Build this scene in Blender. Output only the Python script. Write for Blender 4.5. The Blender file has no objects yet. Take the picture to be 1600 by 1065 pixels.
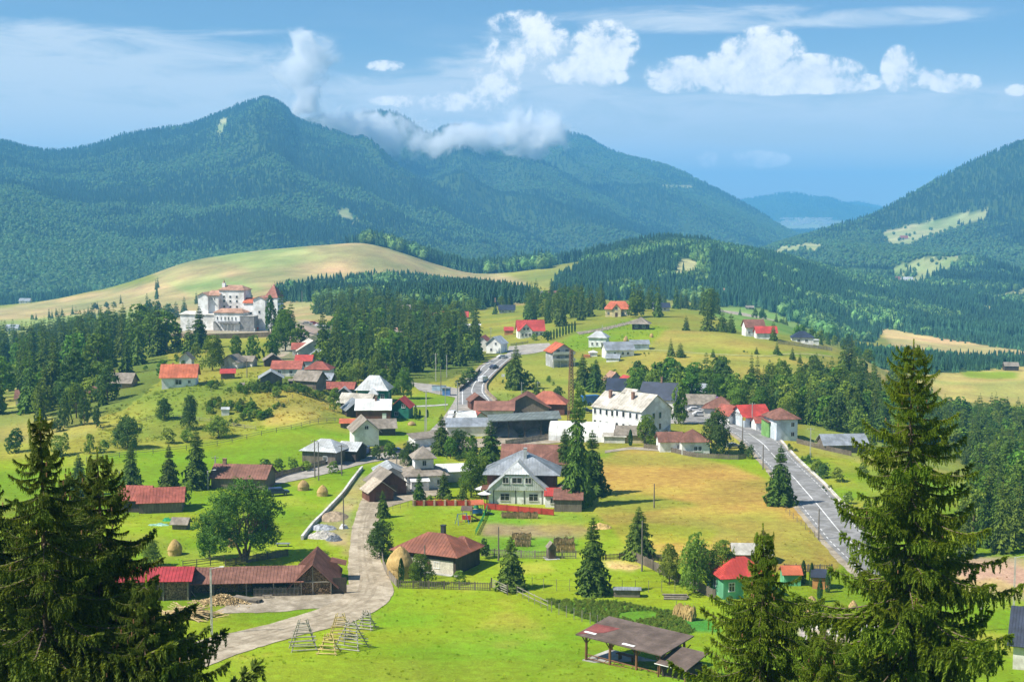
import bpy, bmesh, math, random
import numpy as np
from mathutils import Vector, Matrix
R = math.radians
random.seed(7)
rng = np.random.default_rng(7)
C = bpy.context.scene.collection
SC = bpy.context.scene
# ------------------------------------------------------------------ camera
CAMZ = 60.0
FPX = 2222.0
PITCH = math.atan((532.5 - 330) / FPX)
cam = bpy.data.cameras.new('camera'); camo = bpy.data.objects.new('camera', cam); C.objects.link(camo)
camo.location = (0, 0, CAMZ); camo.rotation_euler = (math.pi / 2 - PITCH, 0, 0)
cam.sensor_width = 36; cam.lens = 36 * FPX / 1600; cam.clip_start = 0.5; cam.clip_end = 60000
SC.camera = camo
# ------------------------------------------------------------------ sun, sky, exposure
SUN_EL, SUN_FROM = 50.0, Vector((-1.0, -0.34, 0)).normalized()      # the sun stands to the left, a little behind the viewer
sd = Vector((SUN_FROM.x * math.cos(R(SUN_EL)), SUN_FROM.y * math.cos(R(SUN_EL)), math.sin(R(SUN_EL))))
sl = bpy.data.lights.new('sun', 'SUN'); sl.energy = 5.0; sl.angle = R(0.55); sl.color = (1.0, 0.95, 0.86)
so = bpy.data.objects.new('sun', sl); C.objects.link(so); so.location = (0, 0, 400)
so.rotation_euler = sd.to_track_quat('Z', 'Y').to_euler()
SC.view_settings.view_transform = 'Standard'; SC.view_settings.look = 'None'
SC.view_settings.exposure = 0.64; SC.view_settings.gamma = 1.0; SC.view_settings.use_curve_mapping = False
SC.render.engine = 'CYCLES'
cy = SC.cycles
cy.use_denoising = True; cy.max_bounces = 12; cy.diffuse_bounces = 2; cy.glossy_bounces = 2; cy.transmission_bounces = 2
cy.volume_bounces = 10; cy.transparent_max_bounces = 6; cy.volume_step_rate = 0.6; cy.volume_max_steps = 128
try:
    cy.denoiser = 'OPENIMAGEDENOISE'; cy.denoising_input_passes = 'RGB_ALBEDO_NORMAL'; cy.denoising_prefilter = 'ACCURATE'
except Exception: pass
cy.caustics_reflective = False; cy.caustics_refractive = False

def pix_dir(px, py):                        # world direction of a photo pixel, scaled so that its y is 1
    v = 532.5 - py
    hy = FPX * math.cos(PITCH) + v * math.sin(PITCH)
    return (px - 800) / hy, (-FPX * math.sin(PITCH) + v * math.cos(PITCH)) / hy

def N(nt, typ, **kw):
    n = nt.nodes.new(typ)
    for k, v in kw.items(): setattr(n, k, v)
    return n
def L(nt, a, b): nt.links.new(a, b)
def val(nt, op, a, b=None, c=None, clamp=False):
    n = N(nt, 'ShaderNodeMath', operation=op, use_clamp=clamp)
    for i, x in enumerate((a, b, c)):
        if x is None: continue
        if isinstance(x, (int, float)): n.inputs[i].default_value = x
        else: L(nt, x, n.inputs[i])
    return n.outputs[0]
def mixc(nt, f, a, b, mode='MIX'):
    n = N(nt, 'ShaderNodeMix', data_type='RGBA', blend_type=mode)
    for i, x in ((0, f), (6, a), (7, b)):
        if isinstance(x, (int, float)): n.inputs[i].default_value = x
        elif isinstance(x, (tuple, list)): n.inputs[i].default_value = (*x[:3], 1)
        else: L(nt, x, n.inputs[i])
    return n.outputs[2]
def ramp(nt, x, lo, hi):
    n = N(nt, 'ShaderNodeMapRange', interpolation_type='SMOOTHSTEP')
    L(nt, x, n.inputs[0]); n.inputs[1].default_value = lo; n.inputs[2].default_value = hi
    return n.outputs[0]
def noise(nt, vec, scale, detail=3, rough=0.55, dist=0.0):
    n = N(nt, 'ShaderNodeTexNoise'); n.inputs['Scale'].default_value = scale
    n.inputs['Detail'].default_value = detail; n.inputs['Roughness'].default_value = rough
    n.inputs['Distortion'].default_value = dist
    if vec is not None: L(nt, vec, n.inputs['Vector'])
    return n.outputs['Fac']

def build_world():
    w = bpy.data.worlds.new('World'); SC.world = w; w.use_nodes = True
    nt = w.node_tree; nt.nodes.clear()
    sky = N(nt, 'ShaderNodeTexSky', sky_type='NISHITA')
    sky.sun_disc = False; sky.sun_elevation = R(SUN_EL)
    sky.sun_rotation = math.atan2(SUN_FROM.x, SUN_FROM.y)
    sky.altitude = 1100; sky.air_density = 1.0; sky.dust_density = 0.6; sky.ozone_density = 1.6
    tc = N(nt, 'ShaderNodeTexCoord')
    sep = N(nt, 'ShaderNodeSeparateXYZ'); L(nt, tc.outputs['Generated'], sep.inputs[0])
    # clouds: soft blobs on the sky dome by azimuth and elevation (radians)
    az = val(nt, 'ARCTAN2', sep.outputs[0], sep.outputs[1])
    el = val(nt, 'ARCSINE', sep.outputs[2])
    comb = N(nt, 'ShaderNodeCombineXYZ'); L(nt, az, comb.inputs[0]); L(nt, el, comb.inputs[1])
    vec = comb.outputs[0]
    n1 = noise(nt, vec, 46, 6, 0.62, 0.3)
    n2 = noise(nt, vec, 150, 5, 0.65, 0.2)
    nz = val(nt, 'ADD', val(nt, 'MULTIPLY', n1, 0.72), val(nt, 'MULTIPLY', n2, 0.28))
    def blob(px, py, rx, ry, s=1.0, wisp=False):
        u, v = pix_dir(px, py); a0 = math.atan(u); e0 = math.atan(v / math.sqrt(1 + u * u))
        dx = val(nt, 'MULTIPLY', val(nt, 'SUBTRACT', az, a0), FPX / (rx * 1.15))
        dy = val(nt, 'MULTIPLY', val(nt, 'SUBTRACT', el, e0), FPX / (ry * 1.15))
        r2 = val(nt, 'ADD', val(nt, 'MULTIPLY', dx, dx), val(nt, 'MULTIPLY', dy, dy))
        return val(nt, 'MULTIPLY', val(nt, 'MAXIMUM', val(nt, 'SUBTRACT', 1.0, r2), 0.0), s)
    def field(bl):
        f = None
        for b in bl:
            o = blob(*b); f = o if f is None else val(nt, 'MAXIMUM', f, o)
        return f
    cum = field([(1190, 88, 62, 42, 1.1), (1150, 112, 75, 32, 1.1), (1255, 115, 85, 28, 1.1), (1300, 130, 75, 16), (1070, 118, 62, 28, 1.0), (1200, 125, 140, 22, 1.1), (1405, 108, 26, 34, .9), (1440, 122, 36, 16, .8), (1490, 130, 42, 14, .8), (1180, 249, 50, 14, 1), (1106, 249, 18, 12, .7),
                 (945, 75, 52, 40, .9), (905, 110, 55, 22, .9), (845, 62, 42, 34, .8), (800, 85, 40, 40, .55), (602, 103, 30, 9, .62), (820, 40, 60, 22, .6), (770, 130, 46, 44, .5), (930, 120, 50, 16, .8), (700, 160, 60, 16, .4), (640, 158, 60, 10, .5), (1588, 141, 16, 9, .55)])
    lin = val(nt, 'ADD', cum, val(nt, 'MULTIPLY', val(nt, 'SUBTRACT', nz, 0.5), 4.2))
    ccore = ramp(nt, lin, -0.1, 0.7)
    cmask = val(nt, 'MULTIPLY', ccore, ramp(nt, cum, 0.0, 0.28))
    # broad thin veils
    st = N(nt, 'ShaderNodeMapping'); st.inputs['Scale'].default_value = (6.0, 30.0, 1); L(nt, vec, st.inputs[0])
    n3 = noise(nt, st.outputs[0], 2.4, 8, 0.62, 0.7)
    veil = field([(110, 120, 380, 80, 1.2), (60, 190, 420, 66, 1.3), (350, 200, 420, 76, 1.1), (640, 165, 190, 60, .9), (800, 160, 170, 110, 1.0), (1000, 165, 420, 36, .7), (1250, 175, 500, 45, .7), (1100, 30, 260, 22, .75), (1350, 28, 240, 16, .7), (1000, 225, 500, 40, .6), (280, 68, 30, 20, .6), (355, 88, 26, 16, .5), (250, 50, 300, 10, .4)])
    vm = ramp(nt, val(nt, 'ADD', veil, val(nt, 'MULTIPLY', val(nt, 'SUBTRACT', n3, 0.5), 3.4)), -0.25, 1.15)
    vm = val(nt, 'MULTIPLY', val(nt, 'MULTIPLY', vm, 0.85), ramp(nt, veil, 0.0, 0.5))
    # thin veils go on all round the sky
    n4 = noise(nt, st.outputs[0], 0.5, 5, 0.55)
    allr = val(nt, 'MULTIPLY', ramp(nt, n4, 0.46, 0.8), 0.28)
    vm = val(nt, 'MAXIMUM', vm, allr)
    hz = ramp(nt, el, 0.12, 0.0)          # pale air low in the sky
    base = mixc(nt, 1.0, sky.outputs[0], (0.84, 1.05, 1.22), 'MULTIPLY')
    base = mixc(nt, val(nt, 'MULTIPLY', hz, 0.8), base, (12.5, 11.6, 11.0))
    c1 = mixc(nt, vm, base, (8.8, 9.7, 10.6))
    shade = mixc(nt, ramp(nt, nz, 0.35, 0.62), (9.8, 10.4, 11.2), (14.6, 14.3, 13.8))
    c2 = mixc(nt, val(nt, 'MULTIPLY', cmask, 0.92), c1, shade)
    bg = N(nt, 'ShaderNodeBackground'); bg.inputs[1].default_value = 0.060
    L(nt, c2, bg.inputs[0])
    out = N(nt, 'ShaderNodeOutputWorld'); L(nt, bg.outputs[0], out.inputs[0])
build_world()
# ------------------------------------------------------------------ small maths
def hash2(ix, iy, seed):
    h = (ix.astype(np.int64) * 374761393 + iy.astype(np.int64) * 668265263 + seed * 1442695041) & 0xFFFFFFFF
    h = ((h ^ (h >> 13)) * 1274126177) & 0xFFFFFFFF
    return ((h ^ (h >> 16)) & 0xFFFFFF) / float(0xFFFFFF)
def vnoise(x, y, seed=0):
    ix = np.floor(x); iy = np.floor(y); fx = x - ix; fy = y - iy
    fx = fx * fx * (3 - 2 * fx); fy = fy * fy * (3 - 2 * fy)
    a = hash2(ix, iy, seed); b = hash2(ix + 1, iy, seed); c = hash2(ix, iy + 1, seed); d = hash2(ix + 1, iy + 1, seed)
    return (a * (1 - fx) + b * fx) * (1 - fy) + (c * (1 - fx) + d * fx) * fy
def fbm(x, y, oct=4, seed=0):
    s = 0; a = .5; t = 0
    for o in range(oct):
        s = s + a * vnoise(x, y, seed + o * 17); t += a; a *= .5; x = x * 2.03 + 5.1; y = y * 2.03 + 1.7
    return s / t
def ridged(x, y, oct=4, seed=0):
    s = 0; a = .5; t = 0
    for o in range(oct):
        s = s + a * (1 - abs(2 * vnoise(x, y, seed + o * 13) - 1)); t += a; a *= .5; x = x * 2.1 + 3.3; y = y * 2.1 + 9.7
    return s / t
def cub(xs, ys, x):                          # monotone cubic through nodes, ys may be (n, m)
    xs = np.asarray(xs, float); ys = np.asarray(ys, float)
    d = np.diff(ys, axis=0) / (np.diff(xs)[:, None] if ys.ndim > 1 else np.diff(xs))
    m = np.zeros_like(ys); m[1:-1] = np.where(d[:-1] * d[1:] > 0, 2 * d[:-1] * d[1:] / (d[:-1] + d[1:] + 1e-12), 0); m[0] = d[0]; m[-1] = d[-1]
    x = np.clip(x, xs[0], xs[-1]); i = np.clip(np.searchsorted(xs, x) - 1, 0, len(xs) - 2)
    h = xs[i + 1] - xs[i]; t = (x - xs[i]) / h
    if ys.ndim > 1: h = h[:, None]; t = t[:, None]
    return (2*t**3 - 3*t*t + 1) * ys[i] + (t**3 - 2*t*t + t) * h * m[i] + (-2*t**3 + 3*t*t) * ys[i + 1] + (t**3 - t*t) * h * m[i + 1]
def pip(px, py, poly):                       # points in polygon
    inside = np.zeros(px.shape, bool); n = len(poly)
    for i in range(n):
        x1, y1 = poly[i]; x2, y2 = poly[(i + 1) % n]
        if y1 == y2: continue
        c = ((y1 > py) != (y2 > py)) & (px < (x2 - x1) * (py - y1) / (y2 - y1) + x1)
        inside ^= c
    return inside
CO, SI = math.cos(PITCH), math.sin(PITCH)
def project(x, y, z):                        # world -> photo pixel (numpy)
    zz = z - CAMZ; dep = y * CO - zz * SI; up = y * SI + zz * CO
    return 800 + FPX * x / dep, 532.5 - FPX * up / dep
# ------------------------------------------------------------------ the lie of the land
# heights (m, relative to the eye) at nodes: azimuth column x distance row
COLS = [-260, 0, 150, 300, 450, 550, 750, 900, 1050, 1200, 1350, 1500, 1600, 1860]
ROWS = {
 2:   [-2] * 14, 15: [-11] * 14, 40: [-26] * 14, 70: [-38] * 14, 110: [-47] * 14, 165: [-55] * 14,
 200: [-57, -57, -57, -57, -57, -57, -57, -57, -57, -57, -57, -58, -58, -58],
 250: [-57, -57, -57, -57, -57, -57, -57, -57, -57, -57, -57, -58, -58, -58],
 300: [-58, -58, -57, -57, -57, -57, -57, -57, -57, -57, -57, -59, -60, -61],
 350: [-58, -58, -56, -56, -54.5, -56.5, -57, -57, -57, -57, -59, -64, -67, -69],
 400: [-60, -59, -55, -50.5, -49.5, -55.5, -57, -57, -57, -57, -60, -70, -74, -78],
 450: [-62, -61, -55, -50.5, -49.0, -56, -57, -57, -56.5, -57, -61, -75, -79, -84],
 500: [-66, -64, -56, -52, -50.5, -56, -57, -56.3, -54, -55, -61, -78, -82, -88],
 600: [-74, -70, -60, -50.5, -50, -56.5, -57, -53.5, -51.5, -52.7, -63, -84, -86, -92],
 700: [-80, -76, -68, -54, -54, -60, -58, -52, -50.5, -57, -74, -86.5, -86.5, -92],
 850: [-88, -84, -78, -66, -64, -62, -59, -57, -58, -65, -85, -90, -92, -96],
 1000: [-96, -92, -85, -76, -70, -66, -62, -63, -70, -77, -99, -109, -113, -116],
 1200: [-104, -100, -88, -78, -67, -70, -68, -73, -86, -93, -104, -112.5, -118, -124],
 1400: [-110, -104, -92, -72, -60, -60, -76, -70, -72, -82, -107, -118, -124, -130],
 1600: [-118, -108, -92, -58, -43, -37.5, -70, -62, -47, -68, -104, -115, -122, -128],
 1800: [-130, -122, -108, -78, -55, -50, -86, -66, -41, -58, -99, -115, -121, -126],
 2100: [-138, -134, -128, -118, -108, -105, -108, -105, -88, -84, -100, -108, -112, -116],
 2600: [-145, -140, -138, -132, -128, -126, -122, -120, -116, -110, -108, -104, -104, -106],
 4000: [-145, -140, -138, -134, -130, -128, -124, -122, -118, -112, -110, -108, -108, -110],
 14500: [-145, -140, -138, -134, -130, -128, -124, -122, -110, -104, -104, -108, -108, -110],
}
# far ridges: crest points (photo column, crest line in the photo, distance), foot distance, foot height, run behind
RIDGES = [
 dict(c=[(-300, 205, 3900), (0, 217, 4000), (50, 229, 4000), (95, 233, 4000), (150, 224, 4050), (200, 207, 4100), (250, 199, 4150), (300, 191, 4200), (350, 172, 4250), (385, 158, 4300), (420, 152, 4300), (440, 157, 4300), (470, 184, 4250), (500, 193, 4200), (540, 208, 4150), (600, 243, 4050), (650, 272, 3900), (700, 300, 3750), (800, 350, 3450), (900, 402, 3100), (1000, 440, 2800), (1100, 470, 2600)], foot=2000, back=1500),
 dict(c=[(-300, 240, 2900), (0, 276, 2900), (80, 300, 2850), (150, 322, 2800), (210, 352, 2700), (270, 385, 2600), (340, 418, 2500), (430, 450, 2400)], foot=1900, back=700),
 dict(c=[(400, 215, 5000), (450, 190, 5000), (500, 180, 5000), (540, 184, 5000), (575, 172, 5000), (605, 168, 5000), (640, 182, 5000), (670, 204, 5000), (700, 193, 5000), (716, 191, 5000), (740, 206, 4950), (780, 232, 4900), (810, 238, 4850), (840, 246, 4800), (880, 268, 4700), (950, 306, 4500), (1020, 345, 4200), (1080, 375, 3900), (1150, 400, 3600), (1220, 415, 3400)], foot=2600, back=1500),
 dict(c=[(760, 232, 6200), (820, 212, 6200), (870, 203, 6200), (900, 208, 6200), (960, 236, 6100), (1010, 249, 6000), (1060, 265, 6000), (1100, 285, 5900), (1140, 305, 5800), (1180, 326, 5700), (1215, 348, 5500), (1250, 366, 5400), (1300, 385, 5200), (1350, 398, 5000)], foot=3600, back=1500),
 dict(c=[(1060, 345, 10500), (1110, 322, 10500), (1165, 308, 10500), (1200, 303, 10500), (1235, 300, 10500), (1270, 305, 10500), (1290, 306, 10500), (1320, 315, 10500), (1365, 324, 10500), (1420, 335, 10500), (1500, 345, 10500)], foot=9000, back=1500),
 dict(c=[(1240, 325, 13200), (1310, 315, 13200), (1340, 313, 13200), (1365, 318, 13200), (1400, 325, 13200), (1500, 332, 13200)], foot=12000, back=900),
 dict(c=[(1130, 408, 2700), (1180, 388, 2900), (1230, 372, 3100), (1280, 356, 3250), (1330, 342, 3350), (1380, 322, 3500), (1420, 299, 3600), (1460, 276, 3700), (1500, 256, 3750), (1550, 233, 3800), (1600, 213, 3850), (1700, 176, 3900), (1860, 140, 3900)], foot=2050, back=1600),
]
def col_of(u): return 800 + u * (FPX * CO + 150 * SI)
def land(u, y):                               # u: (n,) tan azimuth, y: (m,) distance -> z (n, m)
    ry = np.array(sorted(ROWS)); tab = np.array([ROWS[k] for k in sorted(ROWS)], float)
    pc = col_of(u)
    byrow = cub(np.array(COLS, float), tab.T, pc)                      # (n, rows)
    z = cub(np.log(ry), byrow.T, np.log(y)).T                          # (n, m)
    U, Y = np.meshgrid(u, y, indexing='ij'); X = U * Y
    big = np.clip((Y - 700) / 900, 0, 1)
    z = z + (fbm(X / 260, Y / 260, 4, 3) - .5) * 16 * big + (fbm(X / 70, Y / 70, 3, 9) - .5) * 2.2 * np.clip((Y - 300) / 200, 0, 1)
    z = z + (fbm(X / 22, Y / 22, 3, 5) - .5) * 0.5 * np.clip((Y - 100) / 80, 0, 1) * np.clip(1 - (Y - 900) / 500, 0.2, 1)
    spur = ridged((X + .30 * (Y - 4000)) / 640 + 0.45 * fbm(X / 500, Y / 500, 2, 8), Y / 2600, 2, 21)
    spur2 = ridged(X / 300, Y / 480, 4, 33)
    out = z
    for k, rd in enumerate(RIDGES):
        c = np.array(rd['c'], float)
        cpx = np.clip(pc, c[0, 0], c[-1, 0])
        cpy = cub(c[:, 0], c[:, 1], cpx) + (fbm(cpx / 40, cpx * 0 + k, 3, 5 + k) - .5) * 3
        cd = cub(c[:, 0], c[:, 2], cpx)
        v = 532.5 - cpy; tz = (-FPX * SI + v * CO) / (FPX * CO + v * SI)
        zc = tz * cd - 8
        zf = -140.0
        t = (Y - rd['foot']) / (cd[:, None] - rd['foot'])
        tc = np.clip(t, 0, 1)
        env = tc * (1 - tc) * 4
        s = 0.62 * tc + 0.38 * tc ** 2.2
        zr = zf + (zc[:, None] - zf) * s
        amp = (zc[:, None] - zf) * 0.40
        zr = zr + env ** 0.8 * amp * ((spur - .62) * 1.7 + (spur2 - .6) * .18)
        tb = np.clip((Y - cd[:, None]) / rd['back'], 0, 3)
        zr = np.where(t > 1, zc[:, None] - tb * (zc[:, None] - zf) * .8, zr)
        # no ridge outside its columns
        lim = np.clip(np.minimum(pc - c[0, 0] + 160, c[-1, 0] + 160 - pc) / 160, 0, 1) if k not in (0, 1, 6) else (np.clip((c[-1, 0] + 160 - pc) / 160, 0, 1) if k < 2 else np.clip((pc - c[0, 0] + 160) / 160, 0, 1))
        zr = zf - 30 + (zr - zf + 30) * lim[:, None]
        zr = np.where(Y < rd['foot'], -400, zr)
        out = np.maximum(out, zr)
    return out + CAMZ
# ray distance rows: even steps in the picture, then geometric
ys = list(np.geomspace(2, 160, 34))
pyv = 1064.0
while 57 * FPX / (pyv - 330) < 1750 and len(ys) < 900:
    yy = 57 * FPX / (pyv - 330)
    if yy > ys[-1] * 1.0005: ys.append(yy)
    pyv -= 1.8 if yy < 700 else 1.0
ys += list(np.geomspace(ys[-1] * 1.008, 14400, 250))
YS = np.array(ys)
pxs = np.concatenate([[-5800, -3500, -2200, -1400, -900, -600, -420], np.arange(-300, 1900, 3.2), [2050, 2300, 2700, 3200, 4200, 6000]])
US = (pxs - 800) / (FPX * CO + 150 * SI)
ZG = land(US, YS)
LY = np.log(YS)
def hgt(x, y):                                # height of the ground mesh (numpy or scalar)
    x = np.asarray(x, float); y = np.asarray(y, float); yc = np.clip(y, YS[0], YS[-1] - 1)
    u = np.clip(x / yc, US[0], US[-1] - 1e-6)
    i = np.clip(np.searchsorted(US, u, 'right') - 1, 0, len(US) - 2); j = np.clip(np.searchsorted(YS, yc, 'right') - 1, 0, len(YS) - 2)
    a = (u - US[i]) / (US[i + 1] - US[i]); b = (yc - YS[j]) / (YS[j + 1] - YS[j])
    return (ZG[i, j] * (1 - a) + ZG[i + 1, j] * a) * (1 - b) + (ZG[i, j + 1] * (1 - a) + ZG[i + 1, j + 1] * a) * b
def G(px, py, ymin=150.0, ymax=13000.0):      # where the ray of a pixel first meets the ground
    u, v = pix_dir(px, py)
    ysamp = np.geomspace(ymin, ymax, 1600)
    below = hgt(u * ysamp, ysamp) > CAMZ + v * ysamp
    k = int(np.argmax(below)) if below.any() else len(ysamp) - 1
    a, b = (ysamp[max(k - 1, 0)], ysamp[k])
    for _ in range(18):
        m = (a + b) / 2
        if float(hgt(u * m, m)) > CAMZ + v * m: b = m
        else: a = m
    m = (a + b) / 2
    return Vector((u * m, m, float(hgt(u * m, m))))
def onground(x, y, dz=0.0): return Vector((x, y, float(hgt(x, y)) + dz))
# ------------------------------------------------------------------ object helpers
def tag(o, label=None, cat=None, group=None, kind=None):
    if label: o['label'] = label
    if cat: o['category'] = cat
    if group: o['group'] = group
    if kind: o['kind'] = kind
    return o
def thing(name, label, cat, loc=(0, 0, 0), rotz=0.0, group=None):
    o = bpy.data.objects.new(name, None); C.objects.link(o); o.location = loc; o.rotation_euler = (0, 0, rotz)
    o.empty_display_size = 0.5
    return tag(o, label, cat, group)
def link(name, me, parent=None, loc=None, rot=None):
    o = bpy.data.objects.new(name, me); C.objects.link(o)
    if parent is not None: o.parent = parent
    if loc is not None: o.location = loc
    if rot is not None: o.rotation_euler = rot
    return o
def np_mesh(name, verts, faces, mat, smooth=False, mats=None, midx=None):
    me = bpy.data.meshes.new(name); verts = np.ascontiguousarray(verts, np.float32); faces = np.ascontiguousarray(faces, np.int32)
    k = faces.shape[1]
    me.vertices.add(len(verts)); me.vertices.foreach_set('co', verts.ravel())
    me.loops.add(faces.size); me.loops.foreach_set('vertex_index', faces.ravel())
    me.polygons.add(len(faces)); me.polygons.foreach_set('loop_start', np.arange(0, faces.size, k, dtype=np.int32))
    if smooth: me.polygons.foreach_set('use_smooth', np.ones(len(faces), bool))
    for m in (mats or [mat]): me.materials.append(m)
    if midx is not None: me.polygons.foreach_set('material_index', np.ascontiguousarray(midx, np.int32))
    me.update(calc_edges=True)
    return me
class MB:                                      # collects plain shapes into one mesh
    def __init__(s): s.v = []; s.f = []
    def poly(s, pts, faces):
        n = len(s.v); s.v += [tuple(p) for p in pts]; s.f += [tuple(n + i for i in f) for f in faces]; return s
    def box(s, x0, x1, y0, y1, z0, z1):
        return s.poly([(x0,y0,z0),(x1,y0,z0),(x1,y1,z0),(x0,y1,z0),(x0,y0,z1),(x1,y0,z1),(x1,y1,z1),(x0,y1,z1)],
                      [(0,3,2,1),(4,5,6,7),(0,1,5,4),(1,2,6,5),(2,3,7,6),(3,0,4,7)])
    def bar(s, a, b, w, h=None):               # square bar between two points
        a = Vector(a); b = Vector(b); h = h or w; d = (b - a)
        if d.length < 1e-6: return s
        d.normalize(); up = Vector((0, 0, 1)) if abs(d.z) < .95 else Vector((0, 1, 0))
        r = d.cross(up).normalized(); t = r.cross(d).normalized(); r = r * w / 2; t = t * h / 2
        return s.poly([a-r-t, a+r-t, a+r+t, a-r+t, b-r-t, b+r-t, b+r+t, b-r+t], [(0,3,2,1),(4,5,6,7),(0,1,5,4),(1,2,6,5),(2,3,7,6),(3,0,4,7)])
    def tube(s, a, b, r0, r1=None, n=6):
        a = Vector(a); b = Vector(b); r1 = r0 if r1 is None else r1; d = (b - a).normalized()
        up = Vector((0, 0, 1)) if abs(d.z) < .9 else Vector((1, 0, 0)); r = d.cross(up).normalized(); t = r.cross(d)
        p = [a + (r * math.cos(k*2*math.pi/n) + t * math.sin(k*2*math.pi/n)) * r0 for k in range(n)] + [b + (r * math.cos(k*2*math.pi/n) + t * math.sin(k*2*math.pi/n)) * r1 for k in range(n)]
        return s.poly(p, [(k, (k+1) % n, n+(k+1) % n, n+k) for k in range(n)] + [tuple(range(n))[::-1], tuple(range(n, 2*n))])
    def slab(s, quad, t):                       # a flat polygon given thickness t downward along its normal
        q = [Vector(p) for p in quad]; nrm = (q[1]-q[0]).cross(q[2]-q[0]).normalized()
        if nrm.z < 0: q.reverse(); nrm = -nrm
        n = len(q); return s.poly(q + [p - nrm * t for p in q], [tuple(range(n)), tuple(range(2*n-1, n-1, -1))] + [(k, n+k, n+(k+1) % n, (k+1) % n) for k in range(n)])
    def mesh(s, name, mat):
        me = bpy.data.meshes.new(name); me.from_pydata(s.v, [], s.f); me.materials.append(mat)
        bm = bmesh.new(); bm.from_mesh(me); bmesh.ops.recalc_face_normals(bm, faces=bm.faces); bm.to_mesh(me); bm.free()
        return me
    def build(s, name, mat, parent=None, loc=None): return link(name, s.mesh(name, mat), parent, loc)
# ------------------------------------------------------------------ materials
MATS = {}
def mat(key, col, rough=0.8, var=0.25, scale=1.5, bump=0.0, spec=0.3, col2=None, stretch=None, metal=0.0, rnd=0.0, obj=True):
    if key in MATS: return MATS[key]
    m = bpy.data.materials.new(key); m.use_nodes = True; nt = m.node_tree; b = nt.nodes['Principled BSDF']
    tc = N(nt, 'ShaderNodeTexCoord'); vec = tc.outputs['Object'] if obj else tc.outputs['Generated']
    if stretch:
        mp = N(nt, 'ShaderNodeMapping'); mp.inputs['Scale'].default_value = stretch; L(nt, vec, mp.inputs[0]); vec = mp.outputs[0]
    n1 = noise(nt, vec, scale, 5, .62); n2 = noise(nt, vec, scale * 7, 3, .6)
    f = ramp(nt, val(nt, 'ADD', val(nt, 'MULTIPLY', n1, .65), val(nt, 'MULTIPLY', n2, .35)), .33, .67)
    lo = col2 or tuple(c * (1 - var) for c in col); hi = col if col2 else tuple(min(1, c * (1 + var * .6)) for c in col)
    c = mixc(nt, f, lo, hi)
    if rnd:
        oi = N(nt, 'ShaderNodeObjectInfo')
        hv = N(nt, 'ShaderNodeHueSaturation'); L(nt, c, hv.inputs['Color'])
        L(nt, val(nt, 'ADD', 1 - rnd, val(nt, 'MULTIPLY', oi.outputs['Random'], 2 * rnd)), hv.inputs['Value'])
        c = hv.outputs[0]
    g1 = noise(nt, tc.outputs['Object'], .28, 4, .7, .5); c = mixc(nt, 1.0, c, mixc(nt, ramp(nt, g1, .38, .62), (.74, .73, .70), (1.08, 1.08, 1.08)), 'MULTIPLY')
    L(nt, c, b.inputs['Base Color']); b.inputs['Roughness'].default_value = rough; b.inputs['Specular IOR Level'].default_value = spec; b.inputs['Metallic'].default_value = metal
    if bump:
        bp = N(nt, 'ShaderNodeBump'); bp.inputs['Strength'].default_value = bump; bp.inputs['Distance'].default_value = .1
        L(nt, n2, bp.inputs['Height']); L(nt, bp.outputs[0], b.inputs['Normal'])
    MATS[key] = m
    return m
def foliage_mat(key, col, col2, trans=0.25, rnd=.25, scale=.5, hue=0.02, attr=False):
    m = bpy.data.materials.new(key); m.use_nodes = True; nt = m.node_tree; b = nt.nodes['Principled BSDF']
    tc = N(nt, 'ShaderNodeTexCoord'); oi = N(nt, 'ShaderNodeObjectInfo'); geo = N(nt, 'ShaderNodeNewGeometry')
    n1 = noise(nt, tc.outputs['Object'], scale, 3, .6)
    f = val(nt, 'ADD', val(nt, 'MULTIPLY', n1, .9), val(nt, 'MULTIPLY', geo.outputs['Random Per Island'], .45))
    c = mixc(nt, ramp(nt, f, .35, .95), col2, col)
    hv = N(nt, 'ShaderNodeHueSaturation'); L(nt, c, hv.inputs['Color'])
    L(nt, val(nt, 'ADD', 1 - rnd, val(nt, 'MULTIPLY', oi.outputs['Random'], 2 * rnd)), hv.inputs['Value'])
    L(nt, val(nt, 'ADD', .5 - hue, val(nt, 'MULTIPLY', val(nt, 'FRACT', val(nt, 'MULTIPLY', oi.outputs['Random'], 7.3)), 2 * hue)), hv.inputs['Hue'])
    c = hv.outputs[0]
    if attr:
        at = N(nt, 'ShaderNodeAttribute', attribute_type='INSTANCER', attribute_name='tint'); c = mixc(nt, 1.0, c, at.outputs['Color'], 'MULTIPLY')
    L(nt, c, b.inputs['Base Color']); b.inputs['Roughness'].default_value = .75; b.inputs['Specular IOR Level'].default_value = .12
    if trans:
        tr = N(nt, 'ShaderNodeBsdfTranslucent'); L(nt, mixc(nt, 1.0, c, (1.3, 1.2, .5), 'MULTIPLY'), tr.inputs[0])
        mx = N(nt, 'ShaderNodeMixShader'); mx.inputs[0].default_value = trans; L(nt, b.outputs[0], mx.inputs[1]); L(nt, tr.outputs[0], mx.inputs[2])
        L(nt, mx.outputs[0], nt.nodes['Material Output'].inputs[0])
    MATS[key] = m
    return m
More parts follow.
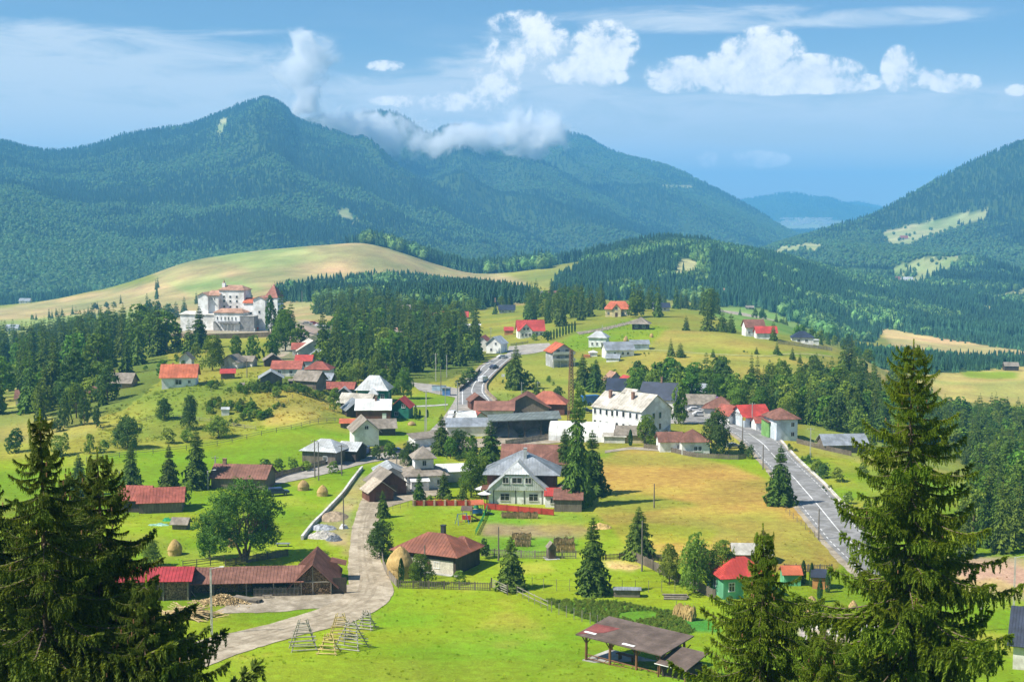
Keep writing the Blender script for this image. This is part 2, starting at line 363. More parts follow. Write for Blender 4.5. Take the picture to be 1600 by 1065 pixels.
# ------------------------------------------------------------------ ground sheet and what grows on it
UU, YY = np.meshgrid(US, YS, indexing='ij'); XX = UU * YY
PXG, PYG = project(XX, YY, ZG)
wx = PXG + (fbm(XX / 9, YY / 9, 3, 61) - .5) * 9000 / (YY + 300) * 1.2
wy = PYG + (fbm(XX / 9, YY / 9, 3, 67) - .5) * 5000 / (YY + 300) * 1.0
LIME = (.188, .275, .010); LAWN = (.185, .270, .013); MEAD = (.225, .235, .030); DRY = (.355, .258, .052); PALE = (.360, .295, .115)
FLOOR = (.045, .080, .022); SCRUB = (.150, .200, .030); DIRT = (.400, .330, .240); GARD = (.230, .200, .090); BARE = (.38, .27, .17)
cover = np.zeros(ZG.shape + (3,), np.float32); cover[:] = MEAD
cover[YY < 330] = LIME
cover[(YY > 620) & (PXG < 560)] = MEAD
def paint(poly, col, w=1.0, ymin=0, ymax=1e9):
    m = pip(wx, wy, poly) & (YY > ymin) & (YY < ymax); cover[m] = cover[m] * (1 - w) + np.array(col, np.float32) * w
COVER = [
 ([(-300, 480), (0, 482), (130, 460), (245, 438), (238, 420), (300, 396), (420, 378), (560, 366), (700, 400), (820, 440), (820, 475), (560, 500), (200, 505), (-300, 560)], PALE),
 ([(330, 400), (470, 385), (520, 400), (400, 425)], (.30, .33, .10)), ([(250, 440), (330, 430), (420, 450), (300, 462)], (.27, .31, .09)),
 ([(0, 500), (230, 485), (260, 505), (100, 540), (-200, 540)], (.24, .29, .07)),
 ([(-300, 590), (60, 602), (190, 612), (250, 640), (190, 668), (100, 690), (-300, 700)], (.27, .27, .06)),
 ([(160, 640), (250, 600), (400, 580), (520, 600), (560, 640), (420, 668), (300, 682), (150, 700)], (.20, .235, .03)),
 ([(405, 668), (440, 632), (500, 612), (530, 622), (528, 640), (470, 662)], (.33, .28, .06)),
 ([(400, 600), (470, 580), (530, 600), (500, 625), (430, 640), (330, 650), (320, 625)], (.20, .20, .03)),
 ([(100, 715), (300, 692), (420, 668), (540, 655), (580, 690), (560, 730), (420, 750), (100, 800)], LIME),
 ([(530, 610), (600, 640), (650, 600), (720, 620), (700, 680), (560, 700)], LAWN),
 ([(640, 590), (740, 575), (790, 600), (820, 640), (700, 600)], (.23, .25, .04)),
 ([(760, 560), (880, 545), (960, 590), (1100, 600), (1100, 640), (870, 640), (800, 600)], (.22, .25, .035)),
 ([(850, 545), (905, 520), (980, 500), (1045, 512), (1010, 540), (900, 548)], LIME),
 ([(1000, 548), (1045, 512), (1190, 528), (1310, 540), (1300, 585), (1230, 620), (1100, 640), (1020, 600), (960, 570)], (.31, .28, .05)),
 ([(1080, 545), (1300, 552), (1300, 556), (1080, 551)], LAWN), ([(1020, 600), (1200, 610), (1200, 625), (1050, 640)], (.24, .26, .04)),
 ([(1100, 480), (1180, 476), (1280, 500), (1290, 530), (1150, 515)], (.17, .27, .05)),
 ([(1360, 505), (1420, 515), (1600, 540), (1900, 565), (1900, 600), (1400, 545)], (.46, .36, .13)),
 ([(1340, 555), (1440, 575), (1600, 568), (1900, 560), (1900, 640), (1500, 630), (1360, 600)], (.38, .33, .09)),
 ([(1500, 578), (1590, 580), (1590, 592), (1510, 590)], LAWN),
 ([(1250, 660), (1380, 680), (1600, 720), (1900, 760), (1600, 780), (1400, 740), (1270, 700)], (.25, .27, .05)),
 ([(915, 722), (985, 700), (1110, 716), (1190, 745), (1330, 852), (1300, 895), (1060, 880), (975, 845), (925, 790)], (.355, .258, .052)),
 ([(930, 770), (1010, 770), (1100, 790), (1000, 800), (930, 800)], (.22, .25, .03)), ([(1080, 810), (1240, 850), (1290, 880), (1180, 880), (1060, 840)], (.33, .27, .05)),
 ([(955, 820), (1010, 815), (1120, 830), (1120, 850), (980, 850)], (.30, .29, .03)),
 ([(757, 816), (905, 820), (925, 830), (905, 842), (752, 838)], GARD),
 ([(760, 795), (905, 800), (912, 820), (757, 816)], (.13, .28, .015)), ([(752, 838), (905, 842), (900, 868), (748, 862)], (.14, .28, .018)),
 ([(845, 935), (960, 938), (1060, 958), (1090, 985), (1060, 1008), (960, 985), (880, 955)], (.085, .20, .012)),
 ([(1055, 968), (1115, 968), (1130, 990), (1060, 985)], (.06, .22, .03)),
 ([(940, 876), (975, 876), (1005, 884), (990, 893), (955, 888)], (.42, .36, .12)),
 ([(780, 880), (860, 876), (870, 890), (800, 897)], (.27, .31, .03)),
 ([(1480, 868), (1620, 870), (1700, 900), (1700, 950), (1500, 925)], BARE),
 ([(1250, 960), (1370, 960), (1400, 1010), (1250, 1000)], (.42, .40, .36)),
 ([(535, 868), (560, 780), (640, 700), (650, 730), (590, 800), (570, 870)], (.26, .27, .06)),
 ([(500, 822), (520, 790), (560, 745), (580, 745), (548, 800), (545, 850), (520, 850)], (.33, .28, .12)),
 ([(640, 780), (700, 775), (760, 790), (690, 800)], (.22, .31, .02)), ([(700, 1000), (860, 980), (900, 1040), (760, 1065)], (.21, .30, .015)),
 ([(420, 600), (440, 520), (470, 500), (520, 505), (520, 545), (470, 560)], DIRT),
 ([(330, 512), (440, 512), (430, 525), (330, 524)], DIRT),
 ([(255, 500), (330, 505), (330, 525), (262, 520)], (.36, .30, .20)),
]
for p_, c_ in COVER: paint(p_, c_, 1.0, 150, 1750)
# bare soil and thin spots in the grass
sp = fbm(XX / 11, YY / 11, 4, 77); w_ = np.clip((sp - .56) * 6, 0, .45)[..., None] * (YY < 500)[..., None]
cover = cover * (1 - w_) + np.array((.33, .31, .045), np.float32) * w_
sp = fbm(XX / 30, YY / 17, 4, 79); w_ = np.clip((sp - .5) * 3, -.35, .35)[..., None]
cover = cover * (1 + w_ * np.array((.6, .25, .5), np.float32))
# forest mask
FAR_FOREST = [
 [(430, 470), (436, 458), (478, 452), (560, 441), (630, 438), (720, 452), (800, 464), (840, 470), (800, 474), (745, 484), (640, 486), (540, 474)],
 [(862, 462), (872, 440), (920, 410), (960, 392), (1000, 378), (1060, 370), (1130, 366), (1180, 392), (1300, 380), (1620, 430), (1900, 450), (1900, 560), (1600, 548), (1480, 530), (1380, 512), (1370, 535), (1300, 530), (1250, 505), (1190, 480), (1130, 478), (1040, 468), (960, 468)],
 [(-300, 440), (60, 468), (-300, 500)],
 [(1335, 548), (1400, 552), (1500, 560), (1640, 556), (1900, 575), (1900, 590), (1600, 572), (1450, 585), (1370, 575)],
]
CLEAR = [
 [(525, 331), (545, 324), (551, 338), (563, 345), (561, 354), (545, 350), (530, 341)], [(336, 198), (350, 182), (356, 190), (344, 214)],
 [(1376, 364), (1420, 352), (1500, 334), (1545, 328), (1538, 343), (1480, 360), (1420, 384), (1392, 386)],
 [(1394, 420), (1440, 402), (1512, 398), (1490, 415), (1470, 428), (1445, 452), (1400, 450), (1394, 440)], [(1180, 404), (1230, 382), (1256, 387), (1212, 403)], [(1236, 386), (1260, 378), (1300, 384), (1270, 392)],
 [(1548, 462), (1620, 446), (1620, 472), (1556, 472)], [(1050, 428), (1064, 404), (1112, 408), (1100, 426), (1054, 444)], [(1035, 289), (1080, 289), (1084, 294), (1036, 293)], [(1310, 306), (1330, 300), (1332, 306), (1312, 312)], [(1520, 478), (1560, 478), (1560, 490), (1520, 488)]]
def forest_mask(px, py, y, x=None):
    m = (y > 1790)
    for p in FAR_FOREST: m |= pip(px, py, p) & (y > 690)
    m |= (y > 1612) & (px > 570) & (px < 860)
    m &= ~((y > 1790) & (y < 1900) & (px < 540) & (px > 90) & (py < 470))
    for p in CLEAR: m &= ~pip(px, py, p)
    m &= ~((y > 8000) & (y < 9400))
    return m
for _ in range(3):
    cover[1:-1] = (cover[:-2] + 2 * cover[1:-1] + cover[2:]) / 4; cover[:, 1:-1] = (cover[:, :-2] + 2 * cover[:, 1:-1] + cover[:, 2:]) / 4
fm = forest_mask(wx, wy, YY)
cm = np.zeros_like(fm)
for p in CLEAR: cm |= pip(wx, wy, p)
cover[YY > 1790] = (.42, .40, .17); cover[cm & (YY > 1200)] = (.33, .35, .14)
w_ = (fbm(XX / 60, YY / 60, 4, 83) - .5)[..., None] * (YY > 1200)[..., None]; cover = (cover * (1 + w_ * np.array((1.3, .8, 1.3), np.float32))).astype(np.float32)
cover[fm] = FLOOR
cover[(YY > 8000) & (YY < 9400)] = (.30, .34, .20)
# near grove floors
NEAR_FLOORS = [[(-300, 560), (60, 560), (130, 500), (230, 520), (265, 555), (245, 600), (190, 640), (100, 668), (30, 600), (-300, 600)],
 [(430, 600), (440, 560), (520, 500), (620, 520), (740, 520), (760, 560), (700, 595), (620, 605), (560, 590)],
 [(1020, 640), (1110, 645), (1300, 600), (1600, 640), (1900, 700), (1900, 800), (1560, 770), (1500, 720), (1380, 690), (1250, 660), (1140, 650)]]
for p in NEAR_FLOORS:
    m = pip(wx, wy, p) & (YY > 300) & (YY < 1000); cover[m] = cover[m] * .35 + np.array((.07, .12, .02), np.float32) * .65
nu, ny = ZG.shape
idx = np.arange(nu * ny).reshape(nu, ny)
faces = np.stack([idx[:-1, :-1], idx[1:, :-1], idx[1:, 1:], idx[:-1, 1:]], -1).reshape(-1, 4)
gm = bpy.data.materials.new('ground_cover'); gm.use_nodes = True
def ground_nodes(nt):
    b = nt.nodes['Principled BSDF']; at = N(nt, 'ShaderNodeAttribute', attribute_name='cover'); tc = N(nt, 'ShaderNodeTexCoord')
    a = noise(nt, tc.outputs['Object'], .035, 6, .65, .3); c = noise(nt, tc.outputs['Object'], .6, 5, .7); d = noise(nt, tc.outputs['Object'], 3.2, 3, .7)
    hv = N(nt, 'ShaderNodeHueSaturation'); L(nt, at.outputs['Color'], hv.inputs['Color'])
    s = val(nt, 'ADD', val(nt, 'MULTIPLY', a, .5), val(nt, 'ADD', val(nt, 'MULTIPLY', c, .55), val(nt, 'MULTIPLY', d, .45)))
    L(nt, val(nt, 'ADD', -.50, val(nt, 'MULTIPLY', s, 2.05)), hv.inputs['Value'])
    L(nt, val(nt, 'ADD', .440, val(nt, 'MULTIPLY', val(nt, 'ADD', a, c), .058)), hv.inputs['Hue'])
    L(nt, hv.outputs[0], b.inputs['Base Color']); b.inputs['Roughness'].default_value = .95; b.inputs['Specular IOR Level'].default_value = .08
    bp = N(nt, 'ShaderNodeBump'); bp.inputs['Strength'].default_value = .8; bp.inputs['Distance'].default_value = .35
    L(nt, val(nt, 'ADD', c, val(nt, 'MULTIPLY', d, .5)), bp.inputs['Height']); L(nt, bp.outputs[0], b.inputs['Normal'])
ground_nodes(gm.node_tree)
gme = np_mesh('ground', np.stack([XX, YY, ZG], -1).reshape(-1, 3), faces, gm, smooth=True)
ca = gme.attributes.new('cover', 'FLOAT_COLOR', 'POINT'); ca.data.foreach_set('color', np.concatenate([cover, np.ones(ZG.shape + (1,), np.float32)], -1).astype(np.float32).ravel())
ground = tag(link('ground', gme), kind='structure')
# ground behind the viewer, lower than the hill the viewer stands on
bk = MB(); bk.poly([(-15000, 2.2, 20), (15000, 2.2, 20), (9000, -9000, -60), (-9000, -9000, -60)], [(0, 1, 2, 3)])
# ------------------------------------------------------------------ far forest: low-poly trees on points
def star_cone(levels, n, seed, h0=.08):
    r = np.random.default_rng(seed); v = []; f = []
    for l in range(levels):
        t0 = h0 + (1 - h0) * (l / levels) ** 1.0; t1 = min(1.0, t0 + (1 - h0) / levels * 1.9); rad = .5 * (1 - (l / levels)) ** .85 + .04
        b = len(v); v.append((0, 0, t1 if l < levels - 1 else 1.0)); v.append((0, 0, t0 + .03))
        a0 = r.random() * 6
        for k in range(2 * n):
            a = a0 + k * math.pi / n; rr = rad * (r.uniform(.85, 1.15) if k % 2 == 0 else r.uniform(.5, .7))
            v.append((math.cos(a) * rr, math.sin(a) * rr, t0 - (.035 if k % 2 == 0 else -.02) + r.uniform(-.02, .02)))
        for k in range(2 * n):
            f.append((b, b + 2 + k, b + 2 + (k + 1) % (2 * n)))
    return v, f
def blob_mesh(seed, sub=2, lum=.28):
    bm = bmesh.new(); bmesh.ops.create_icosphere(bm, subdivisions=sub, radius=.5); r = random.Random(seed)
    ph = [(Vector((r.gauss(0, 1), r.gauss(0, 1), r.gauss(0, 1))).normalized(), r.uniform(.5, 1)) for _ in range(9)]
    for v in bm.verts:
        n = v.co.normalized(); d = max((max(0, n.dot(p)) ** 6) * s for p, s in ph)
        v.co *= 1 - lum * .5 + lum * 1.3 * d + r.uniform(-.07, .07)
        v.co.z = v.co.z * .95 + .52
    vs = [tuple(v.co) for v in bm.verts]; fs = [tuple(v.index for v in f.verts) for f in bm.faces]; bm.free(); return vs, fs
def leafy(seed, n=170):                        # loose far crown of leaf clumps round a small core
    r = np.random.default_rng(seed); vs, fs = blob_mesh(seed, 1, .3); vs = [(x * .8, y * .8, z * .84 + .04) for x, y, z in vs]
    d = r.normal(size=(n, 3)); d /= np.linalg.norm(d, axis=1)[:, None]; rad = .5 * r.uniform(.78, 1.08, n) * (1 + .18 * np.sin(d[:, 0] * 5 + seed) * np.cos(d[:, 1] * 4)); q = d * rad[:, None] * np.array([1, 1, .95]) + np.array([0, 0, .5])
    for k in range(n):
        t1 = np.cross(d[k] + r.normal(size=3) * .5, r.normal(size=3)); t1 /= np.linalg.norm(t1); t2 = np.cross(d[k], t1); s = r.uniform(.05, .10); b0 = len(vs); vs += [tuple(q[k] - t1 * s), tuple(q[k] + t2 * s), tuple(q[k] + t1 * s - d[k] * .03)]; fs.append((b0, b0 + 1, b0 + 2))
    return vs, fs
far_con = foliage_mat('far_conifer_needles', (.040, .100, .046), (.013, .042, .028), trans=0, rnd=.35, scale=1.5, attr=True)
far_dec = foliage_mat('far_broadleaf_leaves', (.135, .250, .070), (.055, .120, .048), trans=0, rnd=.3, scale=1.5, attr=True)
def proto_collection(name, items):
    col = bpy.data.collections.new(name)
    for i, (vf, m) in enumerate(items):
        me = bpy.data.meshes.new(f'{name}_{i}'); me.from_pydata(vf[0], [], vf[1]); me.materials.append(m)
        o = bpy.data.objects.new(f'{name}_{i:02d}', me); col.objects.link(o)
    return col
FARP = proto_collection('far_tree_kinds', [(star_cone(6, 6, s), far_con) for s in range(4)] + [(leafy(s), far_dec) for s in range(3)])
def scatter(name, pts, rot, scl, idx, tint, coll, label=None):
    me = bpy.data.meshes.new(name); me.vertices.add(len(pts)); me.vertices.foreach_set('co', np.ascontiguousarray(pts, np.float32).ravel())
    a = me.attributes.new('rot', 'FLOAT_VECTOR', 'POINT'); a.data.foreach_set('vector', np.ascontiguousarray(rot, np.float32).ravel())
    a = me.attributes.new('scl', 'FLOAT_VECTOR', 'POINT'); a.data.foreach_set('vector', np.ascontiguousarray(scl, np.float32).ravel())
    a = me.attributes.new('pick', 'INT', 'POINT'); a.data.foreach_set('value', np.ascontiguousarray(idx, np.int32))
    a = me.attributes.new('tint', 'FLOAT_COLOR', 'POINT'); a.data.foreach_set('color', np.ascontiguousarray(np.concatenate([tint, np.ones((len(tint), 1))], 1), np.float32).ravel())
    o = link(name, me)
    ng = bpy.data.node_groups.new(name, 'GeometryNodeTree')
    ng.interface.new_socket('Geometry', in_out='INPUT', socket_type='NodeSocketGeometry'); ng.interface.new_socket('Geometry', in_out='OUTPUT', socket_type='NodeSocketGeometry')
    gi = ng.nodes.new('NodeGroupInput'); go = ng.nodes.new('NodeGroupOutput'); ip = ng.nodes.new('GeometryNodeInstanceOnPoints')
    ci = ng.nodes.new('GeometryNodeCollectionInfo'); ci.inputs[0].default_value = coll; ci.inputs[1].default_value = True; ci.inputs[2].default_value = True
    def na(n, t):
        x = ng.nodes.new('GeometryNodeInputNamedAttribute'); x.data_type = t; x.inputs[0].default_value = n; return x.outputs[0]
    ng.links.new(gi.outputs[0], ip.inputs['Points']); ng.links.new(ci.outputs[0], ip.inputs['Instance']); ip.inputs['Pick Instance'].default_value = True
    ng.links.new(na('pick', 'INT'), ip.inputs['Instance Index']); ng.links.new(na('rot', 'FLOAT_VECTOR'), ip.inputs['Rotation']); ng.links.new(na('scl', 'FLOAT_VECTOR'), ip.inputs['Scale'])
    ng.links.new(ip.outputs[0], go.inputs[0])
    md = o.modifiers.new('scatter', 'NODES'); md.node_group = ng
    return tag(o, label, kind='stuff')
def far_forest():
    el = (ZG - CAMZ) / YY; rm = np.maximum.accumulate(el, axis=1)
    bands = []; r = np.random.default_rng(5)
    edges = np.geomspace(690, 13500, 40)
    P_ = []
    for a, b in zip(edges[:-1], edges[1:]):
        s = np.clip(a / 370, 4.4, 40); n = int(.46 * 2 * (b * b - a * a) / 2 / s ** 2 * 1.0)
        y = np.sqrt(r.uniform(a * a, b * b, n)); u = r.uniform(-.46, .46, n); P_.append(np.stack([u, y, np.full(n, s)], 1))
    P_ = np.concatenate(P_); u, y, s = P_.T; x = u * y; z = hgt(x, y)
    i = np.clip(np.searchsorted(US, u) - 1, 0, len(US) - 2); j = np.clip(np.searchsorted(YS, y) - 1, 0, len(YS) - 1)
    vis = (z + 22 - CAMZ) / y > rm[i, np.maximum(j - 1, 0)] - 1e-4
    px, py = project(x, y, z); pr_rand = r.random(len(px)); cmx = np.zeros(len(px), bool)
    for q_ in CLEAR: cmx |= pip(px, py, q_)
    keep = vis & (pr_rand < .03) & (y > 1400) & cmx | vis & forest_mask(px + r.normal(0, 1.5, len(px)), py + r.normal(0, 1.5, len(px)), y)
    # (a few trees also stand in the clearings)
    # the edge of the forest is ragged, with a few lone trees
    keep &= ~((y > 1600) & (y < 1790) & (px > 570) & (px < 860) & (r.random(len(px)) < .35))
    x, y, z, px, py, s = (q[keep] for q in (x, y, z, px, py, s))
    # broadleaf share: patches on the mountain flank, none on the plantation
    pn = fbm(x / 420, y / 420, 3, 91); p2 = fbm(x / 60, y / 60, 2, 93)
    dec = np.clip((pn - .47) * 7 + (p2 - .5) * 2, 0, 1) * (y > 1900) * np.clip(1.2 - (.0006 * (z - CAMZ)), .2, 1)
    dec = np.where(y < 1900, np.clip((p2 - .5) * 3 + .10, 0, .6), dec)
    plant = (y < 2050) & (px > 1110); dec = np.where(plant, np.clip((fbm(x / 90, y / 90, 2, 95) - .52) * 2, 0, .3), dec)
    isd = r.random(len(x)) < dec
    h = np.where(isd, r.uniform(8, 13, len(x)), np.where(y < 1790, r.uniform(8, 14, len(x)), r.uniform(11, 20, len(x)))) * np.clip(s / 12, 1, 1.8)
    h = np.where((y > 1600) & (y < 1800) & (px > 560) & (px < 860), h * 1.45, h); h = np.where(plant, r.uniform(10, 15, len(x)), h); h = np.where((y < 1350) & (px > 1300), h * .55, h); h = np.where((y > 6500), h * .62, h); h = np.where((y > 2300) & (y <= 6500), h * .74, h)
    w = np.where(isd, h * r.uniform(.6, .95, len(x)), h * r.uniform(.30, .46, len(x)) * np.clip(s / 9, 1, 1.5))
    scl = np.stack([w, w, h], 1); rot = np.stack([r.normal(0, .03, len(x)), r.normal(0, .03, len(x)), r.uniform(0, 6.28, len(x))], 1)
    pick = np.where(isd, 4 + r.integers(0, 3, len(x)), r.integers(0, 4, len(x)))
    g = .75 + .5 * fbm(x / 150, y / 150, 3, 97) + r.uniform(-.05, .05, len(x))
    tint = np.stack([g, g, g], 1); patch = (.75 + .6 * fbm(x / 45, y / 45, 3, 99))[:, None]; tint[plant] *= (1.5, 1.45, 1.3); tint[(y < 1900) & ~plant] *= (1.35, 1.25, 1.0); tint = tint * np.where((y < 2300)[:, None], patch, 1)
    print('FAR TREES', len(x))
    zz = z - .3 - h * .02
    sets = [('plantation_forest', plant), ('mountain_forest', (y >= 1900) & ~plant), ('hill_forest', (y < 1900) & ~plant)]
    lab = {'plantation_forest': 'smooth even-aged conifer plantation on the right slope', 'mountain_forest': 'blue-green mixed forest covering the mountains', 'hill_forest': 'dark conifer woods on the hills behind the village'}
    for nme, m in sets: scatter(nme, np.stack([x, y, zz], 1)[m], rot[m], scl[m], pick[m], tint[m], FARP, lab[nme])
far_forest()
# ------------------------------------------------------------------ air
def haze():
    m = bpy.data.materials.new('air'); m.use_nodes = True; nt = m.node_tree; nt.nodes.clear()
    pv = N(nt, 'ShaderNodeVolumePrincipled'); pv.inputs['Color'].default_value = (.18, .56, 1.0, 1); pv.inputs['Density'].default_value = 1.6e-4; pv.inputs['Anisotropy'].default_value = 0.0
    o = N(nt, 'ShaderNodeOutputMaterial'); L(nt, pv.outputs[0], o.inputs['Volume'])
    zt = float(max(ZG.max() + 45, CAMZ + 25)); zb = float(ZG.min() - 6)
    h = MB().box(-62000, 62000, -60, 14600, zb, zt).build('haze', m); tag(h, 'pale blue air over the valley and mountains', kind='stuff')
    try: m.cycles.homogeneous_volume = True
    except Exception: pass
haze()
def low_cloud(label, px, py, dist, rx, ry, dens, tilt=0.0, soft=1.0, seed=0, rd=None):
    s = dist / FPX; u, v = pix_dir(px, py)
    m = bpy.data.materials.new('cloud_vapour'); m.use_nodes = True; nt = m.node_tree; nt.nodes.clear()
    tc = N(nt, 'ShaderNodeTexCoord'); ln = N(nt, 'ShaderNodeVectorMath', operation='LENGTH'); L(nt, tc.outputs['Object'], ln.inputs[0])
    mp = N(nt, 'ShaderNodeMapping'); mp.inputs['Scale'].default_value = (rx * s / 160, (rd or rx) * s / 160, ry * s / 160); mp.inputs['Location'].default_value = (seed * 3.1, seed, 0); L(nt, tc.outputs['Object'], mp.inputs[0])
    nz = noise(nt, mp.outputs[0], 1.9, 7, .62, .8)
    f = val(nt, 'ADD', val(nt, 'MULTIPLY', val(nt, 'SUBTRACT', 1.0, ln.outputs['Value']), 1.3 * soft), val(nt, 'MULTIPLY', val(nt, 'SUBTRACT', nz, .53), 5.5))
    edge = ramp(nt, ln.outputs['Value'], 1.0, .7)
    d = val(nt, 'MULTIPLY', val(nt, 'MULTIPLY', ramp(nt, f, .1, 1.3), edge), dens)
    pv = N(nt, 'ShaderNodeVolumePrincipled'); pv.inputs['Color'].default_value = (1, 1, 1, 1); L(nt, d, pv.inputs['Density']); pv.inputs['Anisotropy'].default_value = -.1
    o = N(nt, 'ShaderNodeOutputMaterial'); L(nt, pv.outputs[0], o.inputs['Volume'])
    bm = bmesh.new(); bmesh.ops.create_icosphere(bm, subdivisions=3, radius=1.0); me = bpy.data.meshes.new('cloud'); bm.to_mesh(me); bm.free(); me.materials.append(m)
    ob = link('cloud', me, None, (u * dist, dist, CAMZ + v * dist)); ob.scale = (rx * s, (rd or rx) * s, ry * s); ob.rotation_euler = (0, R(tilt), 0)
    tag(ob, label, 'cloud')
low_cloud('tall thin wisp of cloud rising from the left summit', 474, 98, 4350, 70, 66, .030, -8, 1.0, 1, rd=60)
low_cloud('small dense white puff low on the left summit shoulder', 484, 160, 4300, 34, 62, .06, 0, 1.2, 2, rd=26)
low_cloud('white cloud bank lying over the saddle right of the summit', 592, 210, 4500, 118, 52, .045, 8, 1.1, 3, rd=60)
low_cloud('thin cloud joining the summit puff to the cloud bank', 528, 196, 4400, 52, 30, .04, 6, 1.1, 7, rd=40)
low_cloud('cloud bank in front of the middle wooded peak', 720, 222, 4650, 95, 36, .05, 0, 1.1, 4, rd=60)
low_cloud('bright billow of cloud hiding the right end of the ridge', 828, 208, 4700, 84, 54, .06, 0, 1.1, 5, rd=60)
# ------------------------------------------------------------------ roads, tracks and paths draped on the ground
def resamp(pts, n):
    p = np.array([(q.x, q.y) for q in pts]); d = np.concatenate([[0], np.cumsum(np.hypot(*np.diff(p, axis=0).T))]); t = np.linspace(0, d[-1], n)
    return np.stack([np.interp(t, d, p[:, 0]), np.interp(t, d, p[:, 1])], 1)
def smooth(a, k=3):
    for _ in range(k):
        b = a.copy(); b[1:-1] = (a[:-2] + 2 * a[1:-1] + a[2:]) / 4; a = b
    return a
def drape(name, lpix, rpix, m, dz, n=90, across=8, jitter=0.0, kind='structure', parent=None, pts=None):
    if pts is None:
        a = smooth(resamp([G(*p) for p in lpix], n), 6); b = smooth(resamp([G(*p) for p in rpix], n), 6)
    else: a, b = pts
    n = len(a)
    if jitter:
        na = (fbm(a[:, 0] / 1.3, a[:, 1] / 1.3, 3, 5) - .5) * jitter; nb = (fbm(b[:, 0] / 1.3, b[:, 1] / 1.3, 3, 6) - .5) * jitter; dd = (b - a) / (np.hypot(*(b - a).T)[:, None] + 1e-6)
        a = a + dd * na[:, None]; b = b + dd * nb[:, None]
    t = np.linspace(0, 1, across)[None, :, None]; g = a[:, None] * (1 - t) + b[:, None] * t
    z = hgt(g[..., 0], g[..., 1]) + dz
    v = np.concatenate([g, z[..., None]], -1).reshape(-1, 3); ix = np.arange(n * across).reshape(n, across)
    f = np.stack([ix[:-1, :-1], ix[:-1, 1:], ix[1:, 1:], ix[1:, :-1]], -1).reshape(-1, 4)
    me = np_mesh(name, v, f, m, smooth=True); 
    if me.polygons[0].normal.z < 0: me.flip_normals()
    o = link(name, me, parent)
    if kind and parent is None: tag(o, kind=kind)
    return a, b
M_dirt = mat('dirt_road', (.50, .43, .32), .95, .3, .45, .8, .1, col2=(.33, .27, .19))
M_yard = mat('yard_dirt', (.45, .39, .30), .95, .3, .7, .8, .1, col2=(.28, .235, .17))
M_asph = mat('asphalt', (.30, .295, .285), .9, .15, .6, .3, .15, col2=(.22, .215, .21))
M_lane = mat('old_asphalt', (.38, .35, .31), .9, .2, .4, .1, .2)
M_paint = mat('road_paint', (.74, .74, .72), .7, .15, 2, 0, .3)
M_conc = mat('concrete', (.46, .45, .42), .9, .25, .8, .3, .2)
drape('dirt_yard', [(380, 934), (440, 926), (500, 922), (548, 912)], [(330, 958), (420, 957), (500, 950), (556, 936)], M_yard, .05, 60, 8, 1.0)
RUTS = []
rd = drape('dirt_road', [(630, 703), (604, 716), (588, 735), (574, 762), (560, 792), (550, 825), (546, 860), (543, 890), (545, 915), (535, 935), (480, 958), (400, 980), (330, 995), (250, 1018)],
      [(665, 708), (640, 722), (628, 740), (612, 760), (600, 790), (588, 820), (590, 850), (596, 880), (610, 905), (616, 925), (600, 947), (545, 974), (450, 997), (385, 1017), (270, 1060)], M_dirt, .07, 200, 12, .9)
for f_, w_ in ((.30, .5), (.62, .55), (.46, .3)): RUTS.append((f_, w_))
drape('gravel_apron', [(612, 762), (640, 748), (668, 738)], [(598, 795), (640, 782), (700, 770)], M_yard, .06, 30, 8, .5)
drape('village_lane', [(380, 756), (440, 742), (500, 728), (560, 716), (610, 705), (645, 698)], [(395, 766), (450, 753), (520, 738), (570, 724), (615, 716), (655, 709)], M_lane, .09, 60, 5, .2)
drape('village_street', [(640, 700), (662, 684), (690, 655), (708, 630), (716, 612)], [(664, 712), (694, 690), (722, 660), (746, 640), (762, 625)], M_lane, .09, 50, 6, .4)
r1 = drape('main_road', [(1345, 900), (1290, 846), (1250, 795), (1200, 730), (1172, 700), (1150, 680), (1120, 665), (1080, 658), (1040, 655)],
           [(1440, 900), (1345, 826), (1322, 797), (1292, 764), (1250, 725), (1217, 688), (1180, 667), (1130, 652), (1060, 642)], M_asph, .10, 140, 6)
r2 = drape('upper_road', [(717, 632), (719, 608), (730, 593), (742, 584), (752, 572), (772, 560), (790, 554), (806, 549)],
           [(775, 632), (757, 614), (757, 601), (770, 586), (785, 571), (797, 560), (812, 554), (822, 552)], M_asph, .12, 80, 6)
drape('side_street', [(795, 541), (830, 537), (858, 536)], [(792, 556), (830, 553), (866, 545)], M_lane, .10, 24, 5)
drape('station_yard', [(1035, 636), (1080, 634), (1120, 648)], [(1040, 662), (1075, 662), (1130, 660)], M_lane, .08, 30, 6)
drape('forecourt', [(640, 597), (690, 602), (722, 608)], [(655, 610), (690, 617), (716, 622)], M_lane, .09, 24, 5)
drape('farm_yard', [(690, 690), (760, 684), (840, 680), (905, 678)], [(700, 702), (770, 697), (870, 692), (905, 688)], M_yard, .06, 40, 5, .8)
drape('far_track', [(1095, 481), (1160, 488), (1210, 500)], [(1095, 483), (1158, 490), (1208, 502)], M_yard, .12, 30, 3)
drape('field_path', [(900, 519), (930, 515), (980, 503), (1000, 497)], [(905, 523), (935, 518), (985, 506), (1004, 500)], M_yard, .12, 40, 4, .5)
drape('meadow_track', [(1000, 546), (1100, 552), (1200, 556), (1300, 556)], [(1000, 548), (1100, 554), (1200, 558), (1300, 558)], mat('track_grass', (.36, .36, .10), .9, .2, .5), .10, 60, 3)
drape('field_edge_path', [(945, 704), (985, 698), (1030, 700)], [(945, 708), (985, 702), (1030, 705)], M_yard, .08, 40, 3, .5)
drape('lawn_path', [(640, 634), (700, 631)], [(640, 636), (700, 633)], M_conc, .08, 20, 3)
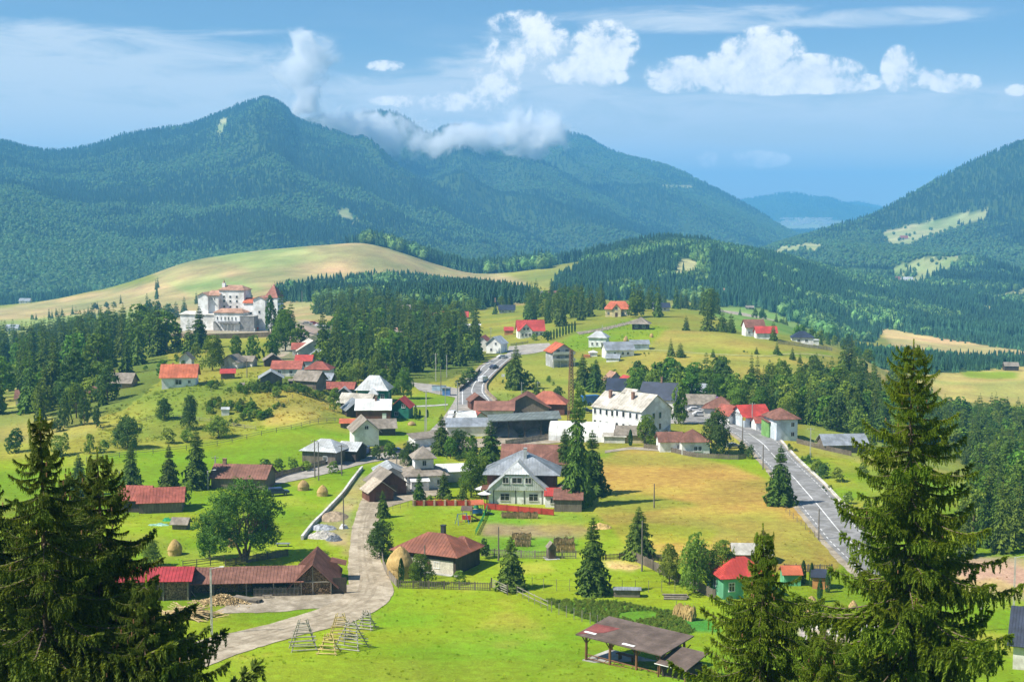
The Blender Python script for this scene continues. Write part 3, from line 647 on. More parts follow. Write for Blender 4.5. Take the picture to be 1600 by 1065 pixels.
drape('road_shoulder', None, None, M_yard, .05, pts=(r1[0] * 1.12 - r1[1] * .12 + 0, r1[1] * 1.10 - r1[0] * .10), across=8, jitter=.8)
drape('road_shoulder', None, None, M_yard, .06, pts=(r2[0] * 1.14 - r2[1] * .14, r2[1] * 1.10 - r2[0] * .10), across=8, jitter=.8)
def marking(edges, f0, w, dz, dash=None, name='road_marking', m_=None):
    a, b = edges; c = a * (1 - f0) + b * f0; d = np.hypot(*np.diff(c, axis=0).T).cumsum(); tot = d[-1]; dd = np.concatenate([[0], d])
    root = None; seg = [(0, tot)] if dash is None else [(t, t + dash[0]) for t in np.arange(0, tot, dash[0] + dash[1])]
    v = []; f = []
    for s0, s1 in seg:
        n = max(3, int((s1 - s0) / 1.2)); t = np.linspace(s0, min(s1, tot), n); x = np.interp(t, dd, c[:, 0]); y = np.interp(t, dd, c[:, 1])
        tx = np.gradient(x); ty = np.gradient(y); l = np.hypot(tx, ty) + 1e-9; nx, nyy = -ty / l, tx / l; k = len(v)
        for i in range(n):
            for sgn in (-1, 1):
                X = x[i] + nx[i] * w / 2 * sgn; Y = y[i] + nyy[i] * w / 2 * sgn; v.append((X, Y, float(hgt(X, Y)) + dz))
        f += [(k + 2*i, k + 2*i + 2, k + 2*i + 3, k + 2*i + 1) for i in range(n - 1)]
    me = bpy.data.meshes.new(name); me.from_pydata(v, [], f); me.materials.append(m_ or M_paint)
    if me.polygons[0].normal.z < 0: me.flip_normals()
    tag(link(name, me), kind='structure')
for f_, w_ in RUTS: marking(rd, f_, w_, .085, None, 'wheel_rut', mat('wheel_rut', (.30, .245, .175) if f_ != .46 else (.33, .32, .16), .95, .3, .5, .6, .1, col2=(.44, .37, .265)))
marking(r1, .46, .22, .125, (26, 3)); marking(r1, .09, .16, .125, (1.6, 1.2)); marking(r1, .90, .16, .125, (1.6, 1.2))
marking(r2, .48, .3, .145); marking(r2, .10, .28, .145); marking(r2, .90, .28, .145)
def wall_along(name, label, cat, pix, w, h, m, dz0=-.3, group=None, pts=None):
    p = smooth(resamp([G(*q) for q in pix], 40), 2) if pts is None else pts; v = []; f = []; n = len(p)
    tx = np.gradient(p[:, 0]); ty = np.gradient(p[:, 1]); l = np.hypot(tx, ty); nx, nyy = -ty / l * w / 2, tx / l * w / 2
    for i in range(n):
        z = float(hgt(p[i, 0], p[i, 1]))
        for sx, zz in ((-1, z + dz0), (1, z + dz0), (1, z + h), (-1, z + h)): v.append((p[i, 0] + nx[i] * sx, p[i, 1] + nyy[i] * sx, zz))
    for i in range(n - 1):
        for k in range(4): a = 4*i + k; b = 4*i + (k+1) % 4; f.append((a, b, b + 4, a + 4))
    f += [(0, 1, 2, 3), tuple(4*(n-1) + k for k in (3, 2, 1, 0))]
    me = bpy.data.meshes.new(name); me.from_pydata(v, [], f); me.materials.append(m); bm = bmesh.new(); bm.from_mesh(me); bmesh.ops.recalc_face_normals(bm, faces=bm.faces); bm.to_mesh(me); bm.free()
    return tag(link(name, me), label, cat, group) if cat else tag(link(name, me), kind='structure')
M_wallc = mat('pale_concrete', (.62, .60, .55), .9, .25, .8, .3, .2)
wall_along('garden_wall', 'long low pale concrete wall running down the left edge of the dirt road', 'wall', [(566, 733), (550, 753), (537, 772), (517, 793), (490, 820), (472, 843)], .45, .75, M_wallc)
wall_along('kerb', None, None, [(1165, 657), (1190, 668), (1219, 687), (1252, 723), (1294, 762), (1324, 796), (1346, 822)], .3, .14, M_wallc)
wall_along('road_parapet', 'thin pale parapet along the outer side of the main road', 'wall', [(1193, 668), (1220, 687), (1254, 723), (1296, 762), (1328, 796)], .12, .32, M_wallc)
wall_along('bend_wall', 'brown stone wall round the inside of the road bend', 'wall', [(800, 562), (788, 571), (773, 586), (760, 601), (760, 612), (776, 627)], .35, .7, mat('brown_stone', (.30, .23, .17), .9, .3, 2, .4))
wall_along('retaining_wall', 'brown stone retaining wall below the castle-like hotel terrace', 'wall', [(268, 529), (330, 529), (400, 527), (440, 526)], .8, 2.0, mat('brown_stone', (.3, .23, .17)))
# ------------------------------------------------------------------ building helpers
M_white = mat('white_plaster', (.84, .84, .82), .85, .06, .5, .1, .2)
M_cream = mat('cream_plaster', (.78, .66, .38), .85, .12, .6, .1)
M_offw = mat('offwhite_plaster', (.66, .64, .58), .85, .15, .6, .1)
M_planks = mat('weathered_planks', (.20, .165, .13), .9, .35, 1.0, .3, .15, stretch=(6, 6, .5))
M_dark = mat('dark_planks', (.085, .065, .05), .9, .35, 1.0, .3, .15, stretch=(6, 6, .5))
M_brownw = mat('brown_stained_planks', (.17, .075, .05), .85, .3, 1.0, .3, .2, stretch=(6, 6, .5))
M_green = mat('green_painted_boards', (.03, .20, .13), .7, .2, 1, .2)
M_mint = mat('mint_plaster', (.16, .48, .27), .8, .1, .6)
M_bluew = mat('pale_blue_plaster', (.62, .70, .76), .8, .1, .6)
M_palebd = mat('pale_metal_cladding', (.60, .64, .60), .6, .1, 1, 0, .4)
R_metal = mat('grey_metal_roof', (.40, .43, .46), .42, .2, .7, 0, .5, metal=.35)
R_silver = mat('pale_metal_roof', (.60, .62, .62), .5, .15, .7, 0, .5, metal=.25)
R_white = mat('white_metal_roof', (.78, .79, .78), .6, .12, .7)
R_rust = mat('rust_red_roof', (.29, .105, .06), .65, .3, .8, .1, .3, col2=(.20, .08, .055), rnd=.1)
R_brown = mat('brown_red_roof', (.25, .118, .085), .75, .3, .8, .1, .25, rnd=.12)
R_red = mat('bright_red_roof', (.50, .062, .048), .6, .15, .8, 0, .4)
R_rose = mat('rose_red_roof', (.35, .10, .07), .7, .3, .8, 0, .25, rnd=.15)
R_orange = mat('orange_red_roof', (.56, .15, .07), .65, .2, .8, 0, .3)
R_tile = mat('old_tile_roof', (.46, .27, .19), .85, .35, 1.5, .2, .2)
R_shing = mat('grey_brown_shingle_roof', (.29, .25, .205), .9, .3, 1.2, .3, .15)
R_slate = mat('dark_blue_roof', (.035, .045, .075), .5, .25, .8, 0, .4)
R_char = mat('charcoal_felt_roof', (.150, .112, .092), .85, .25, .6, .1, .2)
R_old = mat('dirty_pale_sheet_roof', (.60, .57, .50), .8, .15, .35, .1, .2, col2=(.42, .38, .32))
M_frame = mat('white_frame', (.78, .78, .76), .6, .05, 1)
M_bframe = mat('brown_frame', (.14, .08, .05), .6, .2, 1)
M_glass = mat('window_glass', (.025, .03, .035), .12, .2, 2, 0, .6)
M_brick = mat('chimney_brick', (.30, .17, .12), .9, .3, 3, .2)
M_iron = mat('dark_iron', (.05, .05, .055), .5, .2, 3, 0, .4)
M_wood = mat('grey_wood', (.30, .26, .21), .9, .3, 2, .2, .15)
M_newwood = mat('fresh_wood', (.62, .46, .24), .85, .25, 2, .2, .15)
M_log = mat('log_ends', (.46, .31, .18), .9, .5, 3, .2, .15, col2=(.14, .085, .05), rnd=.0)
def clip_line(poly2, s):                      # poly2: list of (u,v); vertical line at u=s -> (v0,v1)
    vs = []
    for i in range(len(poly2)):
        (u1, v1), (u2, v2) = poly2[i], poly2[(i + 1) % len(poly2)]
        if (u1 - s) * (u2 - s) < 0: vs.append(v1 + (v2 - v1) * (s - u1) / (u2 - u1))
    return (min(vs), max(vs)) if len(vs) >= 2 else None
def roof_face(mb, poly, t=.10, ribs=0.0, rw=.05, rh=.05):
    q = [Vector(p) for p in poly]; mb.slab(q, t)
    if ribs:
        nrm = (q[1] - q[0]).cross(q[2] - q[0]).normalized(); nrm = -nrm if nrm.z < 0 else nrm
        e = Vector((0, 0, 1)).cross(nrm)
        if e.length < 1e-4: e = Vector((1, 0, 0))
        e.normalize(); s = nrm.cross(e); p2 = [((p - q[0]).dot(e), (p - q[0]).dot(s)) for p in q]
        u0 = min(p[0] for p in p2); u1 = max(p[0] for p in p2); n = max(1, int((u1 - u0) / ribs))
        for k in range(1, n):
            u = u0 + (u1 - u0) * k / n; c = clip_line(p2, u)
            if c and c[1] - c[0] > .2:
                a = q[0] + e * u + s * c[0]; b = q[0] + e * u + s * c[1]; mb.bar(a + nrm * rh * .4, b + nrm * rh * .4, rw, rh)
def window(parent, side, W, D, cx, z, w, h, fm=None, cross=True, y0=None, cx0=0, cy0=0):
    fr = MB(); pn = MB(); f = .07
    def T(u, v, o):                            # u along the wall, v up, o outwards
        if side == 'F': return (cx0 + cx + u, cy0 - D / 2 - o, z + v)
        if side == 'B': return (cx0 - cx - u, cy0 + D / 2 + o, z + v)
        if side == 'L': return (cx0 - W / 2 - o, cy0 - cx - u, z + v)
        return (cx0 + W / 2 + o, cy0 + cx + u, z + v)
    def bx(m, u0, u1, v0, v1, o0, o1):
        p = [T(u, v, o) for o in (o0, o1) for (u, v) in ((u0, v0), (u1, v0), (u1, v1), (u0, v1))]
        m.poly(p, [(0,3,2,1),(4,5,6,7),(0,1,5,4),(1,2,6,5),(2,3,7,6),(3,0,4,7)])
    t = .10
    bx(fr, -w/2-t, w/2+t, h, h+t, .005, f+.02); bx(fr, -w/2-t-.04, w/2+t+.04, -t, 0, .005, f+.06); bx(fr, -w/2-t, -w/2, 0, h, .005, f); bx(fr, w/2, w/2+t, 0, h, .005, f)
    if cross: bx(fr, -.03, .03, 0, h, .03, f - .01)
    if cross and h > 1.1: bx(fr, -w/2, -.03, h*.66-.025, h*.66+.025, .03, f - .015); bx(fr, .03, w/2, h*.66-.025, h*.66+.025, .03, f - .015)
    bx(pn, -w/2, w/2, 0, h, .008, .03)
    o = fr.build('window', fm or M_frame, parent); pn.build('pane', M_glass, o); return o
def door(parent, side, W, D, cx, w=.95, h=2.0, m=None, cx0=0, cy0=0, z0=.0):
    mb = MB()
    if side == 'F': mb.box(cx0+cx-w/2, cx0+cx+w/2, cy0-D/2-.06, cy0-D/2-.005, z0, z0+h)
    elif side == 'R': mb.box(cx0+W/2+.005, cx0+W/2+.06, cy0+cx-w/2, cy0+cx+w/2, z0, z0+h)
    elif side == 'L': mb.box(cx0-W/2-.06, cx0-W/2-.005, cy0-cx-w/2, cy0-cx+w/2, z0, z0+h)
    return mb.build('door', m or M_bframe, parent)
def volume(parent, W, D, H, kind, rise, wm, rm, over=.45, cx=0, cy=0, z0=-1.2, ribs=0.0, ridge=None, wname='wall', rname='roof', rt=.12, zb=0.0, left_h=None, gm_=None):
    w, d = W / 2, D / 2; b = MB(); r = MB(); H = H + zb
    P = lambda x, y, z: (cx + x, cy + y, z)
    if zb: z0 = zb
    e = over; k = rise
    if kind == 'gx':
        b.poly([P(-w,-d,z0),P(-w,d,z0),P(-w,d,H),P(-w,0,H+k),P(-w,-d,H),P(w,-d,z0),P(w,d,z0),P(w,d,H),P(w,0,H+k),P(w,-d,H)], [(0,1,2,3,4),(9,8,7,6,5),(0,4,9,5),(1,6,7,2),(0,5,6,1),(4,3,8,9),(3,2,7,8)])
        g = k / d; ze = H - g * e + .03
        for s in (-1, 1): roof_face(r, [P(-w-e, s*(d+e), ze+rt), P(w+e, s*(d+e), ze+rt), P(w+e, 0, H+k+.03+rt), P(-w-e, 0, H+k+.03+rt)], rt, ribs)
    elif kind == 'gy':
        b.poly([P(-w,-d,z0),P(w,-d,z0),P(w,-d,H),P(0,-d,H+k),P(-w,-d,H),P(-w,d,z0),P(w,d,z0),P(w,d,H),P(0,d,H+k),P(-w,d,H)], [(0,1,2,3,4),(9,8,7,6,5),(0,4,9,5),(1,6,7,2),(0,5,6,1),(4,3,8,9),(3,2,7,8)])
        g = k / w; ze = H - g * e + .03
        for s in (-1, 1): roof_face(r, [P(s*(w+e), -d-e, ze+rt), P(s*(w+e), d+e, ze+rt), P(0, d+e, H+k+.03+rt), P(0, -d-e, H+k+.03+rt)], rt, ribs)
    elif kind in ('hip', 'pyr', 'half'):
        b.poly([P(-w,-d,z0),P(w,-d,z0),P(w,d,z0),P(-w,d,z0),P(-w,-d,H),P(w,-d,H),P(w,d,H),P(-w,d,H)], [(0,3,2,1),(4,5,6,7),(0,1,5,4),(1,2,6,5),(2,3,7,6),(3,0,4,7)])
        x = w + e; y = d + e; z = H + .02 + rt; zt = z + k
        if kind == 'pyr': rl = 0.01
        else: rl = ridge if ridge is not None else max(.3, abs(w - d) * 1.0)
        if w >= d:
            A, B = P(-rl, 0, zt), P(rl, 0, zt); roof_face(r, [P(-x,-y,z),P(x,-y,z),B,A], rt, ribs); roof_face(r, [P(x,y,z),P(-x,y,z),A,B], rt, ribs); roof_face(r, [P(x,-y,z),P(x,y,z),B], rt, ribs); roof_face(r, [P(-x,y,z),P(-x,-y,z),A], rt, ribs)
        else:
            A, B = P(0, -rl, zt), P(0, rl, zt); roof_face(r, [P(-x,-y,z),P(x,-y,z),A], rt, ribs); roof_face(r, [P(x,y,z),P(-x,y,z),B], rt, ribs); roof_face(r, [P(x,-y,z),P(x,y,z),B,A], rt, ribs); roof_face(r, [P(-x,y,z),P(-x,-y,z),A,B], rt, ribs)
    elif kind == 'shed':                       # falls to the front
        b.poly([P(-w,-d,z0),P(w,-d,z0),P(w,d,z0),P(-w,d,z0),P(-w,-d,H),P(w,-d,H),P(w,d,H+k),P(-w,d,H+k)], [(0,3,2,1),(4,5,6,7),(0,1,5,4),(1,2,6,5),(2,3,7,6),(3,0,4,7)])
        g = k / D; roof_face(r, [P(-w-e,-d-e,H-g*e+.03+rt),P(w+e,-d-e,H-g*e+.03+rt),P(w+e,d+e,H+k+g*e+.03+rt),P(-w-e,d+e,H+k+g*e+.03+rt)], rt, ribs)
    elif kind == 'flat':
        b.box(cx-w, cx+w, cy-d, cy+d, z0, H); r.box(cx-w-e, cx+w+e, cy-d-e, cy+d+e, H+.003, H+.25)
    wo = b.build(wname, wm, parent); ro = r.build(rname, rm, parent) if r.v else None
    return wo, ro
def chimney(ro, parent, x, y, z0, z1, w=.6, m=None):
    mb = MB().box(x-w/2, x+w/2, y-w/2, y+w/2, z0, z1); mb.box(x-w/2-.07, x+w/2+.07, y-w/2-.07, y+w/2+.07, z1+.003, z1+.12)
    return mb.build('chimney', m or M_brick, ro or parent)
def place(px, py, anchor, rot, W, D):          # centre of a footprint from the pixel of one of its base points
    p = G(px, py); dx, dy = {'FR': (-W/2, D/2), 'FL': (W/2, D/2), 'FC': (0, D/2), 'BC': (0, -D/2), 'C': (0, 0)}[anchor]
    a = R(rot); x = p.x + dx * math.cos(a) - dy * math.sin(a); y = p.y + dx * math.sin(a) + dy * math.cos(a)
    return Vector((x, y, min(p.z, float(hgt(x, y)) + .25)))
def house(name, label, cat, px, py, anchor, rot, W, D, H, kind, rise, wm, rm, over=.45, ribs=0.0, win=(), chim=None, ridge=None, doors=(), group=None, fm=None):
    t = thing(name, label, cat, place(px, py, anchor, rot, W, D), R(rot), group)
    wo, ro = volume(t, W, D, H, kind, rise, wm, rm, over, ribs=ribs, ridge=ridge)
    for w in win: window(t, w[0], W, D, *w[1:], fm=fm)
    for d in doors: door(t, d[0], W, D, *d[1:])
    if chim: chimney(ro, t, *chim)
    return t
def rows(side, xs, zs, w=.9, h=1.2): return [(side, x, z, w, h) for z in zs for x in xs]
# ------------------------------------------------------------------ houses of the village
RIB = .55
# brown hipped log house in the middle foreground
t = thing('house', 'low log house with a patched rust-red hipped roof beside the golden haystack', 'house', place(712, 899, 'FR', -27, 11.2, 7.6), R(-27))
_, ro = volume(t, 11.2, 7.6, 2.9, 'hip', 2.5, M_dark, R_rust, .7, ribs=.55, ridge=1.6)
volume(t, 4.2, 3.6, 2.9, 'hip', 1.75, M_dark, R_rust, .65, cx=3.4, cy=2.6, ribs=.55, wname='wing_wall', rname='wing_roof', zb=0.01)
chimney(ro, t, 1.0, .4, 4.6, 6.7, .65, M_iron)
MB().box(-3.4, 5.2, -3.87, -3.81, -.1, 2.2).build('plaster_panel', mat('stained_plaster', (.62, .57, .46), .9, .35, .6, .2), t)
window(t, 'F', 11.2, 7.66, 2.2, .9, .8, .9); window(t, 'F', 11.2, 7.66, -1.5, .9, .8, .9); door(t, 'F', 11.2, 7.76, .6, .9, 1.95)
MB().box(-6.2, 6.2, -4.6, -3.9, -.6, .12).build('plinth', M_conc, t)
# white-gabled villa behind the red fence
t = thing('house', 'large villa with grey metal roofs and a pale half-hipped gable behind the red fence', 'house', place(808, 787, 'FC', -4, 12.4, 12), R(-4))
_, ro = volume(t, 13.6, 8.6, 5.0, 'pyr', 4.2, M_brownw, R_metal, .9, cx=.6, cy=2.2, ribs=.55, wname='upper_wall')
f = MB(); W_, D0, D1 = 11.6, -6.0, -1.0
f.poly([(-5.6,-6,-1),(5.6,-6,-1),(5.6,-6,2.9),(2.6,-6,5.4),(-2.6,-6,5.4),(-5.6,-6,2.9),(-5.6,-1.9,-1),(5.6,-1.9,-1),(5.6,-1.9,2.9),(2.6,-1.9,5.4),(-2.6,-1.9,5.4),(-5.6,-1.9,2.9)], [(0,1,2,3,4,5),(11,10,9,8,7,6),(0,5,11,6),(1,7,8,2),(2,8,9,3),(4,3,9,10),(5,4,10,11),(0,6,7,1)])
f.build('front_wall', M_white, t)
r = MB(); zr = 8.0; sl = (zr - 2.2) / 6.6
for s in (-1, 1): roof_face(r, [(s*6.6,-6.7,2.2),(s*6.6,-1.5,2.2),(0,2.6,zr),(0,-4.6,zr),(s*2.25,-6.7,2.2+sl*4.35)], .12, .55)
roof_face(r, [(-2.4,-6.75,2.2+sl*4.3),(2.4,-6.75,2.2+sl*4.3),(0,-4.5,zr+.05)], .1, .5)
r.build('front_roof', R_silver, t)
g = MB(); g.poly([(-6.0,-6.45,2.75),(6.0,-6.45,2.75),(2.35,-6.45,5.75),(-2.35,-6.45,5.75),(-6.0,-6.05,2.75),(6.0,-6.05,2.75),(2.35,-6.05,5.75),(-2.35,-6.05,5.75)], [(0,1,2,3),(7,6,5,4),(0,4,5,1),(1,5,6,2),(2,6,7,3),(3,7,4,0)])
for k in range(31):
    x = -5.6 + k * .373; top = min(5.7, 2.75 + (6.0 - abs(x)) * .82); g.bar((x, -6.46, 2.8), (x, -6.46, top - .05), .04, .04)
g.build('gable_cladding', M_palebd, t)
for x in (-2.2, 0, 2.2): window(t, 'F', 12.4, 12.95, x, 4.2, 1.1 if x else 1.9, 1.1)
for x in (-2.4, 3.2): window(t, 'F', 12.4, 12.0, x, .7, 1.7, 1.3)
for x in (-4.6, -.3, 1.4, 4.9): MB().box(x-.07, x+.07, -6.09, -6.005, 0, 2.7).build('corner_post', M_iron, t)
pc = MB()
for x in (-6.9, -5.9): pc.box(x-.1, x+.1, -6.3, -6.1, -.2, 2.8)
pc.box(-7.1, -5.7, -6.4, -2, 2.8, 2.95); pc.build('porch', M_brownw, t)
chimney(ro, t, 1.2, .6, 6.8, 9.9, .6, R_silver)
house('house', 'small white annex with a low dark porch right of the large villa', 'shed', 872, 786, 'FL', -4, 5.6, 6, 2.6, 'gy', 1.6, M_white, R_shing, .4, ribs=.5, win=[('F', .5, .8, 1.2, 1.0)])
house('shed', 'plank shed with a red front roof edge at the right end of the red fence', 'shed', 866, 799, 'FL', -4, 5.2, 5.0, 2.3, 'shed', 1.0, M_planks, R_brown, .3, ribs=.5)
house('canopy', 'red tiled lean-to between villa and plank shed', 'shed', 852, 792, 'FL', -4, 3.0, 3.0, 2.2, 'shed', .8, M_white, R_red, .3, ribs=.4, win=[('F', 0, .8, 1.0, .9)])
house('house', 'long brown-roofed house directly behind the villa', 'house', 842, 738, 'FC', -4, 16, 8, 2.8, 'gx', 2.7, M_offw, R_brown, .5, ribs=.6)
house('house', 'brown hip-roofed outbuilding behind the villa on the right', 'house', 850, 745, 'FL', 8, 8, 8, 2.6, 'pyr', 2.8, M_offw, R_brown, .5, ribs=.6)
# tower house
t = thing('house', 'white house with a square shingle-roofed tower and metal side wings', 'house', place(667, 764, 'FC', 12, 8.5, 8), R(12))
_, ro = volume(t, 8.2, 7.6, 2.7, 'hip', 1.9, M_white, R_shing, .7, ridge=.8)
volume(t, 3.9, 3.9, 2.0, 'pyr', 2.3, M_white, R_shing, .7, cx=-.2, cy=0, zb=4.0, wname='tower_wall', rname='tower_roof')
window(t, 'F', 3.9, 3.9, -.2, 4.6, .7, 1.0)
volume(t, 6.0, 8.5, 2.5, 'gy', 1.5, M_offw, R_silver, .4, cx=-6.6, cy=4.5, ribs=.5, wname='left_wing_wall', rname='left_wing_roof')
volume(t, 8.0, 5.0, 2.4, 'gx', 1.1, M_offw, R_white, .4, cx=7.6, cy=4.6, ribs=.5, wname='right_wing_wall', rname='right_wing_roof')
volume(t, 3.6, 1.7, 1.9, 'shed', .5, M_white, R_white, .2, cx=-1.6, cy=-4.8, wname='porch_wall', rname='porch_roof')
for x in (-1.2, 1.8): window(t, 'R', 8.2, 7.6, x, .9, .9, 1.1)
window(t, 'F', 8.2, 7.6, 2.6, .9, .8, 1.0)
house('garage', 'brown plank garage with a shingle gable beside the dirt road', 'garage', 612, 774, 'FC', 24, 6.2, 7, 2.5, 'gy', 2.3, M_brownw, R_shing, .6, doors=[('F', 0, 2.6, 2.2, M_bframe)])
house('garage', 'smaller brown plank garage in front, pale board roof and dark door', 'garage', 596, 783, 'FC', 24, 5.0, 4.6, 2.1, 'gy', 1.9, M_brownw, mat('pale_boards', (.50, .42, .33), .85, .3, 1, .2, stretch=(5, 1, 1)), .5, doors=[('F', 0, 2.2, 1.9, M_bframe)])
# firewood barn and long lean-to in the left foreground are in the yard section
house('barn', 'dark barn with a rose-red metal roof left of the big round tree', 'barn', 251, 801, 'FC', 9, 8.0, 6.5, 2.2, 'gx', 2.0, M_planks, R_rose, .5, ribs=.6)
house('barn', 'red-roofed barn half hidden behind the left foreground spruce', 'barn', 206, 800, 'FC', -4, 5.6, 6, 2.5, 'gx', 2.0, M_dark, R_rose, .5, ribs=.6)
house('field_hut', 'tiny open hay hut with a grey board roof on the left lawn', 'hut', 280, 827, 'FC', -6, 2.6, 2.2, 1.1, 'gx', .8, M_planks, R_shing, .4)
house('house', 'brown metal-roofed house with a chimney behind the big round tree', 'house', 372, 764, 'FC', -8, 11.5, 7, 2.4, 'gx', 2.1, M_planks, R_brown, .5, ribs=.6, chim=(-4.0, 0, 3.8, 5.6, .7))
house('barn', 'weathered timber house with a pale hipped metal roof beside the lane', 'house', 524, 727, 'FR', -18, 8.2, 7.5, 2.9, 'hip', 2.3, M_planks, R_silver, .6, ribs=.6, win=[('F', 1.6, 1.0, .9, .9)], ridge=1.2)
house('shed', 'dark plank wing of the weathered timber house', 'shed', 556, 722, 'FR', -18, 4.6, 6, 2.6, 'gx', 1.5, M_dark, R_silver, .4, ribs=.6)
house('house', 'white gabled house with a brown roof above the blue van', 'house', 573, 697, 'FC', 14, 6.0, 8.5, 3.9, 'gy', 2.6, M_white, R_shing, .7, win=[('F', 0, 4.2, .8, .8)])
house('shed', 'long brown-roofed barn wing behind the white gabled house', 'barn', 598, 680, 'FC', 10, 6.5, 5, 2.0, 'gx', 1.8, M_dark, R_shing, .5)
house('shed', 'open hut with an orange roof left of the white gabled house', 'shed', 546, 670, 'FC', 3, 4.6, 3.5, 1.6, 'gx', .8, M_planks, R_orange, .4)
house('barn', 'dark plank barn under a bright white metal roof', 'barn', 583, 657, 'FC', 2, 9.2, 7, 3.0, 'gx', 2.3, M_brownw, R_white, .4, ribs=.8, chim=(0.6, -.5, 4.6, 6.0, .5), doors=[('F', 3.0, 1.1, 2.0, M_frame)])
house('barn', 'barn with a grey metal gable in front of the white-roofed barn', 'barn', 559, 652, 'FC', 20, 6.0, 6, 2.2, 'gy', 2.4, M_dark, R_metal, .5, ribs=.7)
house('barn', 'barn with a dirty white sheet roof below the green house', 'barn', 552, 640, 'FC', -22, 9.5, 6, 2.0, 'gx', 2.2, M_brownw, R_old, .5, ribs=.7)
house('house', 'dark green house under a silver hipped roof with a pointed bay', 'house', 581, 627, 'FC', -6, 8.8, 8.0, 3.2, 'hip', 4.0, M_green, R_silver, .7, ribs=.8, win=[('F', -3.2, .8, .9, 1.4), ('F', 3.2, .8, .9, 1.4), ('R', 0, .8, 1, 1.3)], ridge=1.5)
bay = thing('porch_bay', 'pale glazed bay with its own small pointed silver roof on the dark green house', 'bay', G(583, 629), 0)
volume(bay, 2.6, 2.0, 2.4, 'pyr', 2.0, M_offw, R_silver, .4); [window(bay, 'F', 2.6, 2.0, x, .9, .8, 1.0) for x in (-.55, .55)]
house('house', 'small dark green chalet with a red roof', 'house', 625, 653, 'FC', -8, 4.8, 6, 3.2, 'gy', 2.1, M_green, R_red, .6, ribs=.6, win=[('F', 1, 2.9, .8, 1.0), ('F', -1, .7, .8, 1.0)])
house('house', 'low house with a long brown-red roof left of the green house', 'house', 530, 617, 'FC', -6, 8.5, 5, 2.0, 'gx', 1.6, M_planks, R_rose, .4, ribs=.8)
house('shed', 'small pale gabled shed in front of the long brown-red roof', 'shed', 537, 621, 'FC', 0, 3.6, 4, 1.6, 'gy', 1.4, M_planks, R_silver, .4)
# cluster on the left slope
house('house', 'big chalet with stepped grey gables below the car park', 'house', 490, 562, 'FC', 18, 11, 9, 3.6, 'gy', 3.2, M_offw, R_old, .7, win=rows('F', (-2.6, 0, 2.6), (.9, ), 1.2, 1.2))
house('house', 'white wing with a brown-red roof left of the big chalet', 'house', 468, 556, 'FC', 4, 5, 5, 2.6, 'gx', 1.8, M_offw, R_rose, .5)
house('house', 'white house with a wide grey gable below the big chalet', 'house', 503, 575, 'FC', 16, 8.5, 8, 3.0, 'gy', 3.0, M_white, R_metal, .7, win=[('F', 0, 2.6, 1.2, 1.1), ('F', -2, .6, 1, 1.1)])
house('house', 'long low house with an orange-red roof on the slope', 'house', 447, 588, 'FC', -2, 8.8, 6, 2.4, 'gx', 2.0, M_offw, R_rose, .4, win=rows('F', (-2, 1.5), (.8,), .9, 1))
house('house', 'small red-roofed annex uphill of the long low house', 'shed', 474, 573, 'FC', -2, 5.2, 5, 2.0, 'gx', 1.6, M_offw, R_red, .4)
house('house', 'red hip-roofed house in the middle of the slope cluster', 'house', 495, 588, 'FC', -8, 8, 6, 2.3, 'hip', 2.3, M_offw, R_rose, .5)
house('barn', 'grey barn with a pale metal roof at the left end of the slope cluster', 'barn', 424, 604, 'FC', 10, 6.2, 6, 2.6, 'gy', 1.8, M_planks, R_silver, .6, ribs=.8)
house('barn', 'brown plank barn with a large shingle roof in the slope cluster', 'barn', 477, 602, 'FC', -24, 7.4, 5.5, 2.0, 'gx', 2.3, M_planks, R_shing, .6)
house('shed', 'metal-roofed shed right of the brown plank barn', 'shed', 503, 601, 'FC', -12, 5.4, 5, 1.8, 'gx', 1.6, M_planks, R_metal, .5, ribs=.8)
house('barn', 'dark weathered shed peeking out behind the long low house', 'shed', 427, 572, 'FC', 14, 5.4, 5, 2.0, 'gy', 1.8, M_dark, R_shing, .5)
house('house', 'white house with a bright orange-red roof alone on the left meadow', 'house', 279, 605, 'FC', 5, 9.6, 7.2, 3.3, 'gx', 3.0, M_white, R_orange, .7, ribs=.8, win=[('F', 0, .9, 1.7, 1.3), ('F', 3.1, 1.2, .7, .8)], chim=(-2, .5, 5.4, 6.6, .5))
house('house', 'small white gable rising behind the orange-roofed house', 'house', 290, 572, 'FC', 0, 4, 4, 2.6, 'gy', 2.0, M_white, R_shing, .5)
house('house', 'wooden house with a grey-brown roof at the edge of the dark spruces', 'house', 183, 608, 'FC', -6, 8.4, 6, 2.2, 'gx', 2.4, mat('honey_wood', (.45, .30, .15), .8, .25, 1, .2), R_shing, .6, win=[('F', 1, .7, .9, .9)], chim=(-2, .3, 4.0, 5.6, .4))
house('house', 'brick-coloured cottage roof at the far left of the slope', 'cottage', 43, 631, 'FC', 10, 7, 5, 2.0, 'gx', 2.1, M_offw, R_brown, .5)
house('shed', 'little brown roof between the round trees on the left', 'shed', 141, 621, 'FC', 0, 4, 3.4, 1.6, 'gx', 1.5, M_planks, R_brown, .4)
house('shed', 'small shed with a tilted red roof right of the orange-roofed house', 'shed', 356, 592, 'FC', 10, 4.0, 3.2, 1.7, 'shed', .8, M_planks, R_red, .4)
house('house', 'brown-roofed cottage half hidden by trees under the hotel terrace', 'cottage', 358, 576, 'FC', -20, 6.2, 5.4, 2.2, 'gy', 2.1, M_offw, R_shing, .5)
house('shed', 'pale plank shed next to the cottage under the hotel terrace', 'shed', 384, 573, 'FC', -14, 4.4, 4, 1.9, 'gx', 1.4, M_offw, R_shing, .4)
house('beehive_hut', 'tiny white hut on stilts in the scrubby slope', 'hut', 352, 649, 'FC', 8, 2.0, 1.5, 1.5, 'shed', .4, M_white, R_silver, .15)
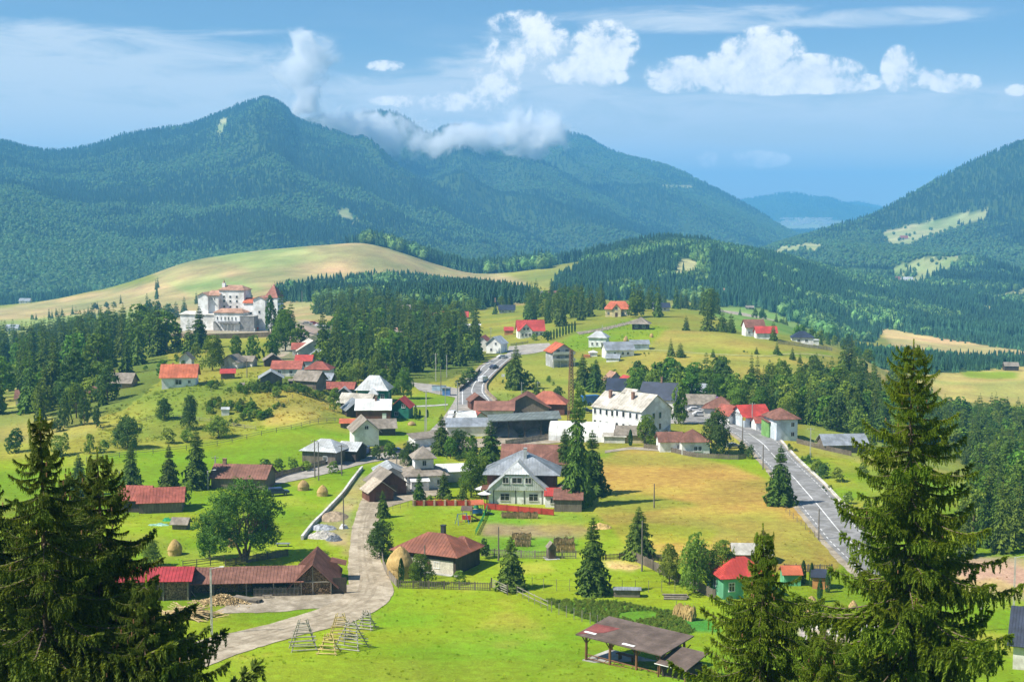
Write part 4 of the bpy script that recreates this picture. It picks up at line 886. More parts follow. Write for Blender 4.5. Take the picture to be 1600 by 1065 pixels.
house('outhouse', 'tiny white outhouse above the scrubby slope', 'hut', 379, 607, 'FC', 0, .9, .9, 1.1, 'gx', .5, M_white, R_shing, .15)
house('outhouse', 'little brown hut on the slope under the cluster', 'hut', 454, 601, 'FC', 0, 1.1, 1.1, 1.1, 'gx', .4, M_dark, R_shing, .15)
# row along the centre street
house('shed', 'white-walled shed with a long sloping grey roof along the village street', 'shed', 676, 697, 'FC', 36, 10, 3.0, 2.2, 'shed', .8, M_white, R_shing, .4)
house('workshop', 'workshop with a patchy pale metal roof left of the open sand shed', 'workshop', 737, 682, 'FC', 4, 12.5, 8, 2.6, 'gx', 1.6, M_offw, R_metal, .4, ribs=.9)
house('shed', 'white plastic-covered shelter beside the workshop', 'shelter', 730, 661, 'FC', 14, 5, 3.4, 1.6, 'gx', 1.4, M_white, R_white, .2)
house('workshop', 'low workshop with a long dull-red roof behind the sand shed', 'workshop', 772, 655, 'FC', -2, 10.5, 8, 2.6, 'gx', 1.9, M_offw, R_brown, .5, ribs=.9)
house('shed', 'small brown gable at the left end of the dull-red roofs', 'shed', 748, 640, 'FC', 12, 4.4, 6, 2.6, 'gy', 1.6, M_brownw, R_brown, .5)
house('shed', 'little red-gabled lean-to in front of the long dull-red roof', 'shed', 751, 660, 'FC', 24, 3.4, 3.4, 1.6, 'gy', 1.2, M_white, R_rose, .4)
house('hall', 'tall timber hall with a wide maroon gable roof', 'hall', 822, 650, 'FC', -4, 12.6, 8, 2.6, 'gy', 3.4, M_planks, R_brown, .8, ribs=.9)
house('hall', 'hall with a bright rust-orange hipped roof next to the maroon gable', 'hall', 853, 648, 'FC', -8, 10.5, 8, 3.0, 'hip', 3.2, M_brownw, mat('rust_orange_roof', (.46, .15, .09), .6, .2, .8), .6, ribs=.9)
M_wood_ = mat('grey_boarding', (.24, .215, .19), .9, .3, 1, .2)
# open sand shed
t = thing('storage_shed', 'long open-fronted storage shed with a grey roof and heaps of pale sand inside', 'shed', place(820, 684, 'FC', 3, 17, 7), R(3))
MB().box(-8.6, 8.6, 3.4, 3.6, -.5, 4.0).build('back_wall', M_wood_, t); MB().box(-8.6, -8.4, -3.4, 3.35, -.5, 4.2).build('side_wall', M_offw, t); MB().box(8.4, 8.6, -3.4, 3.35, -.5, 4.2).build('side_wall', M_dark, t)
b = MB(); roof_face(b, [(-9.2, -4.4, 4.5), (9.2, -4.4, 5.1), (9.2, 4.0, 5.9), (-9.2, 4.0, 4.9)], .25, 1.0); b.build('roof', mat('grey_green_roof', (.19, .22, .21), .7, .2, .8), t)
for x in (-8.3, -4.1, 0, 4.1, 8.3): MB().box(x-.12, x+.12, -3.75, -3.5, -.3, 4.5).build('post', M_dark, t)
b = MB(); n = 24
v = [(-7.6 + 15.2 * i / n, -3 + 6 * j / 8, max(-.1, 1.9 * abs(math.sin(i * .26 + .4)) * (.3 + j / 9) * (1.2 if i < 12 else .8) - .35 + random.uniform(-.1, .1))) for i in range(n + 1) for j in range(9)]
b.poly(v, [(i*9+j, (i+1)*9+j, (i+1)*9+j+1, i*9+j+1) for i in range(n) for j in range(8)]); tag(b.build('sand_heap', mat('pale_sand', (.50, .47, .42), .95, .2, 1, .2)), 'heaps of pale sand under the open storage shed', 'sand heap').matrix_world = t.matrix_basis.copy()
# white tunnel shelter
t = thing('tunnel_tent', 'white plastic tunnel shelter behind the tall pair of spruces', 'tent', place(908, 690, 'FC', -12, 17, 7), R(-12))
b = MB(); n = 14; Lx = 16.5
prof = [(3.6 * math.cos(math.pi * k / n), 4.6 * math.sin(math.pi * k / n) ** .8) for k in range(n + 1)]
for seg in range(8):
    x0 = -Lx/2 + Lx * seg / 8; x1 = x0 + Lx / 8 - .04; q = len(b.v)
    b.poly([(x, p[0], p[1]) for x in (x0, x1) for p in prof], [(k, k + 1, n + 2 + k, n + 1 + k) for k in range(n)])
b.build('cover', mat('white_sheeting', (.82, .82, .80), .5, .06, 1), t)
MB().poly([(-Lx/2 + .02, p[0]*.98, p[1]*.98) for p in prof], [tuple(range(n + 1))]).build('end_panel', M_offw, t)
for k in range(9): MB().poly([(-Lx/2 + Lx * k / 8 + o, p[0]*s, p[1]*s + .01) for o, s in ((-.05, 1.012), (.05, 1.012)) for p in prof], [(j, j + 1, n + 2 + j, n + 1 + j) for j in range(n)]).build('hoop', M_offw, t)
# apartment block
t = thing('apartment_block', 'large white apartment block with two stepped dirty pale roofs', 'apartment block', place(1002, 686, 'FR', -48, 18, 11), R(-48))
_, ro = volume(t, 9.6, 11, 7.0, 'gx', 3.7, M_white, R_old, .45, cx=4.2, ribs=.9)
volume(t, 8.2, 10.2, 6.5, 'gx', 3.5, M_white, R_old, .4, cx=-4.9, cy=.3, ribs=.9, wname='lower_wall', rname='lower_roof')
for x in (0.6, 2.8, 5.2, 7.4): window(t, 'F', 18, 11, x, 5.0, .75, 1.35, cross=False); window(t, 'F', 18, 11, x, 1.9, .75, 1.35, cross=False)
for x in (-8, -6, -3.8, -1.8): window(t, 'F', 18, 9.6, x, 4.7, .75, 1.3, cross=False); window(t, 'F', 18, 9.6, x, 1.7, .75, 1.3, cross=False)
for z in (4.7, 1.8):
    for y in (-1.0, 1.4): window(t, 'R', 18, 11, y, z, .8, 1.5, cross=False)
window(t, 'F', 18, 11, 6, -.3, 2.4, 1.2)
chimney(ro, t, 3.0, -2.2, 8.6, 11.0, .7); chimney(ro, t, -5.6, -1.6, 8.4, 10.6, .7); 
volume(t, 4.2, 3.0, 1.6, 'gx', .9, M_white, R_old, .2, cx=-1.2, cy=1.8, zb=8.6, wname='dormer_wall', rname='dormer_roof')
house('shed', 'low shed with a stained pale roof at the foot of the apartment block', 'shed', 960, 692, 'FC', -8, 5.2, 4, 1.7, 'gx', 1.0, M_offw, R_old, .4)
house('shed', 'ochre-walled shed with a brown shingle roof at the foot of the apartment block', 'shed', 984, 692, 'FC', -8, 7.0, 5, 2.2, 'gx', 1.7, mat('ochre_wall', (.50, .42, .24), .85, .2, 1), R_shing, .5)
house('shed', 'small cream-roofed lean-to behind the fruit tree', 'shed', 1030, 680, 'FC', -10, 4.6, 3, 1.6, 'gx', .9, M_offw, R_old, .4)
house('house', 'building with a steep dark blue roof behind the apartment block', 'house', 1026, 640, 'FC', -24, 10.5, 9, 3.4, 'gx', 4.0, M_offw, R_slate, .6, chim=(0, 0, 7.4, 9, .5))
house('house', 'dark blue roof left of the steep dark blue roof', 'house', 972, 622, 'FC', -10, 9, 8, 2.6, 'gx', 3.0, M_offw, R_slate, .6)
house('house', 'small bright red roof between the dark blue roofs', 'house', 986, 614, 'FC', 22, 5, 5, 3.4, 'gy', 1.8, M_offw, R_red, .5)
house('house', 'faded terracotta gable behind the dark blue roofs', 'house', 962, 610, 'FC', 16, 5, 5, 3.4, 'gy', 2.4, M_offw, R_tile, .5)
house('barn', 'pale barn with a grey-blue roof among the trees behind the station yard', 'barn', 1086, 624, 'FC', -26, 8.5, 6, 2.6, 'gx', 2.0, M_offw, R_metal, .5)
house('house', 'building with a pale shingle roof beside the station yard', 'house', 1090, 642, 'FC', -8, 9.5, 6, 2.2, 'gx', 2.2, M_offw, R_shing, .5)
house('shed', 'shed with a purple roof beside the station yard', 'shed', 1106, 640, 'FC', -4, 5.4, 4, 2.6, 'gx', .9, M_offw, mat('purple_roof', (.20, .08, .26), .6, .2, 1), .4)
house('house', 'house under a low brown pyramid roof beside the main road', 'house', 1124, 652, 'FC', -14, 8.6, 7.6, 2.4, 'pyr', 3.0, M_offw, R_brown, .7, ribs=.7)
house('house', 'white house with a bright red roof and dark ridge canopy by the main road', 'house', 1164, 667, 'FL', -28, 9.0, 7.5, 2.8, 'gy', 2.2, M_bluew, R_red, .6, ribs=.7) if False else None
t = house('house', 'white house with a bright red roof beside the main road', 'house', 1163, 668, 'FL', 14, 7.2, 8.6, 2.9, 'gx', 2.5, M_bluew, R_red, .6, ribs=.6, win=rows('F', (-1.6, 1.0, 2.6), (.9,), .9, 1.1) + rows('L', (-1.4, 0, 1.4), (2.9,), .7, .7))
house('shop', 'white gable front with a row of small windows next to the red-roofed house', 'shop', 1149, 662, 'FC', 34, 4.6, 5, 2.8, 'gy', 2.0, M_white, R_rose, .7, win=rows('F', (-1.2, 0, 1.2), (2.2,), .7, .7))
house('shed', 'low rose-roofed annex between the two roadside houses', 'shed', 1194, 672, 'FC', 8, 4.4, 4, 2.0, 'gx', 1.2, M_white, R_rose, .3)
house('house', 'two-storey pale blue house with a brown hipped roof beside the main road', 'house', 1213, 688, 'FL', 12, 5.6, 8, 5.2, 'hip', 2.2, M_bluew, R_brown, .8, ribs=.7, win=[('F', 1.5, 3.4, .8, 1), ('F', 1.5, 1.0, .8, 1)], ridge=1.0)
house('house', 'green-walled wing with an orange balcony left of the pale blue house', 'house', 1207, 684, 'FC', 12, 2.0, 5, 4.0, 'shed', .5, mat('lime_wall', (.20, .40, .12), .8, .1, 1), R_brown, .4, win=[('F', 0, 2.8, .9, 1), ('F', 0, .6, .9, 1)])
house('house', 'long low white house with a brown-red roof at the top of the dry field', 'house', 1087, 710, 'FC', 3, 6.6, 7, 2.9, 'hip', 2.4, M_white, R_brown, .5, ribs=.6, win=[('F', 0, .9, .7, 1), ('F', 1.0, .9, .7, 1)], ridge=1.0)
house('house', 'low left wing of the white house at the top of the dry field', 'house', 1049, 706, 'FC', 3, 5.4, 6, 2.6, 'gx', 1.7, M_white, R_brown, .5, ribs=.6, win=[('F', 1.6, .8, .4, .9)])
house('barn', 'low barn with a big pale blue metal roof on the verge right of the road', 'barn', 1322, 706, 'FC', 5, 10.6, 6.4, 1.9, 'gx', 2.0, M_planks, R_metal, .5, ribs=1.2)
house('house', 'mint green house with a bright red roof right of the leafy clump', 'house', 1160, 935, 'FL', -24, 7.4, 7, 3.2, 'gx', 2.7, M_mint, R_red, .7, ribs=.5, win=[('F', -1.2, 1.2, .8, 1.2), ('L', 0, 1.2, .9, 1.2)]) if False else None
t = house('house', 'mint green house with a bright red roof right of the leafy clump', 'house', 1166, 934, 'FC', 12, 7.2, 7.0, 3.1, 'hip', 2.2, M_mint, R_red, .7, ribs=.5, win=[('F', -2.3, 1.2, .8, 1.2), ('F', .6, 1.2, .8, 1.2), ('L', 0, 1.2, .9, 1.2)], ridge=1.0)
house('shed', 'long shed with a bleached board roof behind the mint green house', 'shed', 1176, 880, 'FC', -3, 6, 4, 1.6, 'gx', 1.2, M_planks, mat('bleached_boards', (.50, .48, .43), .85, .25, 1, .2), .4)
house('shed', 'small hut with an orange-red roof right of the mint green house', 'shed', 1238, 915, 'FC', 0, 2.6, 3, 1.8, 'gx', .9, M_mint, R_orange, .3)
house('shed', 'little orange kiosk with a dark roof behind the right spruce', 'kiosk', 1283, 920, 'FC', -12, 2.6, 2.4, 1.9, 'gx', .8, mat('orange_boards', (.55, .26, .09), .8, .2, 1), R_slate, .3)
house('house', 'house with a dark blue tiled roof cut by the right edge of the picture', 'house', 1644, 1050, 'FC', -24, 9, 8, 3.4, 'gx', 3.2, M_offw, R_slate, .7, ribs=.35)
# houses on the middle slope
house('house', 'white villa with a wide bright red roof and front gable on the middle slope', 'house', 830, 526, 'FC', 6, 11.4, 8, 3.0, 'gx', 4.0, M_white, R_red, .6, win=rows('F', (-4.4, -2.6, -.9, .9, 2.6, 4.4), (.7,), .8, 1.2))
t = thing('gable_dormer', 'white front gable with two windows on the bright red roofed villa', 'gable', place(822, 528, 'FC', 6, 5, 3), R(6)); volume(t, 5.4, 3.4, 3.4, 'gy', 2.8, M_white, R_red, .4); [window(t, 'F', 5.4, 3.4, x, 3.5, .9, 1.0) for x in (-.8, .8)]; [window(t, 'F', 5.4, 3.4, x, .8, .9, 1.2) for x in (-1.6, 0, 1.6)]
house('shed', 'small orange-red shed left of the red-roofed villa', 'shed', 795, 523, 'FC', 0, 4.0, 4, 2.0, 'gx', 1.4, mat('orange_boards', (.55, .26, .09)), R_red, .3)
house('house', 'yellow guesthouse with a rounded red roof in front of the dark spruces', 'house', 965, 494, 'FC', -5, 12, 9, 3.4, 'hip', 3.6, M_cream, R_orange, .6, win=rows('F', (-4.4, -2.2, 2.6, 4.6), (.8,), 1, 1.2), ridge=3.6)
t = thing('gable_dormer', 'yellow front gable of the guesthouse', 'gable', place(963, 495, 'FC', -5, 4, 3), R(-5)); volume(t, 4.4, 3.4, 3.6, 'gy', 2.6, M_cream, R_orange, .4); window(t, 'F', 4.4, 3.4, 0, 3.6, 1.0, 1.1); door(t, 'F', 4.4, 3.4, 0, 1.2, 2.1)
house('log_cabin', 'dark log cabin with a grey pyramid roof on the bright green plot', 'cabin', 1000, 515, 'FC', -12, 7, 6, 2.4, 'pyr', 2.9, M_dark, R_shing, 1.0, win=[('F', -1.6, .9, 1.2, 1.0), ('F', 1.6, .9, 1.2, 1.0)])
house('house', 'small white house with a pale silver hipped roof on the middle slope', 'house', 933, 542, 'FC', -16, 7, 6, 3.6, 'hip', 2.4, M_white, R_silver, .6, win=rows('F', (-2, 0, 2), (.7,), .7, 1.1), ridge=1.0)
house('house', 'long white farmhouse with a grey-blue metal roof on the middle slope', 'house', 969, 558, 'FC', 10, 10.6, 7, 2.9, 'gx', 2.5, M_white, R_metal, .5, win=rows('F', (-2, 1, 3), (.9,), .8, 1.0) + [('L', 0, 3.0, .7, .8)])
house('barn', 'lower metal-roofed wing right of the long white farmhouse', 'barn', 1000, 547, 'FC', 3, 7, 5, 2.4, 'gx', 1.3, M_bluew, R_metal, .4)
house('shed', 'little metal-gabled shed in front of the long white farmhouse', 'shed', 957, 565, 'FC', -14, 4.6, 3.5, 1.4, 'gx', 1.2, M_white, R_metal, .4)
house('shed', 'white round-roofed hut left of the farmhouse', 'hut', 927, 557, 'FC', 0, 3, 3, 1.4, 'pyr', .8, M_white, R_white, .3)
house('house', 'pale box van body used as a hut beside the three-storey house', 'hut', 917, 559, 'FC', 0, 2.5, 2, .8, 'flat', 0, mat('orange_boards', (.55, .26, .09)), R_orange, .0)
t = thing('house', 'three-storey grey house with a red gable roof and two balconies', 'house', place(880, 573, 'FC', 16, 8, 8.5), R(16))
volume(t, 8, 8.5, 5.6, 'gy', 2.7, mat('grey_render', (.42, .43, .44), .85, .12, 1), R_orange, .8, ribs=.9)
for z in (2.3, 4.6):
    b = MB().box(-4.2, 4.2, -5.6, -4.3, z, z + .18); b.box(-4.2, 4.2, -5.62, -5.52, z + .2, z + 1.0); b.build('balcony', M_offw, t)
for x in (-4, -1.4, 1.4, 4): MB().box(x-.12, x+.12, -5.5, -5.26, -.8, 2.28).build('post', M_offw, t)
for z in (2.7, 5.0): [window(t, 'F', 8, 8.5, x, z, 1.3, 1.4) for x in (-2, 1.4)]
house('house', 'white house with a silver roof behind the road bend', 'house', 771, 552, 'FC', -22, 6.4, 7, 4.0, 'gy', 2.6, M_white, R_silver, .5, win=[('F', -1, 1.0, .8, 1), ('F', 1, 3.4, .8, 1)])
house('house', 'pale house with a brown-red roof left of the silver-roofed house', 'house', 753, 549, 'FC', -10, 6.2, 7, 3.6, 'gy', 2.6, M_offw, R_rose, .5)
house('house', 'white house with a dark brown roof at the right end of the middle slope', 'house', 1180, 526, 'FC', 5, 8.0, 7, 4.2, 'gx', 2.8, M_white, R_brown, .5, win=[('F', -2.6, 1.2, .8, 1)])
house('house', 'white house with a rose-red roof touching the dark brown roofed one', 'house', 1198, 530, 'FC', 0, 8.4, 6, 2.8, 'gx', 2.3, M_white, R_red, .5)
house('house', 'white villa with a near-black hipped roof at the edge of the slope', 'house', 1254, 536, 'FC', -8, 9, 7, 2.2, 'hip', 2.6, M_white, R_slate, .5, win=[('F', -1.6, .6, 1.1, 1), ('F', 1.6, .6, 1.1, 1)])
house('shed', 'small white carport right of the near-black roofed villa', 'shed', 1273, 538, 'FC', 0, 3.6, 3, 1.8, 'flat', 0, M_white, R_white, .2)
house('barn', 'small dark hay barn with a grey roof at the far right', 'barn', 1581, 579, 'FC', -6, 7.6, 6, 2.7, 'gx', 1.8, M_dark, R_shing, .4)
house('shelter', 'bus shelter with a blue side panel by the road junction', 'shelter', 697, 618, 'FC', -4, 2.4, 2.0, 2.2, 'flat', 0, mat('blue_panel', (.12, .25, .55), .5, .1, 1), R_metal, .2)
house('shelter', 'long pale blue hoarding by the road junction', 'hoarding', 686, 611, 'FC', -4, 4.6, .25, 1.7, 'flat', 0, mat('pale_blue_panel', (.45, .62, .72), .5, .15, .8), R_metal, .05)
# ------------------------------------------------------------------ the far valley floor
far_h = [('distant factory with a green roof in the valley', 583, 478, 16, 10, 3, 2.0, M_offw, mat('green_roof', (.05, .30, .22), .6, .1, 1), 0), ('distant long blue-grey factory roof in the valley', 608, 484, 26, 12, 3, 2.6, M_offw, R_metal, -4),
 ('distant blue-grey hall left in the valley', 572, 483, 18, 9, 3, 2, M_offw, R_metal, 6), ('distant shingle-roofed house below the factories', 622, 493, 13, 8, 3, 3, M_offw, R_shing, -6), ('distant pale blue hall right of the factory', 628, 487, 14, 8, 2.6, 1.6, M_bluew, R_metal, 3),
 ('brown-roofed house among the trees left of the red hall', 668, 508, 10, 7, 3, 3.2, M_brownw, R_brown, -8), ('low hall with a long red roof in the valley', 711, 499, 14, 7, 1.5, 2.6, M_offw, R_red, 0), ('white container-like building above the bend', 736, 514, 9, 3, 2, .4, M_white, R_white, 3),
 ('far brown-roofed farmhouse right of the spruce strip', 760, 478, 11, 7, 2.6, 2.4, M_offw, R_brown, 4), ('far grey shed behind the brown farmhouse', 776, 477, 7, 6, 1.6, 1.4, M_planks, R_shing, 0), ('far blue-grey house above the slope', 792, 489, 9, 6, 2, 2.4, M_offw, R_slate, 0),
 ('far shingle-roofed farmhouse on the upper meadow', 864, 466, 10, 7, 2.6, 2.4, M_offw, R_brown, 4), ('far grey barn on the upper meadow', 828, 463, 11, 6, 1.8, 2.0, M_offw, R_metal, -4), ('far white shed on the upper meadow', 886, 462, 9, 5, 1.8, 1.4, M_white, R_silver, 0), ('far pale shed on the crest of the upper meadow', 846, 461, 8, 5, 1.6, 1.6, M_white, R_silver, 0),
 ('far pinkish house at the foot of the wooded hill', 1131, 458, 9, 6, 2.4, 2.2, M_offw, R_tile, 0), ('lone tiny barn on the green slope right of the hill', 1172, 483, 7, 5, 1.6, 1.5, M_dark, R_shing, 0),
 ('far white farmhouse in the right mountain clearing', 1418, 441, 16, 9, 3.5, 4, M_white, R_silver, 0), ('far brown farmhouse left in the mountain clearing', 1400, 440, 13, 9, 3.5, 4, M_offw, R_brown, 0), ('far dark barn under the farmhouses in the mountain clearing', 1427, 447, 11, 8, 3, 4, M_dark, R_shing, 8), ('tiny red-roofed barn in the high mountain clearing', 1413, 374, 16, 10, 3, 5, M_offw, R_rose, 0),
 ('far white-roofed barn at the left edge of the meadow', 54, 471, 16, 9, 3, 2.6, M_white, R_white, 0), ('far barn left of the white-roofed one', 38, 474, 12, 8, 3, 2.6, M_offw, R_metal, 0), ('half-hidden house roof behind the left spruces', 18, 517, 10, 7, 2.5, 2.6, M_offw, R_metal, 0),
 ('small brown house among trees in the middle grove', 628, 536, 7, 6, 3, 2.4, M_offw, R_shing, 10), ('little tan house in the middle grove', 612, 530, 5, 5, 3, 2.0, M_cream, R_tile, 10), ('dark cottage hidden beside the yellow guesthouse', 1034, 486, 8, 6, 2, 2, M_offw, R_slate, 0)]
for lab, px, py, W, D, H, k, wm, rm, rot in far_h:
    house('house', lab, 'house', px, py, 'FC', rot, W, D, H, 'gx', k, wm, rm, .5, win=[('F', -W * .25, H * .3, 1, H * .35), ('F', W * .2, H * .3, 1, H * .35)])
# ------------------------------------------------------------------ hotel like a castle
t = thing('hotel', 'white castle-like hotel with old tile roofs and a square tower on the hill', 'hotel', place(366, 517, 'FC', -12, 34, 15), R(-12))
def hv(W, D, H, kind, rise, cx, cy, zb=0.01, rm=R_tile, wm=M_white, win=(), over=.5, ribs=0, wn='wall', rn='roof', ridge=None):
    wo, ro = volume(t, W, D, H, kind, rise, wm, rm, over, cx=cx, cy=cy, wname=wn, rname=rn, ribs=ribs, ridge=ridge)
    for s, x, z, w, h in win: window(t, s, W, D, x, z, w, h, cx0=cx, cy0=cy, cross=False)
    return ro
k_ = G(366, 517).y / FPX
def X(px): return (px - 366) * k_
def Zh(py): return (517 - py) * k_
hv((370-328)*k_, 8, Zh(455), 'hip', 1.9, X(349), 5, win=rows('F', (-3.4, -.6, 2.4), (Zh(483), Zh(474)), .8, .9) + rows('F', (-3.4, -.6, 2.4), (Zh(467),), .8, .9), wn='main_wall', ridge=3.2)
hv((330-312)*k_, 10, Zh(463), 'gx', 1.8, X(321), 4, win=rows('F', (-.5, .6), (Zh(470),), .4, .8), wn='side_wall')
hv((314-297)*k_, 8, Zh(463), 'gy', 1.2, X(306), 1.5, wn='west_wall')
hv((380-332)*k_, 7, Zh(489), 'hip', 1.6, X(356), -3.5, win=rows('F', (-5, -3.3, -1.6, 0, 1.6, 3.3), (Zh(500),), .45, 1.3), wn='front_wall', ridge=4.5)
hv((330-273)*k_, 6, Zh(493), 'shed', .8, X(298), -1.0, rm=M_offw, wn='terrace_wall')
hv((400-375)*k_, 8, Zh(474), 'gx', 1.8, X(384), 3.5, rm=R_orange, win=rows('F', (-2, 0, 2), (Zh(492),), .8, .9), wn='link_wall')
hv((412-392)*k_, 9, Zh(468), 'gy', 1.2, X(400), 2.5, win=rows('F', (0,), (Zh(490),), .8, 1.0), wn='wing_wall')
hv((431-410)*k_, 7, Zh(466), 'pyr', (464-443)*k_, X(419), 2.2, rm=mat('weathered_red_tile', (.40, .17, .13), .85, .35, 1.5, .2), win=rows('F', (-1.6, .8), (Zh(476), Zh(488)), .7, 1.0), over=.35, wn='tower_wall', rn='tower_roof')
MB().box(X(330), X(335), 3, 4.2, 0, Zh(444)).build('bell_turret', M_white, t); b = MB(); b.tube((X(332.5), 3.6, Zh(444)), (X(332.5), 3.6, Zh(438)), .5, .05, 4); b.build('turret_roof', R_tile, t)
hv((398-374)*k_, 4.5, Zh(494), 'flat', 0, X(387), -5.0, wm=mat('grey_stone', (.28, .28, .28), .9, .3, 2, .3), rm=M_conc, over=.1, wn='stone_porch')
for xx in (344, 350, 356, 362, 368): MB().box(X(xx)-.12, X(xx)+.12, -8.1, -7.85, -.3, Zh(505)).build('column', M_conc, t)
MB().box(X(340), X(375), -8.3, -7.0, Zh(505)+.003, Zh(502)).build('balcony', mat('grey_stone', (.28, .28, .28)), t)
st = MB()
for q in range(9): st.box(X(333)+q*.35, X(333)+(q+1)*.35+.1, -8.8, -7.2, -.5, Zh(502)*(1-q/9))
st.build('stairs', M_conc, t)
# ------------------------------------------------------------------ trees of the village
M_spr = foliage_mat('spruce_needles', (.140, .215, .026), (.044, .084, .014), .28, .22, 3.0, .018)
M_leaf = foliage_mat('broadleaf_leaves', (.185, .300, .030), (.075, .150, .018), .32, .22, 3.0, .025)
M_leafl = foliage_mat('light_leaves', (.290, .380, .055), (.140, .230, .030), .35, .18, 3.0, .02)
M_leafd = foliage_mat('dark_leaves', (.115, .200, .040), (.048, .100, .022), .3, .15, 3.0, .015)
M_thuja = foliage_mat('thuja_leaves', (.07, .150, .035), (.03, .075, .020), .2, .15, 3.0, .015)
M_bark = mat('bark', (.16, .12, .085), .95, .3, 3, .4, .1)
M_barkl = mat('grey_bark', (.27, .24, .20), .95, .3, 3, .4, .1)
def spruce_arrays(seed, levels, nb, segs, width=.5, base=.05, power=.8, gap=.0, droop=.35):
    r = random.Random(seed); V = []; F = []
    for l in range(levels):
        t = base + (1 - base) * (l + r.uniform(-.3, .3)) / levels; t = min(max(t, base), .985)
        rad = width * (1 - t) ** power * r.uniform(.72, 1.1) + .012; a0 = r.random() * 6.28
        n = nb if t < .8 else max(4, nb - 2)
        for b in range(n):
            if r.random() < gap: continue
            a = a0 + b * 2 * math.pi / n + r.uniform(-.3, .3); L_ = rad * r.uniform(.65, 1.12); ca, sa = math.cos(a), math.sin(a)
            up = .10 * L_ if t > .7 else -.05 * L_
            pr = None; q = []
            for s in range(segs + 1):
                f = s / segs; x = L_ * f; z = t + up * f * 2 - droop * L_ * f * f * (1 - t * .6) + .12 * L_ * max(0, f - .7) * 2
                q.append((x, z))
            for s in range(segs):
                f0, f1 = s / segs, (s + 1) / segs; wd = L_ * .34 * (1 - f0 * .75) * r.uniform(.8, 1.25)
                x0, z0 = q[s]; x1, z1 = q[s + 1]
                for sg in (-1, 1):
                    k = len(V); xm = x1 + L_ * .06; dz = -.25 * wd - r.uniform(0, .014)
                    V += [(x0 * ca, x0 * sa, z0), (x1 * ca, x1 * sa, z1), (xm * ca - sg * wd * sa, xm * sa + sg * wd * ca, (z0 + z1) / 2 + dz)]
                    F.append((k, k + 1, k + 2) if sg > 0 else (k + 1, k, k + 2))
                if s > 0:                     # twigs hanging under the branch
                    k = len(V); hz = L_ * r.uniform(.12, .26)
                    V += [(x0 * ca, x0 * sa, z0), (x1 * ca, x1 * sa, z1), ((x0 + x1) / 2 * ca, (x0 + x1) / 2 * sa, (z0 + z1) / 2 - hz)]; F.append((k, k + 1, k + 2))
    k = len(V); V += [(0, 0, 1), (.012, 0, .93), (-.006, .011, .93), (-.006, -.011, .93)]; F += [(k, k+1, k+2), (k, k+2, k+3), (k, k+3, k+1)]
    return np.array(V), np.array(F)
def leaf_arrays(seed, n, lobes=9, leaf=.05, low=.12, squash=1.0, clump=True):
    r = np.random.default_rng(seed); c = []
    for i in range(lobes):
        a = r.uniform(0, 6.28); t = (i + .5) / lobes; z = low + .14 + (1 - low - .30) * t; rr = .26 * math.sin(math.pi * min(1, .36 + t * .58)) * r.uniform(.7, 1.1)
        c.append((math.cos(a) * rr, math.sin(a) * rr, z, r.uniform(.16, .25)))
    c.append((0, 0, low + (1 - low) * .5, .34)); c.append((0, 0, low + .26, .27)); c.append((0, 0, .82, .17)); c = np.array(c)
    w = c[:, 3] ** 2; k = r.choice(len(c), n, p=w / w.sum())
    d = r.normal(size=(n, 3)); d /= np.linalg.norm(d, axis=1)[:, None]
    if clump:                                  # leaves gather in bunches with gaps between them
        nb = max(8, n // 24); cd = r.normal(size=(nb, 3)); cd /= np.linalg.norm(cd, axis=1)[:, None]; g = r.integers(0, nb, n); d = cd[g] + r.normal(size=(n, 3)) * .22; d /= np.linalg.norm(d, axis=1)[:, None]; kk = r.choice(len(c), nb, p=w / w.sum()); k = kk[g]; rad = r.uniform(.78, 1.08, nb)[g] * r.uniform(.86, 1.04, n)
    else: rad = r.uniform(.7, 1.03, n)
    d[:, 2] = np.where(d[:, 2] < -.75, -d[:, 2], d[:, 2])
    p = c[k, :3] + d * (c[k, 3] * rad)[:, None]; p[:, 2] = np.clip(p[:, 2], low * .8, .995)
    nrm = d * .8 + r.normal(size=(n, 3)) * .55; nrm /= np.linalg.norm(nrm, axis=1)[:, None]
    t1 = np.cross(nrm, r.normal(size=(n, 3))); t1 /= np.linalg.norm(t1, axis=1)[:, None]; t2 = np.cross(nrm, t1)
    s = leaf * r.uniform(.6, 1.3, n)[:, None]
    V = np.stack([p - t1 * s, p + t2 * s * .75, p + t1 * s, p - t2 * s * .75], 1).reshape(-1, 3)
    V = V * np.array([1, 1, 1]); F = np.arange(n * 4).reshape(n, 4); return V, F
def trunk_mesh(name, h0, r0, r1, m, limbs=0, seed=0, top=.8, n=7):
    mb = MB(); r = random.Random(seed); pts = [Vector((0, 0, -.04)), Vector((r.uniform(-.01, .01), r.uniform(-.01, .01), top * .5)), Vector((r.uniform(-.015, .015), 0, top))]
    mb.tube(pts[0], pts[1], r0, (r0 + r1) / 2, n); mb.tube(pts[1], pts[2], (r0 + r1) / 2, r1, n)
    for i in range(limbs):
        z = top * r.uniform(.22, .75); a = i * 2.4 + r.uniform(-.4, .4); l = r.uniform(.2, .32); mb.tube((0, 0, z), (math.cos(a) * l, math.sin(a) * l, min(.92, z + l * r.uniform(.6, 1.1))), r0 * .45, r0 * .12, 5)
    return mb.mesh(name, m)
def crown_mesh(name, VF, m): return np_mesh(name, VF[0], VF[1], m)
TR_S = trunk_mesh('trunk', 0, .016, .003, M_bark, 0, 1, .96, 6)
TR_L = [trunk_mesh('trunk', 0, .024, .010, M_bark, 5, s, .7) for s in range(3)]
SPR = [crown_mesh('crown', spruce_arrays(s, 24, 8, 3, .5, .05, [.75, .9, .7, .85, .8][s], .06), M_spr) for s in range(5)]
